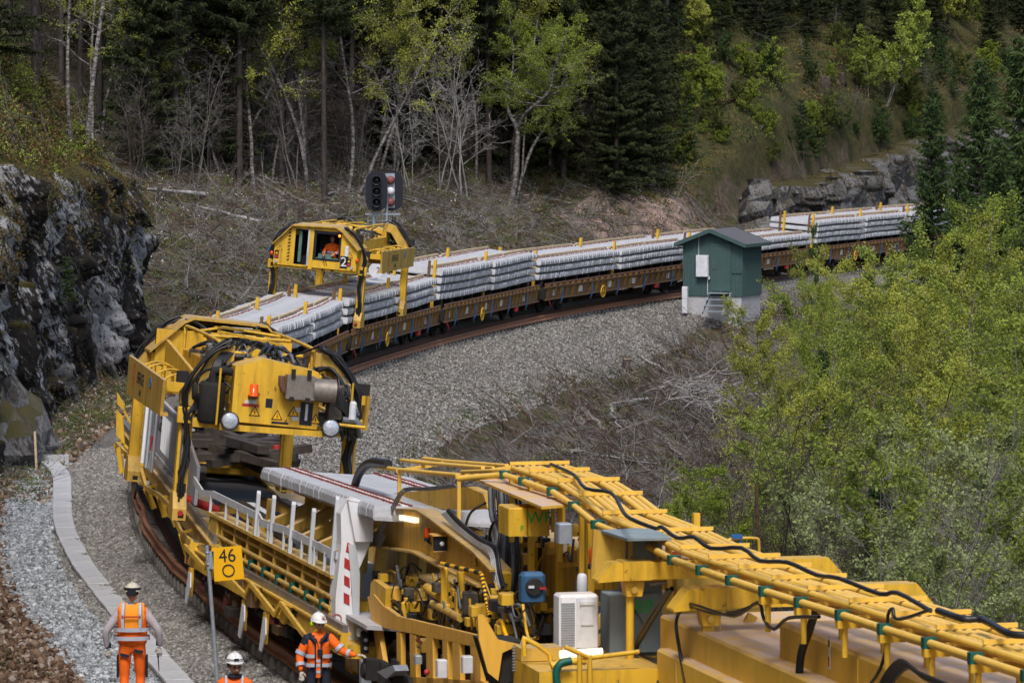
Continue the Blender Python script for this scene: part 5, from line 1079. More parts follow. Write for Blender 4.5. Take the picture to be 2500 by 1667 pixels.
m.build('hydraulic_units',[M_YEL,M_ORY,M_HYD,M_YEL2],rm)
m=MB(); gq=random.Random(4)
for k in range(150):
    px_=gq.uniform(915,1260); py_=gq.uniform(1400,1500)+(px_-920)*.12; a=F.at(px_,py_,x=gq.uniform(-1.35,-.4)); s=gq.uniform(.02,.085); m.rb(a.x-s,a.x+s,a.y-s*1.4,a.y+s*1.4,a.z-s,a.z+s*.8,.01,gq.choice((0,0,1,2,3)))
for k in range(120):
    px_=gq.uniform(920,1290); py_=gq.uniform(1370,1480)+(px_-920)*.12; x=gq.uniform(-1.38,-.6); a=F.at(px_,py_,x=x); b=F.at(px_+gq.uniform(-50,60),py_+gq.uniform(20,90),x=x+gq.uniform(-.1,.2)); m.tube(smooth([a,a.lerp(b,.5)+Vector((0,gq.uniform(-.2,.2),gq.choice((-.22,.16)))),b],4),gq.uniform(.011,.024),5,gq.choice((1,1,4,4,0)),False)
for k in range(60):
    px_=gq.uniform(1180,1480); py_=gq.uniform(1250,1560); x=gq.uniform(-.5,-.1); a=F.at(px_,py_,x=x); b=F.at(px_+gq.uniform(-50,50),py_+gq.uniform(-20,90),x=x); m.tube(smooth([a,a.lerp(b,.5)+Vector((0,gq.uniform(-.2,.2),gq.choice((-.2,.12)))),b],4),gq.uniform(.010,.02),5,gq.choice((1,1,4,0)),False)
for k in range(60):
    px_=gq.uniform(1180,1480); py_=gq.uniform(1270,1560); a=F.at(px_,py_,x=gq.uniform(-.6,-.2)); s=gq.uniform(.02,.08); m.rb(a.x-s,a.x+s,a.y-s*1.4,a.y+s*1.4,a.z-s,a.z+s*1.2,.01,gq.choice((0,0,1,2,3,4)))
for k in range(50):
    px_=gq.uniform(935,1180); py_=gq.uniform(1560,1667); a=F.at(px_,py_,x=gq.uniform(-1.2,-.8)); s=gq.uniform(.03,.09); m.rb(a.x-s,a.x+s,a.y-s*1.4,a.y+s*1.4,a.z-s,a.z+s*1.2,.01,gq.choice((1,1,2,2,3,4,5)))
m.build('small_fittings',[M_YEL,M_RUB,M_HYD,M_YEL2,M_GHOSE,M_CLIP],rm)
# hoses hanging in the middle
m=MB()
for k in range(9): a=F.at(1200+k*7,1190+k*2,x=-.5); m.tube(smooth([F.at(1196+k*9,1192,x=-.6),F.at(1200+k*9,1260,x=-.62),F.at(1215+k*6,1300,x=-.62),F.at(1205+k*8,1370,x=-.7),F.at(1220+k*5,1450,x=-.75)],4),.022 if k%3 else .034,6,1 if k%3==0 else 0,False)
for k in range(16): m.tube(smooth([F.at(1280+k*3,1310,x=-.35),F.at(1283+k*2.4,1400,x=-.35),F.at(1285+k*2.5,1480,x=-.38),F.at(1290+k*3,1560+4*(k%4),x=-.4),F.at(1330+k*2,1530,x=-.3)],4),.018,5,0,False)
for pts,r in (([(1185,1228),(1150,1250),(1135,1290),(1120,1350),(1090,1400),(1050,1430)],.02),([(1240,1270),(1205,1275),(1195,1330),(1215,1420),(1210,1450)],.02),([(1215,1440),(1250,1480),(1270,1530),(1310,1555),(1330,1500)],.028),([(1490,1445),(1540,1480),(1572,1530),(1560,1560)],.016),([(1680,1690),(1655,1560),(1652,1510),(1670,1482),(1690,1474),(1790,1503),(1850,1470),(1865,1510),(1890,1535),(1925,1508),(2000,1505)],.02),([(1675,1690),(1660,1600),(1650,1520),(1672,1480),(1760,1500),(1850,1473)],.014),
    ([(1640,1436),(1600,1500),(1570,1550),(1545,1600),(1540,1690)],.03),([(1632,1440),(1590,1500),(1560,1560),(1555,1610),(1600,1650),(1620,1690)],.03)):
    x=-.9 if pts[0][0]<1400 else -1.15; m.tube(smooth([F.at(a,b_,x=x) for a,b_ in pts],4),r,6,0,False)
m.build('hanging_hoses',[M_RUB,M_GHOSE],rm)
m=MB()
for k in range(14):
    c=F.at(1600,1575,y=.1); m.tube(smooth([F.at(1540,1560+k*1.5,y=.1+k*.01),F.at(1565,1598+k*2,y=.05),F.at(1605,1606+k*2,y=0),F.at(1640,1585+k*2,y=0),F.at(1650,1560,y=.1)],4),.012,5,k%3,False)
m.build('cable_loop',[M_LGREY,M_YEL2,M_LGREY],rm)
# inner body walls, platforms, posts
m=MB(); m.b(-.35,1.0,1.2,9.2,.9,2.9); m.b(-.2,.9,1.0,5.5,2.9,3.3); m.build('inner_body',M_YEL2,rm)
m=MB()
for y in (1.3,2.4,3.6,4.8,6.2,7.6): m.b(-.45,-.35,y-.05,y+.05,.9,3.2); m.b(-.42,-.36,y+.1,y+.9,1.5,1.58)
for x,y,z0,z1_ in ((-.8,2.9,1.5,3.6),(-.5,4.2,1.5,3.6),(.6,3.0,2.5,3.7),(-.9,1.6,1.2,2.9),(-.75,6.3,1.5,3.5)): m.b(x-.04,x+.04,y-.04,y+.04,z0,z1_)
for (a,b_) in (((1440,1240),(1560,1310)),((1515,1270),(1570,1345)),((1330,1490),(1460,1480)),((1370,1380),(1460,1372)),((1230,1330),(1350,1330))):
    p=F.at(*a,x=-.5); q=F.at(*b_,x=-.5); m.beam(p,q,.05,.06)
m.build('inner_posts',M_YEL,rm)
# low front platform with rails, lamp, hopper
yp=-.9; a=F.at(1277,1585,y=yp); b=F.at(1640,1620,y=yp)
m=MB(); m.b(a.x,b.x-.3,yp-.8,yp+.5,a.z-.5-1.2,a.z-.16); pf=m.build('platform_box',M_YEL,rm)
m=MB(); m.b(a.x+.0,a.x+.5,yp+.1,yp+.5,a.z-.15,a.z-.0); m.build('platform_lid',M_YEL2,pf)
m=MB(); c0=F.at(1276,1558,y=yp); c1=F.at(1350,1600,y=yp)
m.tube(smooth([F.at(x,y,y=yp-.2) for x,y in ((1280,1600),(1278,1562),(1285,1560),(1340,1595),(1345,1640),(1346,1690))],2),.03,7)
m.tube([F.at(x,y,y=yp-.85) for x,y in ((1378,1578),(1410,1592),(1440,1605),(1560,1590))],.028,7)
for px_ in (1415,1440): m.tube([F.at(px_,1598,y=yp-.85),F.at(px_,1700,y=yp-.85)],.03,7)
m.tube([F.at(x,y,y=yp-.8) for x,y in ((1345,1625),(1395,1613),(1430,1612))],.045,8); m.build('platform_rail',M_YEL,pf)
m=MB(); m.tube(smooth([F.at(x,y,y=yp-.9) for x,y in ((1395,1612),(1370,1618),(1358,1640),(1362,1675),(1380,1700))],3),.045,8); m.build('green_hose',M_GREEN,pf)
m=MB(); m.tube([F.at(1367,1597,y=yp-.8),F.at(1470,1590,y=yp-.8)],.045,10); m.build('tube_lamp',M_LAMP,rm)
m=MB(); p=[F.at(x,y,y=-.1) for x,y in ((1172,1560),(1268,1560),(1260,1650),(1205,1670))]; m.prism([(v.x,v.z) for v in p],'y',-.3,.3); m.build('plough_block',M_DARK,rm)
m=MB(); p=[F.at(x,y,y=-.35) for x,y in ((1165,1500),(1180,1500),(1215,1560),(1268,1572),(1225,1592),(1215,1660),(1190,1640),(1168,1560))]; m.prism([(v.x,v.z) for v in p],'y',-.38,-.32); m.build('plough_plate',M_ORY,rm)
m=MB()
for k in range(9): 
    q=F.at(1250,1580+k*7,y=-.5); m.b(q.x,q.x+.2,-.52,-.5,q.z,q.z+.012); m.b(q.x+k*.024,q.x+k*.024+.008,-.52,-.5,q.z-.12,q.z+.2) if k==4 else None
m.build('mesh_guard',M_GALV,rm)
# striped bar
m=MB(); pts=[(1078,1375),(1172,1398),(1176,1402),(1184,1440),(1190,1480),(1196,1505)]
for i in range(40):
    t0=i/40; ts=np.linspace(0,1,len(pts)); f2=lambda t:(float(np.interp(t,ts,[p[0] for p in pts])),float(np.interp(t,ts,[p[1] for p in pts])))
    m.tube([F.at(*f2(t0),x=-1.3),F.at(*f2(t0+1/40),x=-1.3)],.03,7,i%2)
m.build('striped_bar',[M_SIGN,M_DARK],rm)
m=MB(); m.tube(smooth([F.at(x,y,x=-1.35) for x,y in ((1215,1520),(1225,1515),(1232,1540),(1245,1575),(1243,1590))],3),.03,7); m.build('yellow_handle',M_SIGN,rm)
# control pendant and small boxes by the worker
for (px_,py_,w,h,mt,nm) in ((890,1568,.10,.30,M_DARK,'push_button_box'),(892,1640,.16,.38,M_GALV,'grey_control_box'),(884,1542,.14,.12,M_PLATE,'emergency_stop'),(1078,1630,.14,.24,M_PLATE,'white_box'),(1140,1620,.14,.22,M_PLATE,'white_box'),(1020,1608,.10,.12,M_GALV,'grey_control_box')):
    a=F.at(px_,py_,x=-1.55); m=MB(); m.rb(a.x-w/2,a.x+w/2,a.y-.08,a.y+.08,a.z-h/2,a.z+h/2,.015); 
    if nm=='push_button_box': 
        for dz in (-.07,.05): m.cyl((a.x,a.y-.08,a.z+dz),(a.x,a.y-.10,a.z+dz),.028,10,1)
    if nm=='emergency_stop': m.cyl((a.x,a.y-.08,a.z),(a.x,a.y-.11,a.z),.035,12,2)
    m.build(nm,[mt,M_LGREY,M_BLK],rm)
m=MB(); p=[F.at(x,y,x=-1.6) for x,y in ((945,1638),(985,1622),(990,1636),(968,1655))]; m.prism([(v.y,v.z) for v in p],'x',-1.75,-1.55); m.build('grey_tray',M_GALV,rm)
a=F.at(1042,1640,x=-1.5); m=MB(); m.sph((a.x,a.y,a.z),.045,10,6); m.build('red_knob',M_RED,rm)
m=MB(); a=F.at(868,1600,x=-1.35); m.b(-1.45,-1.2,a.y-.3,a.y+.3,.2,1.3,0); m.b(-1.5,-1.3,a.y-.9,a.y-.3,.3,.7,1); m.build('corner_frame',[M_YEL,M_YEL2],rm)
# deck between the post and the boom: grated floor, dark chain, far gratings
m=MB(); m.b(-1.0,1.2,6.5,13.5,1.15,1.25); m.build('grated_floor',M_DARK,rm)
m=MB()
for k in range(60):
    t=k/60; m.b(-.95+.5*t,-.75+.5*t,6.5+5*t,6.55+5*t,1.9+.2*t,2.0+.2*t); m.b(.0+.3*t,.2+.3*t,6.3+5*t,6.35+5*t,1.85+.2*t,1.95+.2*t)
m.beam((-.9,7,1.9),(-.3,11.5,2.1),.12,.12); m.beam((.1,6.6,1.8),(.3,11.5,2.1),.12,.12); m.build('drive_chain',M_RUB,rm)
m=MB(); m.b(-.2,.6,8.5,9.3,1.9,2.0); m.beam((-.8,9,2.0),(.9,9.2,2.0),.12,.12); m.b(-.5,.9,9.6,9.8,1.6,2.2); m.build('sleeper_feeder',M_YEL2,rm)
if 0: pass
# ------------------------------------------------------------------ green hut
A0=P(1671,728,-.1); B0=P(1808,744,-.1)
Cf=Fr(Matrix.Translation(P(1739,740,-.15)) @ Matrix.Rotation(-R(24),4,'Z'))    # x to the right along the front, y back along the track
sh=empty('green_hut',Cf.M,'dark green wooden hut with low gable roof on a concrete base beside the train','hut')
def mat_board():
    n=NT('green_boards'); c=n.mix(n.rampf(n.noise(5,5,.7),.3,.8),(.036,.072,.070),(.052,.098,.094)); c=n.mix(n.math('MULTIPLY',n.rampf(n.noise(9,4,.7,sc=(6,6,.4)),.55,.8),.5),c,(.09,.14,.13)); n.bump(n.noise(30,4),.15,.01); return n.fin(c,.7)
M_BRD=mat_board(); M_FELT=plain('roof_felt',(.10,.10,.11),.9,0,.35,14,.3)
w2=1.33; dp=2.35; zf=.30; zt_=2.55
m=MB(); m.b(-w2+.06,w2-.04,.05,dp-.05,-1.6,zf); m.build('foundation',M_CONC,sh)
m=MB(); m.prism([(-w2,zf),(w2,zf),(w2,zt_),(0,zt_+.48),(-w2,zt_)],'y',0,.06); m.prism([(-w2,zf),(w2,zf),(w2,zt_),(0,zt_+.48),(-w2,zt_)],'y',dp-.06,dp); m.b(-w2,-w2+.06,.06,dp-.06,zf,zt_); m.b(w2-.06,w2,.06,dp-.06,zf,zt_)
for x in np.arange(-w2+.02,w2,.155): m.b(x,x+.045,-.028,0,zf,zt_+.48*(1-abs(x+.02)/w2)-.02) if not(.02<x+.02<.92 and False) else None
for y in np.arange(.02,dp-.02,.105): m.b(w2,w2+.028,y,y+.05,zf,zt_)
m.build('wall',M_BRD,sh)
m=MB(); ov=.30; sl=.48/w2
for sx in (-1,1):
    x0=0;x1=sx*(w2+.27); z0=zt_+.58; z1=z0-sl*(w2+.27)-.04
    m.add([(x0,-ov,z0),(x1,-ov,z1),(x1,dp+ov,z1),(x0,dp+ov,z0),(x0,-ov,z0-.09),(x1,-ov,z1-.09),(x1,dp+ov,z1-.09),(x0,dp+ov,z0-.09)],[(0,1,2,3),(7,6,5,4),(0,4,5,1),(1,5,6,2),(2,6,7,3),(3,7,4,0)])
m.build('roof',M_FELT,sh)
m=MB()
for yy in (-ov-.035,dp+ov): 
    for sx in (-1,1):
        x1=sx*(w2+.28); z0=zt_+.60; z1=z0-sl*(w2+.27)-.04; m.add([(0,yy,z0),(x1,yy,z1),(x1,yy,z1-.17),(0,yy,z0-.17),(0,yy+.035,z0),(x1,yy+.035,z1),(x1,yy+.035,z1-.17),(0,yy+.035,z0-.17)],[(0,1,2,3),(7,6,5,4),(0,4,5,1),(1,5,6,2),(2,6,7,3),(3,7,4,0)])
for sx in (-1,1): z1=zt_+.58-sl*(w2+.27)-.04; m.b(*sorted((sx*(w2+.27),sx*(w2+.30))),-ov,dp+ov,z1-.14,z1)
m.build('barge_board',M_BRD,sh)
d=MB(); d.b(.02,.80,-.06,-.028,.52,2.42); d.b(-.05,.87,-.07,-.028,2.42,2.50); d.b(-.03,.02,-.065,-.028,.48,2.42); d.b(.80,.85,-.065,-.028,.48,2.42)
for x in np.arange(.14,.8,.13): d.b(x,x+.008,-.064,-.06,.54,2.4)
dr=d.build('door',M_BRD,sh); h=MB(); h.b(.06,.09,-.09,-.06,1.42,1.54); h.beam((.07,-.1,1.5),(.19,-.1,1.49),.02,.02); h.build('handle',M_STEEL,dr)
m=MB(); m.b(.88,1.33,-.05,-.02,1.28,1.33); m.build('wall_ledge',M_BRD,sh)
m=MB(); m.rb(-.66,-.13,-.24,-.03,1.12,2.02,.02); c=m.build('meter_box',M_PLATE,sh); m=MB(); m.tube([(-.6,-.04,2.0),(-.6,-.04,2.85)],.015,6); m.tube([(-.2,-.04,1.12),(-.2,-.04,.35)],.018,6); m.b(-.16,-.08,-.1,-.03,1.0,1.12); m.build('conduit',M_LGREY,sh)
m=MB(); 
for k,(z,y) in enumerate(((.46,-.36),(.20,-.58),(-.04,-.80),(-.28,-1.02))): m.b(-.02,.88,y-.17,y+.17 if k else -.03,z-.035,z)
for x in (-.05,.88): m.prism([(-.03,.46),(-.2,.46),(-1.2,-.42),(-1.05,-.42),(-.03,.38)],'x',x,x+.03)
m.build('steps',M_GALV,sh)
q=MB(); p=Cf.at(1686,705,y=-.9); q.rb(-.15,.15,-.12,.12,-.9,.95,.02); q.b(-.15,.15,-.125,-.12,.1,.115,1); o=q.build('cable_cabinet',[M_PLATE,M_DARK],None,Cf.M @ Matrix.Translation((-1.18,-.35,.0))); o.matrix_world=Cf.M @ Matrix.Translation((-1.12,-.3,.12)) @ Matrix.Diagonal((.75,.75,.6,1))
bpy.context.view_layer.update(); tag(o,'narrow white cable cabinet standing left of the green hut steps','cabinet')
# ------------------------------------------------------------------ railway signal
sgp=PZ(930,560,172); s0=FPX/172
sg=empty('railway_signal',Vector((sgp.x,172,0)),'black backed railway signal with two oval heads above the rear gantry','signal')
gz=GZ(sgp.x,172); zc_=H-(466-YH)/s0
m=MB()
for dx in (-.28,.22): m.cyl((dx,0,gz-.3),(dx,0,zc_-.1),.055,10)
m.b(-.6,.75,-.05,.05,zc_-.92,zc_-.86); 
for k in range(5): m.tube([(-.5+.28*k,.0,zc_-.9),(-.5+.28*k,0,zc_-1.4)],.012,5)
m.b(-.5,.62,-.02,.02,zc_-1.15,zc_-1.13); m.build('mast',M_GALV,sg)
def head(x,y,fl):
    m=MB(); r=.42; hh=.36; pr=[]
    for k in range(11): a=math.pi*k/10; pr.append((x+r*math.cos(a),zc_+hh+r*math.sin(a)))
    for k in range(11): a=math.pi+math.pi*k/10; pr.append((x+r*math.cos(a),zc_-hh+r*math.sin(a)))
    m.prism(pr,'y',y,y+.02); pl=m.build('signal_plate',M_BLK,sg,None)
    for k in (-1,0,1):
        l=MB(); z=zc_+k*.42-.02
        if fl>0: l.lathe((x,y,z),[(.17,0),(.18,-.22),(.165,-.22),(.14,-.03)],'y',18,0); l.lathe((x,y-.02,z),[(.15,0),(.12,-.03),(.03,-.06)],'y',18,1); l.build('lamp',[M_BLK,M_GLASS],pl)
        else: l.lathe((x-.06,y-.02,z),[(.12,0),(.17,-.06),(.13,-.18),(.05,-.22)],'y',16,0); l.build('lamp_housing',[M_PLATE if k==0 else plain('faded_red_%d'%(k+2),(.20,.06,.055),.5)],pl)
    if fl<0: b=MB(); b.b(x-.26,x+.10,y-.03,y-.001,zc_-.66,zc_+.66); b.build('lamp_rack',M_GALV,pl)
head(-.16,-.22,1); head(.42,.25,-1)
# ------------------------------------------------------------------ kilometre sign
sp=P(536,1680,-.45); sp.z=GZ(sp.x,sp.y)
s1=FPX/sp.y; topx=(505-1250)/s1; ztop=H-(1331-YH)/s1
sn=empty('kilometre_sign',sp,'yellow 46 and 0 sign on a leaning grey pole between the two workers','sign')
ax=Vector((topx-sp.x,.0,ztop-sp.z)); m=MB(); m.tube([(0,0,-.3),ax],.033,12); m.build('pole',M_GALV,sn)
tilt=math.atan2(ax.x,ax.z); cp_=Vector(((557-1250)/s1-sp.x,-.05,H-(1374-YH)/s1-sp.z))
Ms=Matrix.Translation(cp_) @ Matrix.Rotation(tilt,4,'Y') @ Matrix.Rotation(R(90),4,'X')
m=MB(); ww=.235; m.prism([(-ww,-.265),(ww,-.265),(ww,.265),(-ww,.265)],'z',-.006,0); pl=m.build('plate',M_SIGN,sn,Ms)
text('46',.30,Matrix.Translation((0,.115,.002)),pl,M_BLK,ext=.003,sx=.92); m=MB(); ring(m,(0,-.11,0),.09,.011,'z',28); m.build('zero',M_BLK,pl,Matrix.Translation((0,0,.006)))
m=MB()
for t in (-.09,.10): m.lathe((0,0,0),[(.04,-.015),(.04,.015)],'z',12); 
for t in (.87,.95): q=ax*t; m.lathe(tuple(q),[(.043,-.012),(.043,.012)],'z',12)
q=ax*.9; m.b(q.x+.02,q.x+.09,-.05,-.03,q.z-.14,q.z+.14); m.build('bracket',M_GALV,sn)
# round number board behind the rear gantry
bp=PZ(918,660,158); m=MB(); m.lathe((0,0,0),[(.26,0),(.26,.02)],'y',20); g=m.build('round_board',M_PLATE,None,Vector((bp.x,bp.y,bp.z))); tag(g,'round white board with a black 2 behind the rear gantry girder','sign')
text('2',.28,FACE(.08,-.006,0,'-y'),g,M_BLK); m=MB(); m.cyl((0,.03,-.2),(0,.03,GZ(bp.x,bp.y)-bp.z),.03,8); m.build('pole',M_GALV,g)
# ------------------------------------------------------------------ cable duct
dk=[(120,1130),(141,1148),(151,1170),(152,1213),(153,1264),(164,1306),(187,1353),(213,1396),(247,1438),(298,1502),(366,1587),(430,1660),(505,1745),(600,1840)]
dpt=[P(x,y,-.42) for x,y in dk]; dc_=catmull([(p.x,p.y) for p in dpt],20); dl=np.r_[0,np.cumsum(np.hypot(*np.diff(dc_,axis=0).T))]
n=int(dl[-1]/1.0)
du=MB()
for k in range(n):
    t0,t1=k*1.0,(k+1)*1.0; a=Vector((np.interp(t0,dl,dc_[:,0]),np.interp(t0,dl,dc_[:,1]),0)); b=Vector((np.interp(t1,dl,dc_[:,0]),np.interp(t1,dl,dc_[:,1]),0))
    a.z=b.z=-.57; c=(a+b)/2; L_=(b-a).length; an=math.atan2((b-a).y,(b-a).x)
    m=MB(); m.rb(-L_/2+.006,L_/2-.006,-.215,.215,.14,.20,.012)
    mh=m; o=m.build('duct_lid',M_CONC,None,Matrix.Translation(c+Vector((0,0,rnd.uniform(-.006,.012)))) @ Matrix.Rotation(an+rnd.uniform(-.012,.012),4,'Z')); tag(o,'grey concrete lid of the curved cable duct left of the track','duct lid','concrete lids of the cable duct')
    du.beam(a+Vector((0,0,.0)),b+Vector((0,0,.0)),.40,.28)
tag(du.build('cable_duct',M_CONC,None),'long grey concrete trough under the lids, left of the track','cable duct')
hp_=P(145,1122,-.45); m=MB(); m.b(-.98,.42,-.12,.12,-.2,.27); o=m.build('concrete_headwall',M_CONC,None,Matrix.Translation(P(128,1136,-.55)) @ Matrix.Rotation(R(3),4,'Z')); tag(o,'short grey concrete wall across the end of the cable duct','concrete block')
sk_=P(90,1143,-.45); m=MB(); m.beam((0,0,-.2),(-.05,0,.92),.055,.055); tag(m.build('wooden_stake',M_WOOD,None,sk_),'upright wooden stake in front of the short concrete wall','stake')
sk_=P(210,905,.1); m=MB(); m.beam((0,0,-.2),(.14,0,.95),.06,.06); tag(m.build('grey_stake',M_GALV,None,sk_),'leaning grey stake at the foot of the dark rock face','stake')
# ------------------------------------------------------------------ people
M_SKIN=plain('skin',(.50,.27,.19),.6,0,.12,10,.05); M_HVO=plain('hi_vis_orange',(.88,.14,.006),.75,0,.22,7,.25); M_HVY=plain('hi_vis_amber',(.92,.30,.01),.75,0,.15,7,.2); M_REF=plain('reflective_grey',(.42,.45,.52),.45,0,.12,9,.05)
M_NAVY=plain('navy_cloth',(.012,.014,.03),.8,0,.25,8,.2); M_SHIRT=plain('grey_shirt',(.42,.38,.41),.85,0,.2,6,.25); M_HAIR=plain('dark_hair',(.025,.014,.01),.7,0,.3,30,.3); M_HELM=plain('helmet_white',(.72,.72,.72),.3,0,.06,5,.0); M_GLOVE=plain('pale_glove',(.50,.46,.40),.8,0,.2,12,.2)
M_LIME=plain('lime_plastic',(.48,.72,.0),.4); M_BOOT=plain('boot_leather',(.03,.02,.015),.6)
def skin(name,J_,E_,mats,parent,fm=None,sub=2,root=0):
    me=bpy.data.meshes.new(name+'_s'); me.from_pydata([j[0] for j in J_],E_,[]); o=bpy.data.objects.new('tmp',me); COL.objects.link(o)
    o.modifiers.new('k','SKIN'); sv=me.skin_vertices[0].data
    for v,j in zip(sv,J_): v.radius=(j[1],j[2] if len(j)>2 else j[1]); v.use_root=False
    sv[root].use_root=True; s=o.modifiers.new('s','SUBSURF'); s.levels=sub; s.render_levels=sub; o.modifiers['k'].use_smooth_shade=True
    bpy.context.view_layer.update(); me2=bpy.data.meshes.new_from_object(o.evaluated_get(bpy.context.evaluated_depsgraph_get())); bpy.data.objects.remove(o)
    me2.name=name; me2.materials.clear()
    for m_ in mats: me2.materials.append(m_)
    if fm:
        for p in me2.polygons: p.material_index=fm(p.center)
    else: 
        for p in me2.polygons: p.material_index=0
    for p in me2.polygons: p.use_smooth=True
    return link(name,me2,parent)
def hand(t,w,d,side,mat,name='hand',curl=.5):
    w=Vector(w); d=Vector(d).normalized(); u=Vector((0,0,1)) if abs(d.z)<.8 else Vector((0,1,0)); s_=d.cross(u).normalized()*side; nrm=s_.cross(d).normalized()*side
    J_=[(w,.030,.022),(w+d*.045,.042,.018),(w+d*.085,.042,.016)]; E_=[(0,1),(1,2)]
    for k,l in enumerate((.072,.080,.074,.058)):
        b=w+d*.088+s_*(-.030+k*.020); m1=b+d*l*.45-nrm*curl*.018; m2=m1+d*l*.35-nrm*curl*.035; i=len(J_); J_+= [(b,.0105),(m1,.0095),(m2,.008)]; E_+= [(2,i),(i,i+1),(i+1,i+2)]
    b=w+d*.03-s_*.038; i=len(J_); J_+= [(b,.012),(b+d*.03-s_*.02-nrm*.01,.0105),(b+d*.055-s_*.022-nrm*.022,.009)]; E_+= [(1,i),(i,i+1),(i+1,i+2)]
    return skin(name,J_,E_,[mat],t,sub=1)
def band(t,p,q,r0,r1,w,name='reflective_band',mat=None,ell=1.,cap=False):
    m=MB(); p=Vector(p);q=Vector(q); d=(q-p).normalized()
    m.tube([p,q],[r0,r1],16,0,False); o=m.build(name,mat or M_REF,t); return o
def hband(t,c,rx,ry,h,mat=None,name='reflective_band',rot=0,rx2=None,ry2=None):
    m=MB(); V=[];n=24; rx2=rx2 or rx; ry2=ry2 or ry
    for j,(a_,b_,z) in enumerate(((rx,ry,-h/2),(rx2,ry2,h/2))):
        for k in range(n): a=2*math.pi*k/n; ex=lambda v:math.copysign(abs(v)**.8,v); V.append((c[0]+a_*ex(math.cos(a)),c[1]+b_*ex(math.sin(a)),c[2]+z))
    m.add(V,[(k,(k+1)%n,n+(k+1)%n,n+k) for k in range(n)],0,True); return m.build(name,mat or M_REF,t)
def helmet(t,c,r,rot=0,brim=1,mat=None,tilt=0):
    Mh=Matrix.Translation(c) @ Matrix.Rotation(rot,4,'Z') @ Matrix.Rotation(tilt,4,'X'); m=MB(); V=[];F_=[]; n=20; k=7
    for j in range(k+1):
        t_=math.pi/2*j/k
        for i in range(n): a=2*math.pi*i/n; V.append((r*.93*math.cos(t_)*math.cos(a),r*1.12*math.cos(t_)*math.sin(a),r*1.0*math.sin(t_)))
    for j in range(k):
        for i in range(n): F_.append((j*n+i,j*n+(i+1)%n,(j+1)*n+(i+1)%n,(j+1)*n+i))
    m.add(V,F_,0,True)
    m.prism([(-r*.8,-r*.72),(-r*.6,-r*1.32),(0,-r*1.52),(r*.6,-r*1.32),(r*.8,-r*.72)],'z',-.004,.008)
    m.tube([(r*.95*math.cos(a),r*1.14*math.sin(a),.002) for a in [2*math.pi*i/20 for i in range(21)]],.007,5,0,False)
    m.tube([(0,r*1.1*math.cos(a),r*1.0*math.sin(a)+.005) for a in [math.pi*i/10 for i in range(11)]],.012,5,0,False)
    return m.build('helmet',mat or M_HELM,t,Mh),Mh
def headj(c,yaw,pitch=0): pass
def head_mesh(t,c,yaw,pitch,hair=True,glasses=False,beard=False):
    # head about 0.22 tall, facing -y before the turn
    Mh=Matrix.Translation(c) @ Matrix.Rotation(yaw,4,'Z') @ Matrix.Rotation(pitch,4,'X')
    n,k=20,16; V=[]
    for j in range(k+1):
        v=math.pi*j/k; z=.115*math.cos(v)
        for i in range(n):
            a=2*math.pi*i/n; x=.078*math.sin(v)*math.cos(a); y=.098*math.sin(v)*math.sin(a)
            if z<0: x*=1-.22*(-z/.115); 
            if z<-.03 and y<0: y-= .012
            if z<-.03 and y>0: y*=.8
            if abs(x)<.02 and y<0: 
                if -.045<z<.012: y-=.018*(1-abs(x)/.02)*(1-abs(z+.025)/.04 if z<-.025 else 1-(z+.025)/.04)
            if .012<z<.035 and y<0: y-=.004
            if -.01<z<.012 and .015<abs(x)<.05 and y<0: y+=.010
            V.append((x,y,z))
    m=MB(); m.add(V,[(j*n+i,j*n+(i+1)%n,(j+1)*n+(i+1)%n,(j+1)*n+i) for j in range(k) for i in range(n)],0,True)
    m.prism([(-.010,-.12),(.010,-.12),(.014,-.09),(-.014,-.09)],'z',-.035,-.018)
    for sx in (-1,1): m.sph((sx*.078,.005,-.005),.028,8,5,0,sc=(.3,.7,1)); m.sph((sx*.030,-.086,.004),.011,8,5,1); m.b(sx*.03-.017,sx*.03+.017,-.098,-.088,.018,.025,2)
    m.b(-.022,.022,-.106,-.094,-.062,-.054,3)
    if beard: m.sph((0,-.075,-.085),.036,10,6,2,sc=(1,.7,.7)); m.b(-.028,.028,-.108,-.095,-.050,-.044,2)
    if hair: m.sph((0,.018,.012),.098,14,8,2,z0=-.35,sc=(.9,.98,1.02))
    if glasses:
        for sx in (-1,1): 
            m.tube([(sx*.032+.024*math.cos(a),-.108,.003+.018*math.sin(a)) for a in [2*math.pi*i/10 for i in range(11)]],.0025,4,4,False); m.tube([(sx*.056,-.106,.006),(sx*.08,0,.008)],.0025,4,4,False)
        m.tube([(-.01,-.11,.006),(.01,-.11,.006)],.0025,4,4)
    return m.build('head',[M_SKIN,M_BLK,M_HAIR,plain('lips_%d'%rnd.randrange(9999),(.30,.10,.08),.6),M_BLK],t,Mh),Mh
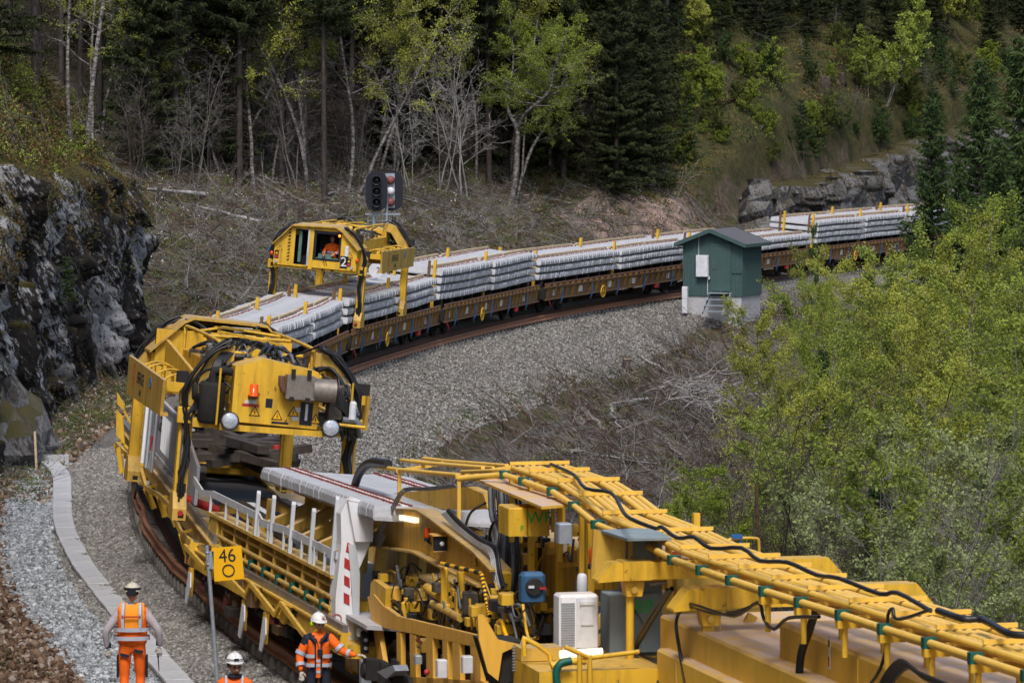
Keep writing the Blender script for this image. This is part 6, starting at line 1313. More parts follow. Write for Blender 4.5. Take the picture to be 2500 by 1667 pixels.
def body(t,hip,sh,kneeL,footL,kneeR,footR,elL,wrL,elR,wrR,mats,fm,neck,lw=1.0):
    Vv=Vector; hip=Vv(hip); sh=Vv(sh); neck=Vv(neck); yax=Vv((0,1,0))
    chest=hip.lerp(sh,.72); waist=hip.lerp(sh,.30)
    hL=hip+Vv((-.10,0,-.06)); hR=hip+Vv((.10,0,-.06)); sL=sh+Vv((-.17,0,-.03)); sR=sh+Vv((.17,0,-.03))
    J_=[(hip,.165,.125),(waist,.165,.12),(chest,.185,.13),(sh+Vv((0,0,.0)),.13,.10),(neck,.058,.058),
        (hL,.105),(Vv(kneeL),.070),(Vv(footL)+Vv((0,0,.10)),.050),(hR,.105),(Vv(kneeR),.070),(Vv(footR)+Vv((0,0,.10)),.050),
        (sL,.078),(Vv(elL),.056),(Vv(wrL),.036),(sR,.078),(Vv(elR),.056),(Vv(wrR),.036),
        (Vv(kneeL).lerp(hL,.5),.092),(Vv(kneeR).lerp(hR,.5),.092),(sL.lerp(Vv(elL),.5),.068),(sR.lerp(Vv(elR),.5),.068),
        (Vv(kneeL).lerp(Vv(footL),.4),.068),(Vv(kneeR).lerp(Vv(footR),.4),.068)]
    E_=[(0,1),(1,2),(2,3),(3,4),(0,5),(5,17),(17,6),(6,21),(21,7),(0,8),(8,18),(18,9),(9,22),(22,10),(3,11),(11,19),(19,12),(12,13),(3,14),(14,20),(20,15),(15,16)]
    b=skin('body',J_,E_,mats,t,fm,2,0)
    for f in (footL,footR): f=Vv(f); m=MB(); m.sph((f.x,f.y-.05,f.z+.05),.06,12,6,0,sc=(.8,2.1,.85)); m.cyl((f.x,f.y+.03,f.z+.05),(f.x,f.y+.03,f.z+.17),.055,12); m.b(f.x-.045,f.x+.045,f.y-.17,f.y+.08,f.z,f.z+.02); m.build('boot',M_BOOT,t)
    return b
# worker one: back to the camera, walking away
s=159; gx=(323-1250)/s; gy=FPX/s; gz=GZ(gx,gy); hgt=H-(1416-YH)/s-gz; k=hgt/1.86
w1=empty('person',Matrix.Translation((gx,gy,gz)) @ Matrix.Rotation(R(180),4,'Z') @ Matrix.Scale(k,4),'worker seen from behind in orange vest and trousers, walking left of the concrete duct','person')
def fm1(c):
    if abs(c.x)>.20 and c.z>.70 : return 1 
    if c.z>1.505: return 2 if c.z>1.56 else 1
    return 0
body(w1,(0,.0,.97),(0,0,1.45),(-.11,-.05,.50),(-.10,.10,.0),(.11,.02,.50),(.11,.16,.02),(-.37,.03,1.17),(-.38,-.06,.93),(.37,.05,1.15),(.35,-.02,.90),[M_HVO,M_SHIRT,M_SKIN],fm1,(0,-.01,1.56))
ve=skin('vest',[((0,0,.90),.235,.165),((0,0,1.1),.225,.16),((0,0,1.32),.23,.16),((0,0,1.47),.175,.12),((-.17,0,1.475),.08,.085),((.17,0,1.475),.08,.085)],[(0,1),(1,2),(2,3),(3,4),(3,5)],[M_HVY,M_HVO],w1,lambda c:1 if (c.z<1.14 or abs(c.x)>.17) else 0)
hband(w1,(0,0,1.19),.246,.184,.055); hband(w1,(0,0,1.07),.248,.186,.055)
for x in (-.115,.115):
    m=MB(); m.tube([(x,.150,1.20),(x*1.02,.158,1.32),(x,.14,1.44),(x*.98,.06,1.545)],.018,5); o=m.build('reflective_band',M_REF,w1,Matrix.Diagonal((1.6,1.05,1,1)) @ Matrix.Translation((-x*.35,0,0)))
m=MB(); [m.b(-.13+k*.027,-.13+k*.027+.02,.168,.190,1.36,1.36+(.035 if k in (0,9) else .024)) for k in range(10)]; m.build('faded_red_print',M_RED,w1)
hd1,_=head_mesh(w1,(0,-.02,1.68),0,R(12)); he,Mh=helmet(w1,(0,-.01,1.715),.118,0,mat=plain('dusty_helmet',(.60,.55,.44),.45,0,.2)); he['label']='dusty cream helmet with black strap'
m=MB(); m.tube([(.108*math.cos(a),.128*math.sin(a),.03+.01*math.sin(a)) for a in [math.pi*i/12 for i in range(13)]],.016,6); m.b(-.06,.06,.10,.145,-.06,.03); m.build('helmet_strap',M_BLK,he)
for sx,wr in ((-1,(-.37,-.06,.93)),(1,(.34,-.02,.90))):
    hand(w1,wr,(0,-.12,-1),sx,M_GLOVE,'gloved_hand',.7); m=MB(); m.tube([Vector(wr)+Vector((0,0,.09)),Vector(wr)+Vector((0,0,.02))],.046,12); m.build('cuff',M_NAVY,w1)
for sx in (-1,1): m=MB(); m.rb(*sorted((sx*.185,sx*.215)),-.05,.07,.52,.84,.02); m.build('side_pocket',M_NAVY,w1)
m=MB(); m.beam((-.03,.125,.90),(-.16,.12,.88),.02,.04); m.beam((.03,.125,.82),(.16,.12,.85),.02,.04); m.build('pocket_trim',M_NAVY,w1)
for f,x in (((-.10,.08),0),((.11,.14),0)): band(w1,(f[0],f[1]-.02,.14),(f[0],f[1]-.035,.23),.062,.068,0)
m=MB(); m.tube([(-.345,-.12,.86),(-.36,-.14,.58)],[.012,.006],6); o=m.build('hammer',M_DARK,None,w1.matrix_world.copy()); tag(o,'thin dark tool hanging from the right glove of the worker seen from behind','tool')
# worker two: orange and navy jacket, hand on the machine
s=167; gx=(778-1250)/s; gy=FPX/s; gz=GZ(gx,gy); hgt=H-(1490-YH)/s-gz; k=hgt/1.86
w2_=empty('person',Matrix.Translation((gx,gy,gz)) @ Matrix.Scale(k,4),'worker in orange and navy jacket and white helmet, reaching for the machine controls','person')
def fm2(c):
    if c.z>1.56: return 2
    if c.z<.98 and abs(c.x)<.25: return 1
    return 0
body(w2_,(0,.0,.97),(0,0,1.45),(-.11,-.04,.50),(-.12,.0,.0),(.12,-.06,.50),(.12,-.02,.0),(-.30,-.03,1.16),(-.27,-.12,.93),(.37,-.08,1.23),(.60,-.20,1.19),[M_HVO,M_NAVY,M_SKIN],fm2,(.0,-.02,1.55))
skin('jacket',[((0,0,.84),.205,.15),((0,0,1.05),.19,.145),((0,0,1.28),.205,.15),((0,0,1.45),.15,.12),((-.17,0,1.43),.095),((.17,0,1.43),.095),((-.24,-.02,1.28),.085),((-.30,-.03,1.16),.072),((-.275,-.11,.98),.06),((.29,-.05,1.32),.082),((.38,-.08,1.23),.07),((.56,-.18,1.2),.055)],[(0,1),(1,2),(2,3),(3,4),(3,5),(4,6),(6,7),(7,8),(5,9),(9,10),(10,11)],[M_HVO,M_NAVY],w2_,lambda c:1 if (c.z<.98 and abs(c.x)<.235) or (c.z>1.40 and abs(c.x)<.17 and abs(c.x)>.07) or ((c.x+.22)**2+(c.z-1.42)**2<.09**2 and c.y<.05) else 0)
hband(w2_,(0,0,1.17),.213,.165,.055); hband(w2_,(0,0,1.03),.210,.165,.055)
band(w2_,(-.265,-.022,1.235),(-.292,-.03,1.18),.088,.083,0); band(w2_,(-.29,-.07,1.06),(-.28,-.09,1.01),.075,.072,0); band(w2_,(.305,-.055,1.305),(.345,-.07,1.265),.088,.086,0); band(w2_,(.46,-.125,1.215),(.51,-.15,1.207),.072,.068,0)
m=MB(); m.prism([(-.035,.84),(.035,.84),(.05,1.42),(-.04,1.42)],'y',-.175,-.160,0); m.b(-.055,-.03,-.178,-.162,.86,1.45,1); m.b(.035,.06,-.178,-.162,.86,1.45,1); m.build('open_front',[M_HVO,M_NAVY],w2_)
for z in (1.03,1.10,.93): m=MB(); m.b(-.03,.035,-.182,-.174,z-.02,z+.02); m.build('reflective_band',M_REF,w2_)
cz=MB(); cz.tube(smooth([(-.13,-.03,1.50),(-.10,-.13,1.46),(-.03,-.17,1.38)],3),.03,6); cz.tube(smooth([(.13,-.03,1.50),(.10,-.13,1.46),(.03,-.17,1.38)],3),.03,6); cz.build('collar',M_NAVY,w2_)
m=MB(); m.rb(-.01,.07,-.215,-.175,1.18,1.29,.012); m.tube([(-.03,-.18,1.45),(.01,-.19,1.3)],.006,4); m.build('radio',M_BLK,w2_)
head_mesh(w2_,(.01,-.05,1.67),R(22),R(16)); he,Mh=helmet(w2_,(.0,-.035,1.715),.128,R(22),tilt=R(8))
m=MB(); 
for a in range(3): m.b(.01+.0*a,.05,-.139,-.132,.045+a*.02,.055+a*.02)
m.build('red_logo',M_RED,he)
m=MB(); m.lathe((-.085,.0,-.03),[(.03,-.03),(.045,-.02),(.045,.02),(.03,.03)],'x',14,0); m.tube([(-.11,0,0),(-.12,.0,.05)],.01,5,1); o=m.build('ear_defender',[M_LIME,M_BLK],w2_,Mh @ Matrix.Translation((-.02,.01,-.02)))
hand(w2_,(-.27,-.12,.93),(.12,-.15,-1),-1,M_GLOVE,'gloved_hand',.6); hand(w2_,(.60,-.20,1.19),(1,-.25,.08),1,M_GLOVE,'gloved_hand',.9)
# worker three: head and shoulders at the bottom edge
s=179; gx=(573-1250)/s; gy=FPX/s; gz=GZ(gx,gy); hgt=H-(1586-YH)/s-gz; k=hgt/1.86
w3=empty('person',Matrix.Translation((gx,gy,gz)) @ Matrix.Scale(k,4),'bearded worker in glasses and white helmet at the bottom edge, right of the sign pole','person')
body(w3,(0,.0,.97),(0,0,1.45),(-.11,-.04,.50),(-.12,.0,.0),(.12,.10,.50),(.12,.16,.0),(-.30,.0,1.16),(-.27,-.14,.95),(.30,.0,1.16),(.27,-.14,.95),[M_HVO,M_NAVY,M_SKIN],fm2,(.0,-.02,1.55))
skin('jacket',[((0,0,.84),.205,.15),((0,0,1.05),.19,.145),((0,0,1.28),.205,.15),((0,0,1.45),.15,.12),((-.17,0,1.43),.09),((.17,0,1.43),.09)],[(0,1),(1,2),(2,3),(3,4),(3,5)],[M_HVO],w3)
hband(w3,(0,0,1.17),.213,.165,.055)
for x in (-.12,.12): m=MB(); m.tube([(x*.75,-.14,1.20),(x*.85,-.13,1.42),(x*.9,-.05,1.535)],.02,5); m.build('reflective_band',M_REF,w3)
m=MB(); m.tube([(.085*math.cos(a),.08*math.sin(a)-.02,1.53) for a in [2*math.pi*i/16 for i in range(17)]],.022,6); m.build('collar',M_NAVY,w3)
head_mesh(w3,(.01,-.05,1.665),R(18),R(12),True,True,True); he,Mh=helmet(w3,(.0,-.03,1.715),.122,R(14),tilt=R(4)); m=MB(); m.b(-.03,.03,-.142,-.128,.03,.065); m.tube([(.124*math.cos(a),.14*math.sin(a),.05) for a in [2*math.pi*i/16 for i in range(17)]],.006,4); m.build('helmet_badge',M_BLK,he)
m=MB(); m.sph((0,0,-.03),.1,14,8,0,z0=-.5,sc=(.95,1.12,1)); m.build('balaclava',M_NAVY,w3,Mh @ Matrix.Translation((0,.03,.0)))
hand(w3,(-.27,-.14,.95),(.1,-.3,-1),-1,M_GLOVE,'gloved_hand'); hand(w3,(.27,-.14,.95),(-.1,-.3,-1),1,M_GLOVE,'gloved_hand')
# driver in the rear gantry cab
gm=g2.matrix_world @ Matrix.Translation((.42,.42,2.98)); dv=empty('person',gm,'crane driver in orange jacket sitting behind the open window of the rear gantry cab','person')
body(dv,(0,.1,.42),(0,.05,.92),(-.16,-.28,.45),(-.16,-.36,.10),(.16,-.28,.45),(.16,-.36,.10),(-.24,-.12,.68),(-.16,-.36,.62),(.26,-.12,.70),(.12,-.36,.66),[M_HVO,M_NAVY,M_SKIN],lambda c:0,(0,.03,1.02))
head_mesh(dv,(0,0,1.13),0,R(8)); hand(dv,(-.16,-.36,.62),(0,-1,-.2),-1,M_SKIN); hand(dv,(.12,-.36,.66),(0,-1,-.2),1,M_SKIN)
band(dv,(-.20,-.22,.655),(-.18,-.28,.64),.062,.058,0); band(dv,(.20,-.22,.685),(.17,-.28,.67),.062,.058,0); hband(dv,(0,.08,.7),.2,.145,.05)
# ------------------------------------------------------------------ vegetation
def mat_leaf(name,stops,tr=.35,objvar=.5):
    n=NT(name); at=n.attr('shade').outputs['Fac']; v=n.math('ADD',n.math('MULTIPLY',at,1-objvar*.5),n.math('MULTIPLY',n.rand(),objvar*.5))
    v=n.math('ADD',n.math('MULTIPLY',v,.7),n.math('MULTIPLY',n.noise(.9,3),.45)); v=n.math('SUBTRACT',v,.08)
    c=n.ramp(v,stops); n.fin(c,.7,0,.2)
    t=n.n.new('ShaderNodeBsdfTranslucent'); n.l(c,t.inputs[0]); mx=n.n.new('ShaderNodeMixShader'); mx.inputs[0].default_value=tr; n.l(n.b.outputs[0],mx.inputs[1]); n.l(t.outputs[0],mx.inputs[2]); n.l(mx.outputs[0],n.out.inputs[0]); return n.m
def mat_bark(name,a,b,sc=6,white=None):
    n=NT(name); c=n.mix(n.rampf(n.noise(sc,5,.7,sc=(1,1,.4)),.35,.7),a,b)
    if white: c=n.mix(n.rampf(n.noise(4,5,.75,sc=(1,1,2.5)),.47,.57),c,white)
    return n.fin(c,.9,0,.15)
L_BIR=mat_leaf('birch_leaves',[(0,(.09,.10,.018)),(.35,(.25,.275,.04)),(.65,(.40,.425,.07)),(1,(.58,.58,.13))])
L_BIR2=mat_leaf('fresh_birch_leaves',[(0,(.07,.10,.014)),(.4,(.20,.26,.032)),(1,(.42,.49,.085))])
L_ROW=mat_leaf('rowan_leaves',[(0,(.08,.10,.022)),(.4,(.20,.25,.045)),(.7,(.31,.375,.07)),(1,(.46,.52,.12))])
L_SAL=mat_leaf('sallow_leaves',[(0,(.10,.12,.05)),(.4,(.22,.26,.10)),(.7,(.36,.41,.18)),(1,(.52,.56,.30))])
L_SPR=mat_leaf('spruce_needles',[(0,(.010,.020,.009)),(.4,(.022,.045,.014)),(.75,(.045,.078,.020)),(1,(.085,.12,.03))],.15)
L_SPR2=mat_leaf('lighter_spruce_needles',[(0,(.012,.026,.010)),(.4,(.035,.065,.018)),(.75,(.07,.11,.028)),(1,(.15,.155,.045))],.15)  # lighter, yellower needle tones than the plain spruce
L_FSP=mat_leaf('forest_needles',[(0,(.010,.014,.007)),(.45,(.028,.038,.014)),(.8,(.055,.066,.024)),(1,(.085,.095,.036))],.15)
G_HB=mat_leaf('dull_bush_leaves',[(0,(.04,.055,.012)),(.5,(.11,.13,.03)),(1,(.22,.25,.06))])
B_SPR=mat_bark('spruce_bark',(.035,.028,.026),(.085,.072,.068),8)
B_BIR=mat_bark('birch_bark',(.04,.034,.032),(.12,.105,.10),8,(.25,.235,.225))
B_GRY=mat_bark('grey_bark',(.09,.08,.073),(.25,.23,.215),9)
B_DRK=mat_bark('dark_twig_bark',(.030,.024,.020),(.085,.068,.058),8)
B_RED=mat_bark('red_twigs',(.05,.028,.020),(.14,.075,.052),4)
B_PAL=mat_bark('pale_dead_wood',(.15,.14,.135),(.42,.40,.39),4)
def sticks(S,n=3):                                         # S rows: p0(3) p1(3) r0 r1
    S=np.asarray(S,float); p0,p1,r0,r1=S[:,:3],S[:,3:6],S[:,6],S[:,7]; d=p1-p0; l=np.linalg.norm(d,axis=1,keepdims=True); d=d/np.maximum(l,1e-9)
    u=np.cross(d,np.where(np.abs(d[:,2:3])<.9,np.array([[0,0,1.]]),np.array([[1.,0,0]]))); u/=np.linalg.norm(u,axis=1,keepdims=True); w=np.cross(d,u)
    a=2*np.pi*np.arange(n)/n; ring_=u[:,None]*np.cos(a)[None,:,None]+w[:,None]*np.sin(a)[None,:,None]
    V=np.concatenate([p0[:,None]+ring_*r0[:,None,None],p1[:,None]+ring_*r1[:,None,None]],1)
    k=np.arange(n); f=np.stack([k,(k+1)%n,(k+1)%n+n,k+n],-1); F=(f[None]+(2*n*np.arange(len(S)))[:,None,None]).reshape(-1,4)
    return V.reshape(-1,3),F
def leaves(C_l,size,asp=.55,flat=0.,dirs=None):
    N=len(C_l); q=rng.normal(size=(N,3)); 
    if dirs is not None: q=dirs+.35*rng.normal(size=(N,3))
    q/=np.linalg.norm(q,axis=1,keepdims=True); w=rng.normal(size=(N,3)); w[:,2]*=(1-flat); w=np.cross(q,w); w/=np.linalg.norm(w,axis=1,keepdims=True)+1e-9
    s=(size*rng.uniform(.6,1.3,N))[:,None]; V=np.stack([C_l,C_l+q*s*.5+w*s*asp*.5,C_l+q*s,C_l+q*s*.5-w*s*asp*.5],1)
    return V.reshape(-1,3),np.arange(4*N).reshape(-1,4)
def leafmesh(name,V,F,mat,per=1,clump=None):
    me=mesh_np(name,V,F,mat); n=len(F); sh_=rng.random(n) if clump is None else np.clip(clump*.7+.3*rng.random(n),0,1)
    at=me.attributes.new('shade','FLOAT','FACE'); at.data.foreach_set('value',sh_.astype(np.float32)); return me
def rv(s=1.): return rng.normal(size=3)*s
def broad(h,tr,seed,n1=20,n2=6,n3=5,nl=9,leaf=.07,spread=.33,low=.22,lean=(0,0),stems=1,up=.55,path=None,twig=True,crown_from=0.):
    global rng; keep_=rng; rng=np.random.default_rng(seed); S=[];Lc=[];sh_=[]
    for st in range(stems):
        if path is not None: tp=np.array(path,float); tp=catmull([tuple(p) for p in tp],4)
        else:
            tp=[np.array([rng.normal()*.12*(stems>1),rng.normal()*.12*(stems>1),-.2])]; d=np.array([lean[0]+rng.normal()*.05+(stems>1)*rng.normal()*.22,lean[1]+rng.normal()*.05+(stems>1)*rng.normal()*.22,1.])
            for k in range(12): d=d+rv(.075)*np.array([1,1,0]); dd=d/np.linalg.norm(d); tp.append(tp[-1]+dd*h/12*(1-.12*st))
            tp=np.array(tp)
        m=len(tp); rad=tr*(1-np.linspace(0,1,m)**1.1*.9)*(1 if st==0 else .75)
        for k in range(m-1): S.append((*tp[k],*tp[k+1],rad[k],rad[k+1]))
        for i in range(n1):
            f=low+(1-low)*((i+rng.random())/n1); k=min(int(f*(m-1)),m-2); b=tp[k]+(tp[k+1]-tp[k])*(f*(m-1)-k)
            az=i*2.4+rng.normal()*.5; L=h*spread*(1.1-.75*f)*rng.uniform(.6,1.15); d=np.array([math.cos(az),math.sin(az),up+rng.normal()*.2]); r=rad[k]*.42
            q=b.copy(); pts=[q.copy()]; ns=5
            for s in range(ns): d=d+rv(.16)+np.array([0,0,.06]); q=q+d/np.linalg.norm(d)*L/ns; S.append((*pts[-1],*q,r*(1-s/ns*.8),r*(1-(s+1)/ns*.8))); pts.append(q.copy())
            tone=rng.random()
            for j in range(n2):
                t=.25+.75*(j+rng.random())/n2; kk=min(int(t*ns),ns-1); b2=pts[kk]+(pts[kk+1]-pts[kk])*(t*ns-kk); d2=(pts[-1]-pts[0])/L+rv(.55); d2/=np.linalg.norm(d2); L2=L*.42*rng.uniform(.5,1.1); e=b2+d2*L2*.5+rv(.03); e2=e+(d2+rv(.25))*L2*.5; r2=max(r*.35,.006)
                S.append((*b2,*e,r2,r2*.7)); S.append((*e,*e2,r2*.7,.003))
                for c in range(n3):
                    t3=rng.random(); b3=b2+(e-b2)*t3*2 if t3<.5 else e+(e2-e)*(t3*2-1); d3=d2+rv(.7); d3/=np.linalg.norm(d3); L3=L2*.5*rng.uniform(.5,1.2); e3=b3+d3*L3
                    if twig: S.append((*b3,*e3,.0055,.0025))
                    if nl and f>crown_from:
                        tt=rng.random((nl,1)); Lc.append(b3+(e3-b3)*tt+rng.normal(size=(nl,3))*.05*h/8); sh_.append(np.full(nl,tone))
    V,F=sticks(S,4 if stems==1 else 3); tm=mesh_np('trunk',V,F,None,True); cm=None
    if Lc: Lc=np.concatenate(Lc); V,F=leaves(Lc,leaf); cm=leafmesh('crown',V,F,None,clump=np.concatenate(sh_))
    rng=keep_; return tm,cm
def spruce(h,seed,base=.05,width=.17,nw=34,nb=6,dens=1.,dead=False,tr=.014,sp=.30):
    global rng; keep_=rng; rng=np.random.default_rng(seed); S=[(0,0,-.4,0,0,h*.5,h*tr,h*tr*.6),(0,0,h*.5,0,0,h,h*tr*.6,.01)]; C_l=[];D=[];sh_=[]
    for i in range(nw):
        f=base+(1-base)*((i+.5*rng.random())/nw)**.95; z=f*h
        for j in range(nb):
            az=rng.random()*6.28; L=h*width*(1-((f-base)/(1-base)))**.8*rng.uniform(.55,1.12)+.12; droop=.35-.75*f+rng.normal()*.08
            dx,dy=math.cos(az),math.sin(az); m=5; p=np.array([0,0,z]); prev=p
            tone=rng.random()
            for s in range(m):
                t=(s+1)/m; q=np.array([dx*L*t,dy*L*t,z-droop*L*t*.9+.22*L*t*t]); S.append((*prev,*q,.012*(1.2-t)*h/10,.012*(1.05-t)*h/10))
                k=max(1,int(dens*L*7)); tt=rng.random(k)[:,None]; c=prev+(q-prev)*tt; sd_=rng.choice([-1,1],k)[:,None]; lat_=np.array([[-dy,dx,0]])*sd_
                d=lat_*rng.uniform(.3,1,(k,1))+np.array([[dx,dy,0]])*.7+np.array([[0,0,-1]])*rng.uniform(.1,1.1,(k,1)); C_l.append(c); D.append(d); sh_.append(np.full(k,tone*.6+.4*t)); prev=q
    if dead:
        for i in range(90):
            z=h*rng.uniform(.03,base+.08); az=rng.random()*6.28; L=rng.uniform(.5,1.9); e=np.array([math.cos(az)*L,math.sin(az)*L,z-L*rng.uniform(-.1,.45)]); mid=np.array([e[0]*.5,e[1]*.5,(z+e[2])/2+.08]); S.append((0,0,z,*mid,.014,.009)); S.append((*mid,*e,.009,.004))
            for _ in range(3): b=mid+(e-mid)*rng.random(); S.append((*b,*(b+rv(.22)),.005,.003))
    V,F=sticks(S,5); tm=mesh_np('trunk',V,F,None,True); C_l=np.concatenate(C_l); D=np.concatenate(D); D/=np.linalg.norm(D,axis=1,keepdims=True)
    V,F=leaves(C_l,sp,.2,dirs=D); cm=leafmesh('crown',V,F,None,clump=np.concatenate(sh_)); rng=keep_; return tm,cm
_mc={}
def mm(me,mat):
    if me is None: return None
    k=(me.name,mat.name)
    if k not in _mc: c=me.copy(); c.materials.clear(); c.materials.append(mat); _mc[k]=c
    return _mc[k]
def plant(name,pr,bark,leaf,pos,scale,rot,label,cat,group=None,tilt=(0,0),sxy=1.):
    from mathutils import Euler
    M=Matrix.Translation(pos) @ Euler((tilt[0],tilt[1],rot)).to_matrix().to_4x4() @ Matrix.Diagonal((scale*sxy,scale*sxy,scale,1))
    t=empty(name,M,label,cat,group); link('trunk',mm(pr[0],bark),t)
    if pr[1] is not None: link('crown',mm(pr[1],leaf),t)
    return t
_zz=np.arange(88,340,.4)
def hit(px,py,z0=88):
    z=_zz[_zz>=z0]; X=(px-1250)*z/FPX; h=H-(py-YH)*z/FPX; a,l=to_arc(X,z); g=ground(a,l); k=np.where(h<=g)[0]; k=k[0] if len(k) else len(z)-1
    return Vector((float(X[k]),float(z[k]),float(g[k])))
def at_z(px,Z): X=(px-1250)*Z/FPX; return Vector((X,Z,GZ(X,Z)))
PR_B=[broad(12,.12,s,n1=34,n2=7,n3=7,nl=11,leaf=.085,spread=.30) for s in (1,2,3)]; PR_BL=broad(12,.10,9,n1=26,n2=7,n3=6,nl=9,leaf=.085,spread=.24,low=.3)
PR_M=[broad(10,.07,s,n1=18,n2=7,n3=6,nl=10,leaf=.09,stems=3,low=.15,spread=.30) for s in (5,6)]
PR_R=[broad(11,.07,s,n1=26,n2=6,n3=6,nl=10,leaf=.10,stems=2,spread=.23) for s in (11,12)]
PR_L=[broad(2.2,.03,s,n1=14,n2=6,n3=4,nl=7,leaf=.08,stems=3,low=.1,spread=.42) for s in (71,72)]; PR_H=[broad(6,.05,s,n1=20,n2=6,n3=5,nl=8,leaf=.15,stems=2,spread=.27) for s in (73,74)]
PR_N=[broad(7,.055,s,n1=14,n2=6,n3=5,nl=0,stems=3,low=.25,spread=.3,up=.8) for s in (21,22)]
PR_F=[broad(16,.12,s,n1=26,n2=6,n3=5,nl=8,leaf=.12,spread=.19,low=.3,lean=(.05,0),crown_from=.34) for s in (31,32,33)]
PR_S=[spruce(12,s,base=.03,width=.18,nw=44,nb=8,dens=2.6,sp=.22) for s in (41,42)]
PR_SF=[spruce(19,s,base=b,width=.125,nw=34,nb=6,dens=2.2,dead=True,tr=.0105,sp=.32) for s,b in ((51,.5),(52,.40),(53,.58))]
PR_SD=[spruce(15,s,base=.02,width=.17,nw=40,nb=7,dens=2.6,sp=.3) for s in (61,62)]
PR_Y=[spruce(2.2,s,base=.05,width=.24,nw=14,nb=5,dens=5,sp=.10,tr=.012) for s in (71,)]
vr=random.Random(21)
# the wooded hillside: rows of trunks from the edge of the clearing upwards
GF='trees of the dark spruce forest'
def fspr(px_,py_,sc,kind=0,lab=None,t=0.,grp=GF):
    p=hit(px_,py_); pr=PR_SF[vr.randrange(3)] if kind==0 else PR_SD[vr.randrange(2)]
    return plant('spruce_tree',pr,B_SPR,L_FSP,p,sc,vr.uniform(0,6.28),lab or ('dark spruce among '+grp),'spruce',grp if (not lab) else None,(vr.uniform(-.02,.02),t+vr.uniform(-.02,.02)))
sig=[(363,395,1.05,.0,'thick dark spruce trunk rising above the mossy slope at the left'),(428,432,1.0,-.02,'straight spruce trunk right of the thick dark one on the left'),(698,452,1.15,-.02,'spruce with broad flared foot left of the leaning pale birches'),(585,440,.95,.0,'dark spruce trunk left of the flared spruce foot'),
     (792,490,.8,0,'slim dark spruce trunk just left of the railway signal'),(150,210,.9,0,'spruce trunk standing on the mossy slope near the left edge'),(95,165,1.0,0,'pale spruce trunk at the top left corner'),(1195,452,.9,0,'spruce trunk right behind the grey leafless shrubs')]
for a,b_,c,t,l in sig: fspr(a,b_,c,0,l,t)
for row,(py_,n,x0,x1,k) in enumerate(((440,15,330,1480,0),(405,16,300,1500,0),(360,17,280,1520,0),(305,16,200,1560,0),(235,15,60,1620,0),(150,16,-60,1700,0),(60,14,-60,1700,0))):
    for i in range(n):
        px_=x0+(x1-x0)*(i+vr.uniform(.1,.9))/n; 
        if py_>430 and (830<px_<1330): continue
        fspr(px_,py_+vr.uniform(-22,18),vr.uniform(.75,1.1),1 if (vr.random()<(.12 if row<3 and px_<1050 else .5) ) else 0)
# dense dark spruces at the corner of the wood, right of the tall birch
for px_,py_,sc in ((1505,475,.8),(1570,465,.8),(1530,400,1.1),(1420,400,1.1),(1590,300,1.0),(1345,425,.9),(1060,405,.8),(930,400,.8)): fspr(px_,py_,sc,1,None,0,'dark spruces at the right corner of the wood')
# birches and thin trunks at the edge of the wood
def fbir(px_,py_,sc,tilt,lab,grp=None,leaf=None,pr=None,bark=None): 
    p=hit(px_,py_); return plant('birch_tree',pr or PR_F[vr.randrange(3)],bark or B_BIR,leaf or L_BIR,p,sc,vr.uniform(0,6.28),lab,'birch',grp,(0,tilt))
for a,b_,c,t,l in ((622,470,.95,.02,'pale birch trunk left of the dark spruce with flared foot'),(752,468,1.0,.07,'pale birch leaning right, behind the gap left of the signal'),(745,470,.9,-.07,'thin birch leaning left, crossing the pale leaning birch'),(850,470,1.0,.10,'birch with small green crown, rising just above the signal'),
    (875,480,.85,.28,'thin birch leaning far right behind the signal'),(960,440,.8,.12,'thin birch right of the signal heads'),(475,430,.9,.18,'birch leaning right behind the left slope'),(535,435,.8,.22,'thin birch leaning right near the end of the mossy slope'),(250,330,.8,-.05,'small leafy birch on the ridge of the left slope'),(560,440,.8,.26,'slender leaning birch with curved trunk in front of dark spruces')):
    fbir(a,b_,c,t,l)
for i in range(30): fbir(vr.uniform(60,1500),vr.uniform(300,455),vr.uniform(.55,.95),vr.uniform(-.15,.2),'thin young birch between the spruce trunks','young birches between the spruce trunks')
for i in range(80):
    p=hit(vr.uniform(320,1500),vr.uniform(330,470)); plant('bare_sapling',PR_N[vr.randrange(2)],B_DRK if i%2 else B_GRY,None,p,vr.uniform(.5,1.0),vr.uniform(0,6.28),'leafless sapling at the foot of the forest','sapling','leafless saplings at the foot of the forest')
for px_,py_,sc,l in ((1080,470,1.25,'grey leafless shrub with several stems, left one of the pair in front of the wood'),(1130,485,1.35,'tall grey leafless shrub just left of the big forked birch'),(1010,480,1.0,'leaning leafless shrub between signal and grey shrubs')):
    plant('bare_shrub',PR_N[vr.randrange(2)],B_PAL,None,hit(px_,py_),sc,vr.uniform(0,6.28),l,'shrub')
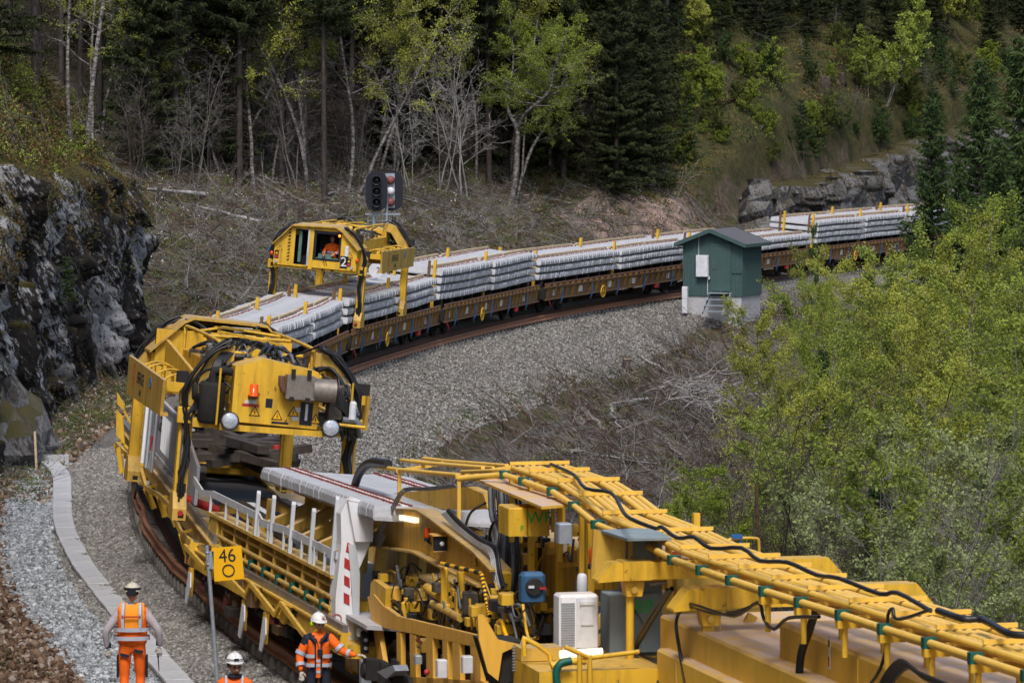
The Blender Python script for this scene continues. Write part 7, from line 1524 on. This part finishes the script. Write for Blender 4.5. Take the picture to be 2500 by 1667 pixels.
# the big forked birch: stems traced at its own distance
bz=hit(1255,500); Zb=bz.y
def stem(pts): return [np.array(PZ(x,y,Zb+dz))-np.array(bz) for x,y,dz in pts]
t=empty('birch_tree',Matrix.Translation(bz),'big forked birch with yellow green crown and pale trunk in front of the dark wood','birch')
S_=[];
for ps,r,sd_,lw_ in (([(1248,500,0),(1258,440,0),(1262,370,0),(1262,315,0),(1240,270,.3),(1235,230,.4),(1252,170,.4),(1250,90,.3),(1240,20,.2)],.19,91,.45),([(1262,315,0),(1285,275,-.5),(1340,225,-1),(1352,170,-1.2),(1372,120,-1.4),(1390,60,-1.5)],.13,92,.25),
       ([(1258,500,.2),(1275,430,.3),(1300,360,.5),(1330,310,.7),(1350,250,1),(1380,190,1.2),(1420,120,1.5)],.11,93,.35),([(1275,430,.1),(1280,330,.3),(1290,240,.5),(1310,150,.6),(1320,60,.8)],.06,94,.45)):
    pr=broad(9.5,r,sd_,n1=22,n2=8,n3=6,nl=9,leaf=.085,spread=.30,low=lw_,path=stem(ps),up=.3)
    link('stem',mm(pr[0],B_BIR),t); link('crown',mm(pr[1],L_BIR2),t)
# trees on the right hillside
for px_,py_,sc,pr,b,lf,l in ((2165,262,1.15,PR_H[0],B_GRY,L_ROW,'bright green rowan with thin pale stems on the right hillside'),(2120,250,.75,PR_H[1],B_GRY,L_ROW,'lower left part of the bright rowan clump on the hillside'),(1890,225,1.3,PR_L[0],B_DRK,L_ROW,'small green bush at the middle of the right hillside'),(1700,130,.65,PR_H[1],B_GRY,L_BIR,'pale yellow green bush high on the hillside'),
    (1830,200,1.1,PR_L[1],B_DRK,L_BIR2,'low birch bush left of the small green bush'),(2290,90,.8,PR_H[0],B_GRY,L_BIR,'loose birch bush near the top right trunks'),(1640,300,1.2,PR_L[0],B_DRK,L_BIR,'small birch bush beside the dark corner spruces'),(2460,40,.8,PR_H[1],B_GRY,L_BIR2,'pale green bush at the upper right corner')):
    plant('leafy_bush',pr,b,lf,hit(px_,py_),sc,vr.uniform(0,6.28),l,'bush')
for i in range(120):
    px_=vr.uniform(1540,2500); py_=vr.uniform(20,420); p=hit(px_,py_); k=vr.random()
    if k<.2: plant('young_spruce',PR_Y[0],B_SPR,L_SPR,p,vr.uniform(.5,1.6),vr.uniform(0,6),'young spruce growing on the mossy right hillside','spruce','young spruces on the right hillside')
    else: plant('hillside_bush',PR_L[vr.randrange(2)],B_DRK,(L_BIR2,L_SPR2,L_SPR2,G_HB,G_HB)[vr.randrange(5)],p,vr.uniform(.35,1.15),vr.uniform(0,6),'low leafy bush on the mossy right hillside','bush','low bushes on the right hillside')
for px_,py_ in ((1853,92),(1655,45),(2020,40),(2110,28),(2225,82),(2345,50),(2400,50),(1770,20),(1940,15),(2170,20),(2290,15),(2460,30)):
    fspr(px_,py_,vr.uniform(.8,1.1),0,None,0,'spruce trunks along the top of the right hillside')
for i in range(34): fspr(vr.uniform(1600,2520),vr.uniform(-60,40),vr.uniform(.8,1.1),1,None,0,'spruces beyond the top of the right hillside')
for i in range(30): fspr(vr.uniform(1640,2520),vr.uniform(20,150),vr.uniform(.3,.6),1,None,0,'half grown spruces on the upper right hillside')
for i in range(24):
    p=hit(vr.uniform(1540,2480),vr.uniform(40,330)); plant('bare_sapling',PR_N[vr.randrange(2)],B_GRY if i%2 else B_DRK,None,p,vr.uniform(.15,.45),vr.uniform(0,6),'leafless sapling on the right hillside','sapling','leafless saplings on the right hillside')
# big spruces at the right edge in front of the train's tail
def byTop(name,pr,bark,leaf,px_,ytop,Z,hp,label,cat,grp=None,sxy=1.,tilt=(0,0),gz=None):
    p=at_z(px_,Z); 
    if gz is not None: p.z=gz
    ht=H-(ytop-YH)*Z/FPX-p.z; sc=max(.2,ht/hp); return plant(name,pr,bark,leaf,p,sc,vr.uniform(0,6.28),label,cat,grp,tilt,sxy)
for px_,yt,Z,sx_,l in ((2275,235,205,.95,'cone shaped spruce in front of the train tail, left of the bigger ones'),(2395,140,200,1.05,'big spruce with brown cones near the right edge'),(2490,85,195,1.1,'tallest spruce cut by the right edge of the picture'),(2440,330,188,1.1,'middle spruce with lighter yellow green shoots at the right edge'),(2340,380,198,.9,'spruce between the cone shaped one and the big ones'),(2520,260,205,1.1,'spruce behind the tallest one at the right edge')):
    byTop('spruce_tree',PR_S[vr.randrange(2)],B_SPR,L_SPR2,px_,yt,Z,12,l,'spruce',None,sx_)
byTop('young_spruce',PR_Y[0],B_SPR,L_SPR2,1985,540,172,2.2,'thin young spruce tip sticking up in front of the train, right of the hut','spruce',None,.2)
byTop('spruce_tree',PR_S[1],B_SPR,L_SPR,2010,850,128,12,'dark spruce buried in the leafy thicket','spruce',None,.8)
byTop('spruce_tree',PR_S[0],B_SPR,L_SPR,2150,1150,100,12,'low dark spruce boughs at the foot of the thicket','spruce',None,1.1)
# the leafy thicket on the right
TH=[(1960,650,142,0,'round topped birch just right of the hut'),(1855,780,130,1,'birch leaning over the brushwood at the left side of the thicket'),(1960,720,138,2,'birch with dark twigs right of the round topped one'),(2050,640,150,4,'fresh green rowan clump in front of the wagons'),(2110,560,158,4,'slender light green rowan reaching up to the train'),(2170,610,150,5,'airy rowan between slender rowan and yellow birches'),
    (2250,600,146,1,'yellow green birch below the cone shaped spruce'),(2340,560,150,0,'wide yellow green birch under the big spruces'),(2430,520,148,2,'yellow green birch with high crown near the right edge'),(2500,560,140,1,'yellow green birch cut by the right edge'),(2380,700,130,0,'birch in the second row below the big spruces'),(2480,720,124,2,'birch in the second row at the right edge'),
    (2290,790,118,7,'pale grey green sallow in the middle right of the thicket'),(2400,860,108,7,'pale sallow with white green leaves near the right edge'),(2200,760,126,0,'olive birch in the middle of the thicket'),(2110,800,122,5,'green rowan in the middle of the thicket'),(2030,860,120,2,'birch in the middle of the thicket with white trunk'),(1930,880,118,0,'birch with spreading low crown left of the white trunked one'),
    (1860,960,114,1,'low birch at the left foot of the thicket'),(1990,1010,108,4,'rowan in front of the white trunked birch'),(2100,1010,104,7,'sallow at the front of the thicket'),(2210,1000,100,5,'rowan at the front of the thicket'),(2320,1030,96,7,'front sallow right of the front rowan'),(2490,930,92,6,'bright green rowan at the right edge'),(2440,1080,88,7,'pale sallow at the lower right, in front of the bright rowan'),
    (1740,1150,110,3,'low leafy birch bush just above the pipe rack'),(1690,1185,106,3,'small birch bush left of the low leafy one'),(1830,1160,104,3,'birch bush above the yellow beams'),(2530,800,110,6,'bright rowan half outside the right edge'),(2150,900,112,1,'birch behind the front rowan')]
for px_,yt,Z,k,l in TH:
    pr,b,lf,hp,nm,ct={0:(PR_B[0],B_GRY,L_BIR,12,'birch_tree','birch'),1:(PR_B[1],B_DRK,L_BIR,12,'birch_tree','birch'),2:(PR_B[2],B_BIR,L_BIR2,12,'birch_tree','birch'),3:(PR_M[0],B_DRK,L_BIR2,10,'birch_bush','bush'),4:(PR_R[0],B_GRY,L_ROW,11,'rowan_tree','rowan'),5:(PR_R[1],B_GRY,L_ROW,11,'rowan_tree','rowan'),6:(PR_R[1],B_GRY,L_ROW,11,'rowan_tree','rowan'),7:(PR_M[1],B_GRY,L_SAL,10,'sallow_tree','sallow')}[k]
    byTop(nm,pr,b,lf,px_,yt-(22 if k<7 else 0),Z,hp,l,ct,None,(.66 if px_==1960 else 1.0) if k<3 else 1.1)
for i in range(40):
    Z=vr.uniform(82,125); px_=vr.uniform(1780,2560); yt=vr.uniform(900,1330); byTop('bare_sapling',PR_N[vr.randrange(2)],(B_GRY,B_DRK,B_DRK)[vr.randrange(3)],None,px_,yt,Z,7,'leafless grey sapling in the tangle behind the pipe rack','sapling','leafless saplings behind the pipe rack')
for i in range(10):
    Z=vr.uniform(130,165); byTop('birch_tree',PR_BL,B_DRK,L_BIR,vr.uniform(2000,2520),vr.uniform(600,800),Z,12,'slender birch filling the back of the thicket','birch','slender birches at the back of the thicket')
# ------------------------------------------------------------------ ground cover, brushwood
def cover_pts(name,p,per,rad,hgt_,leaf,mat,lab,asp=.5):
    N=len(p); q=rng.normal(size=(N,per,3)); q/=np.linalg.norm(q,axis=2,keepdims=True); q*=rng.random((N,per,1))**.4; q[...,2]*=hgt_/rad
    C_l=(p[:,None]+q*(rad*rng.uniform(.5,1.4,N))[:,None,None]).reshape(-1,3); V,F=leaves(C_l,leaf,asp); return tag(link(name,leafmesh(name,V,F,mat,clump=np.repeat(rng.random(N),per))),lab,kind='stuff')
def tp(a,l,dz=0.): p=T(a,l,0,0); p[:,2]=ground(a,l)+dz; return p
def cover(name,a,l,per,rad,hgt_,leaf,mat,lab,asp=.5,upb=.0):
    N=len(a); p=tp(a,l); r=rad*rng.uniform(.5,1.4,N); q=rng.normal(size=(N,per,3)); q/=np.linalg.norm(q,axis=2,keepdims=True); q*=rng.random((N,per,1))**.4; q[...,2]=np.abs(q[...,2])*hgt_/rad
    C_l=(p[:,None]+q*r[:,None,None]).reshape(-1,3); d=None
    if upb: d=np.tile([[0,0,upb]],(len(C_l),1))+rng.normal(size=(len(C_l),3))*.6
    V,F=leaves(C_l,leaf,asp,dirs=d); me=leafmesh(name,V,F,mat,clump=np.repeat(rng.random(N),per)); return tag(link(name,me),lab,kind='stuff')
def sample(N,f,a0,a1,l0,l1):
    a=rng.uniform(a0,a1,N*4); l=rng.uniform(l0,l1,N*4); p=T(a,l,0,0); k=f(a,l,p[:,0],p[:,1]); return a[k][:N],l[k][:N]
inview=lambda X,Y:(np.abs(X)<Y*.118)
G_OLV=mat_leaf('olive_cover',[(0,(.018,.024,.008)),(.4,(.045,.052,.016)),(.7,(.085,.085,.026)),(1,(.15,.135,.04))],.2)
G_OCH=mat_leaf('ochre_grass',[(0,(.05,.03,.012)),(.4,(.12,.075,.025)),(.7,(.19,.12,.045)),(1,(.26,.19,.09))],.2)
G_GRN=mat_leaf('green_herbs',[(0,(.03,.05,.012)),(.5,(.09,.14,.03)),(1,(.20,.28,.07))],.3)
G_DRY=mat_leaf('dry_grass',[(0,(.10,.07,.045)),(.5,(.25,.19,.13)),(1,(.42,.35,.26))],.2)
fm_=lambda a,l,X,Y:inview(X,Y)&(path_dist(X,Y,CLIFF)[0]>.5)
a,l=sample(3600,fm_,aZ(100),aZ(172),-24,-6); k=len(a)//2; a8,l8=sample(900,fm_,aZ(104),aZ(172),-24,-6.5); cover('mound_shrubs',a8,l8,60,.6,.5,.10,L_BIR2,'green shrubs on the left slope',.5,.3); cover('mound_moss',a8[::2]+.7,l8[::2]+.4,50,.7,.4,.12,G_OLV,'olive moss cushions on the left slope',.5,.3); a9,l9=sample(1500,lambda a,l,X,Y:inview(X,Y)&(path_dist(X,Y,CLIFF)[0]>.1)&(path_dist(X,Y,CLIFF)[0]<4),aZ(98),aZ(168),-14,-5); cover('cliff_heather',a9,l9,30,.42,.45,.12,G_OCH,'brown heather hanging over the top of the rock cliff',.4,.2); cover('cliff_moss',a9[::2],l9[::2],30,.4,.5,.12,G_OLV,'moss along the top of the rock cliff',.5,.2); cover('moss_hummocks',a[:k],l[:k],26,.38,.22,.13,G_OLV,'olive moss and heather on the left slope',.5,.4); cover('ochre_moss',a[k:k+420],l[k:k+420],26,.42,.28,.12,G_OCH,'orange brown moss on the left slope',.5,.4)
cover('slope_herbs',a[k+900:],l[k+900:],22,.4,.35,.085,G_GRN,'small green shrubs on the left slope')
fr_=lambda a,l,X,Y:inview(X,Y)&(l<-10.2)&(a>aZ(228)+(l+10)*.2)
a,l=sample(12000,fr_,aZ(205),aZ(318),-75,-10)
cover('hillside_shrubs',a[:420],l[:420],110,1.0,.9,.13,G_GRN,'green shrubs on the right hillside',.5,.2); cover('hillside_dark_shrubs',a[420:800],l[420:800],110,1.0,.8,.13,L_SPR2,'dark low shrubs on the right hillside',.5,.2); cover('hillside_brown_shrubs',a[800:1100],l[800:1100],90,.9,.6,.14,G_OCH,'red brown heather on the right hillside',.4,.2); n3=len(a)//3
cover('hillside_moss',a[:n3],l[:n3],30,.8,.4,.17,G_OLV,'olive ground cover on the right hillside',.5,.0); cover('hillside_ochre_grass',a[n3:n3+int(n3*.8)],l[n3:n3+int(n3*.8)],28,.7,.35,.16,G_OCH,'ochre grass on the right hillside',.4,.25)
cover('hillside_herbs',a[-n3//2:],l[-n3//2:],24,.5,.45,.12,G_GRN,'green herbs on the right hillside')
fc=lambda a,l,X,Y:inview(X,Y)&(path_dist(X,Y,CLIFF)[0]<.3)&(Y>158)&((a<aZ(236))|(l>-8))
a,l=sample(4800,fc,aZ(158),aZ(262),-34,-4.5); cover('clearing_shrubs',a[3800:],l[3800:],30,.6,.5,.085,L_BIR2,'fresh green seedlings on the clearing'); a=a[:3800]; l=l[:3800]; cover('clearing_herbs',a[:1300],l[:1300],22,.45,.32,.10,G_GRN,'green herbs on the clearing'); cover('clearing_grass',a[1300:2300],l[1300:2300],22,.45,.2,.16,G_OCH,'brown grass on the clearing',.3,.8); cover('clearing_moss',a[2300:],l[2300:],22,.45,.22,.13,G_OLV,'mossy hummocks on the clearing',.5,.5)
ff=lambda a,l,X,Y:inview(X,Y)&(Y>150)&(X<Y*.03)
a,l=sample(2600,ff,aZ(150),aZ(300),-80,-28); cover('forest_floor',a,l,20,.6,.4,.16,L_FSP,'dark undergrowth on the forest floor',.5,.3)
fe=lambda a,l,X,Y:inview(X,Y)
fb=lambda a,l,X,Y:inview(X,Y)&(l>np.interp(a,BA,BL)+.2)&(rng.random(len(a))<np.interp(X,[-2,3.5],[.22,1.]))
a,l=sample(150,lambda a,l,X,Y:inview(X,Y)&(l<np.interp(a,BA,BL)),aZ(118),aZ(195),4.5,9); cover('gravel_weeds',a,l,24,.32,.18,.08,G_GRN,'small weeds on the gravel slope'); cover('gravel_moss',a[::2]+.8,l[::2],26,.5,.1,.09,G_OLV,'moss on the gravel slope')
a,l=sample(2200,fb,aZ(98),aZ(212),4.,22); cover('embankment_seedlings',a[1700:],l[1700:],30,.5,.5,.07,L_BIR2,'fresh green seedlings on the embankment'); cover('embankment_herbs',a[:420],l[:420],22,.4,.3,.08,G_GRN,'green herbs on the embankment'); cover('embankment_grass',a[420:640],l[420:640],26,.45,.2,.22,G_DRY,'pale dry grass on the embankment',.12,.9); cover('embankment_moss',a[640:],l[640:],20,.45,.2,.11,G_OLV,'dark moss on the embankment')
a,l=sample(1500,fe,aZ(103),aZ(156),-7.2,-3.3); cover('verge_herbs',a[:700],l[:700],30,.3,.26,.06,G_GRN,'green herbs below the rock face'); cover('verge_moss_cover',a[700:],l[700:],26,.32,.14,.07,G_OLV,'dark moss below the rock face')
M_FLW=plain('white_petals',(.75,.75,.72),.7)
ac_,lc_=sample(160,fe,aZ(106),aZ(150),-6.6,-4.2); cover('white_flowers',ac_,lc_,5,.25,.3,.045,M_FLW,'white wood flowers below the rock face')
ac_,lc_=sample(500,fc,aZ(170),aZ(232),-24,-12); cover('white_clearing_flowers',ac_,lc_,6,.5,.35,.08,M_FLW,'white wood flowers along the forest edge')
a,l=sample(40,fe,aZ(64),aZ(78),-7.2,-4.6); cover('verge_moss',a,l,46,.26,.14,.06,G_OLV,'green moss patches at the lower left')
for nm,(X9,Y9,Z9,V9),N9 in (('rock_cliff',ROCKP['rock_cliff'],2600),('rock_outcrop',ROCKP['rock_outcrop'],1500)):
    w_=(np.clip((V9-.55)/.45,0,1)**2+.06*(fbm(X9*.8,Z9*.8,Y9*.3)>.1)).ravel(); k9=rng.choice(len(w_),N9,p=w_/w_.sum()); p9=np.stack([X9.ravel()[k9],Y9.ravel()[k9],Z9.ravel()[k9]],-1)
    cover_pts(nm+'_heather',p9[::2],30,.34,.2,.09,G_OCH,'brown heather clinging to the '+nm.replace('_',' '),.4); cover_pts(nm+'_moss',p9[1::2],30,.32,.2,.09,G_OLV,'olive moss clinging to the '+nm.replace('_',' '),.4)
# thin sticks lying about
def brush(name,a,l,lo,hi,r0,r1,mat,lab,up=.25,bend=.15,dz=.05,sub=2):
    N=len(a); p=tp(a,l,dz); th=rng.uniform(0,6.28,N); L=rng.uniform(lo,hi,N); d=np.stack([np.cos(th),np.sin(th),rng.normal(size=N)*up+up*.5],-1); x,y,tx,ty=cen(a)
    e=1.2; a2,l2=a+(d[:,0]*tx+d[:,1]*ty)*L*.9,l+(d[:,0]*ty-d[:,1]*tx)*L*.9; g2=ground(a2,l2)
    S=[]; q0=p.copy(); dd=d.copy(); slope=(g2-(p[:,2]-dz))/L; dd[:,2]+=slope; r=rng.uniform(r0,r1,N)
    for s in range(4): 
        q1=q0+dd*(L/4)[:,None]; S.append(np.concatenate([q0,q1,(r*(1-s*.22))[:,None],(r*(1-(s+1)*.22))[:,None]],1)); 
        for _ in range(sub): b=q0+(q1-q0)*rng.random((N,1)); S.append(np.concatenate([b,b+(dd+rng.normal(size=(N,3))*.6)*(L*.22)[:,None],(r*.4)[:,None],(r*.2)[:,None]],1))
        q0=q1; dd=dd+rng.normal(size=(N,3))*bend
    V,F=sticks(np.concatenate(S)); return tag(link(name,mesh_np(name,V,F,mat,True)),lab,kind='stuff')
a,l=sample(9500,fb,aZ(98),aZ(205),4.0,22); brush('pale_brushwood',a[7000:9000],l[7000:9000],.5,2.0,.010,.022,B_PAL,'pale dead twigs on the embankment',.3); brush('fine_brushwood',a[9000:],l[9000:],.4,1.4,.009,.018,B_GRY,'fine grey twigs on the embankment',.5)
brush('brushwood',a[4500:6000],l[4500:6000],.7,2.4,.014,.032,B_GRY,'grey brushwood on the embankment'); brush('dark_brushwood',a[900:4500],l[900:4500],.6,2.0,.010,.024,B_DRK,'dark brushwood on the embankment',.3); brush('red_brushwood',a[6000:],l[6000:],.6,1.8,.010,.022,B_RED,'red brown dead spruce twigs on the embankment',.3)
a,l=sample(11000,fc,aZ(158),aZ(255),-30,-4); brush('clearing_pale_brushwood',a[8000:],l[8000:],.5,2.4,.010,.024,B_PAL,'pale dead twigs on the clearing',.2); a=a[:8000]; l=l[:8000]
brush('clearing_brushwood',a[:3000],l[:3000],.8,2.8,.012,.03,B_GRY,'grey branches left on the clearing',.18); brush('clearing_dark_brushwood',a[3000:6000],l[3000:6000],.8,2.4,.012,.028,B_DRK,'dark branches left on the clearing',.2); brush('clearing_red_brushwood',a[6000:],l[6000:],.6,2.0,.012,.024,B_RED,'red brown spruce twigs left on the clearing',.2)
a,l=sample(500,fe,aZ(104),aZ(154),-7,-3.4); brush('verge_twigs',a,l,.4,1.4,.006,.016,B_GRY,'grey twigs below the rock face',.15)
a,l=sample(900,fm_,aZ(104),aZ(168),-18,-6); brush('slope_twigs',a[:450],l[:450],.4,1.6,.007,.02,B_GRY,'grey dead twigs on the left slope',.3)
a,l=sample(240,fr_,aZ(205),aZ(300),-50,-8); brush('hillside_twigs',a,l,.8,3.,.015,.035,B_GRY,'fallen grey twigs on the right hillside',.15)
# heap of pale twisted branches
S=[]; c0=hit(1690,985); 
for i in range(170):
    ang=rng.uniform(0,6.28); q=np.array(c0)+np.array([rng.normal()*.9,rng.normal()*2.2,.1+abs(rng.normal())*.35]); d=np.array([rng.normal(),rng.normal(),rng.normal()*.35-.1]); d/=np.linalg.norm(d); L=rng.uniform(.8,2.4); r=rng.uniform(.012,.036)
    for s in range(7): d=d+rv(.38)*np.array([1,1,.5]); d/=np.linalg.norm(d); e=q+d*L/7; S.append((*q,*e,r*(1-s*.12),r*(1-(s+1)*.12))); q=e
V,F=sticks(S,4); tag(link('pale_branches',mesh_np('pale_branches',V,F,B_PAL,True)),'heap of pale twisted dead branches on the embankment',kind='stuff')
# fallen trunks and stumps, each a thing
def log(name,p,q,r,mat,lab,grp=None,sag=0.,lift=.12):
    a=hit(*p); b=hit(*q); a.z+=lift; b.z+=lift; n=8; pts=[]
    for i in range(n): t=i/(n-1); c=a.lerp(b,t); c.z=max(GZ(c.x,c.y)+lift*.6,c.z+sag*4*t*(1-t)); c.x+=.08*math.sin(i*1.9+p[0]); pts.append(c)
    m=MB(); m.tube([v-a for v in pts],[r*(1-.5*i/(n-1)) for i in range(n)],8); tag(m.build(name,mat,None,a),lab,'log',grp)
for p,q,r,mt,l in (((500,505),(365,470),.11,B_PAL,'pale birch log lying right of the rock cliff'),((640,550),(480,520),.08,B_PAL,'pale fallen birch stem below the first pale log'),((590,430),(740,515),.13,B_GRY,'grey fallen trunk sloping down to the right in the clearing'),((700,480),(880,560),.07,B_GRY,'thin fallen trunk behind the rear gantry'),((800,490),(930,478),.06,B_PAL,'pale pole lying left of the signal'),
    ((975,483),(1160,530),.08,B_GRY,'long fallen trunk right of the signal'),((985,490),(1170,560),.06,B_GRY,'second fallen trunk just below the long one right of the signal'),((1120,540),(980,530),.05,B_GRY,'thin stick below the fallen trunks right of the signal'),
    ((1390,1113),(1600,1150),.07,B_PAL,'long pale log lying low on the embankment'),((1490,1000),(1575,985),.14,B_PAL,'thick broken trunk piece sticking up on the embankment'),((1420,1010),(1480,1060),.13,B_GRY,'rotten log with torn end on the embankment'),((1490,1010),(1512,1055),.06,B_PAL,'short pale stick leaning on the rotten log'),((1630,1090),(1710,1170),.06,B_GRY,'dark stick pointing down the embankment'),((1560,880),(1660,930),.06,B_PAL,'pale branch stem above the heap of twisted branches'),
    ((1125,985),(1190,1030),.03,B_PAL,'thin pale twig on the gravel edge'),((100,930),(215,965),.06,B_GRY,'thin dark pole lying below the rock face'),((2040,105),(2085,135),.08,B_RED,'broken red brown stem on the right hillside'),((1720,270),(1850,245),.06,B_RED,'red brown fallen stem in the middle of the hillside')):
    log('fallen_log',p,q,r,mt,l)
M_CUT=plain('cut_wood',(.42,.32,.22),.8,0,.25,9)
def stump(px_,py_,r,h,lab,mat=B_DRK,grp=None,top=True):
    p=hit(px_,py_); m=MB(); m.lathe((0,0,0),[(r*1.5,-.3),(r*1.25,0),(r,h*.4),(r*.92,h)],'z',11,0); 
    for i in range(len(m.v)): v=m.v[i]; k=1+.2*math.sin(i*2.3+px_); m.v[i]=(v[0]*k,v[1]*k,v[2])
    o=m.build('tree_stump',mat,None,p)
    if top: t_=MB(); t_.lathe((0,0,h),[(r*.9,0),(r*.85,.012)],'z',11); t_.build('cut_top',M_CUT,o)
    tag(o,lab,'stump',grp)
for a_,b_,r,h,l in ((785,545,.14,.7,'dark stump left of the hydraulic end of the rear gantry'),(690,545,.16,.9,'tall dark stump behind the rear gantry cab'),(735,540,.12,.9,'thin dark stump behind the rear gantry roof'),(820,530,.3,.5,'thick twisted stump behind the rear gantry roof'),(640,510,.15,.5,'broken stump in the clearing left of the gantry'),(720,495,.12,.4,'small stump with cut top in the clearing'),(2015,225,.3,.8,'grey weathered stump on the right hillside'),(2055,205,.2,.5,'smaller grey stump on the right hillside'),(1475,520,.13,.4,'pale cut stump in the stony clearing'),(1000,545,.2,.35,'pale topped stump above the first sleeper stacks'),(390,500,.1,.7,'thin stump beside the rock cliff edge'),(1285,500,.2,.4,'stump at the foot of the big birch'),(1530,905,.16,.4,'red brown stump on the embankment'),(1830,545,.12,.5,'small stump below the leaning rock slab')):
    stump(a_,b_,r,h,l)
p=at_z(1850,96); m=MB(); top=H-(1180-YH)*96/FPX-p.z; m.tube([(0,0,-.5),(.05,0,top*.5),(-.03,0,top)],[.06,.05,.03],9); tag(m.build('dead_trunk',B_RED,None,p),'broken red brown trunk standing behind the pipe rack','dead tree')
plant('young_spruce',PR_Y[0],B_SPR,L_SPR2,Vector(PZ(163,738,133)),.62,0,'tiny spruce growing on the rock cliff','spruce')
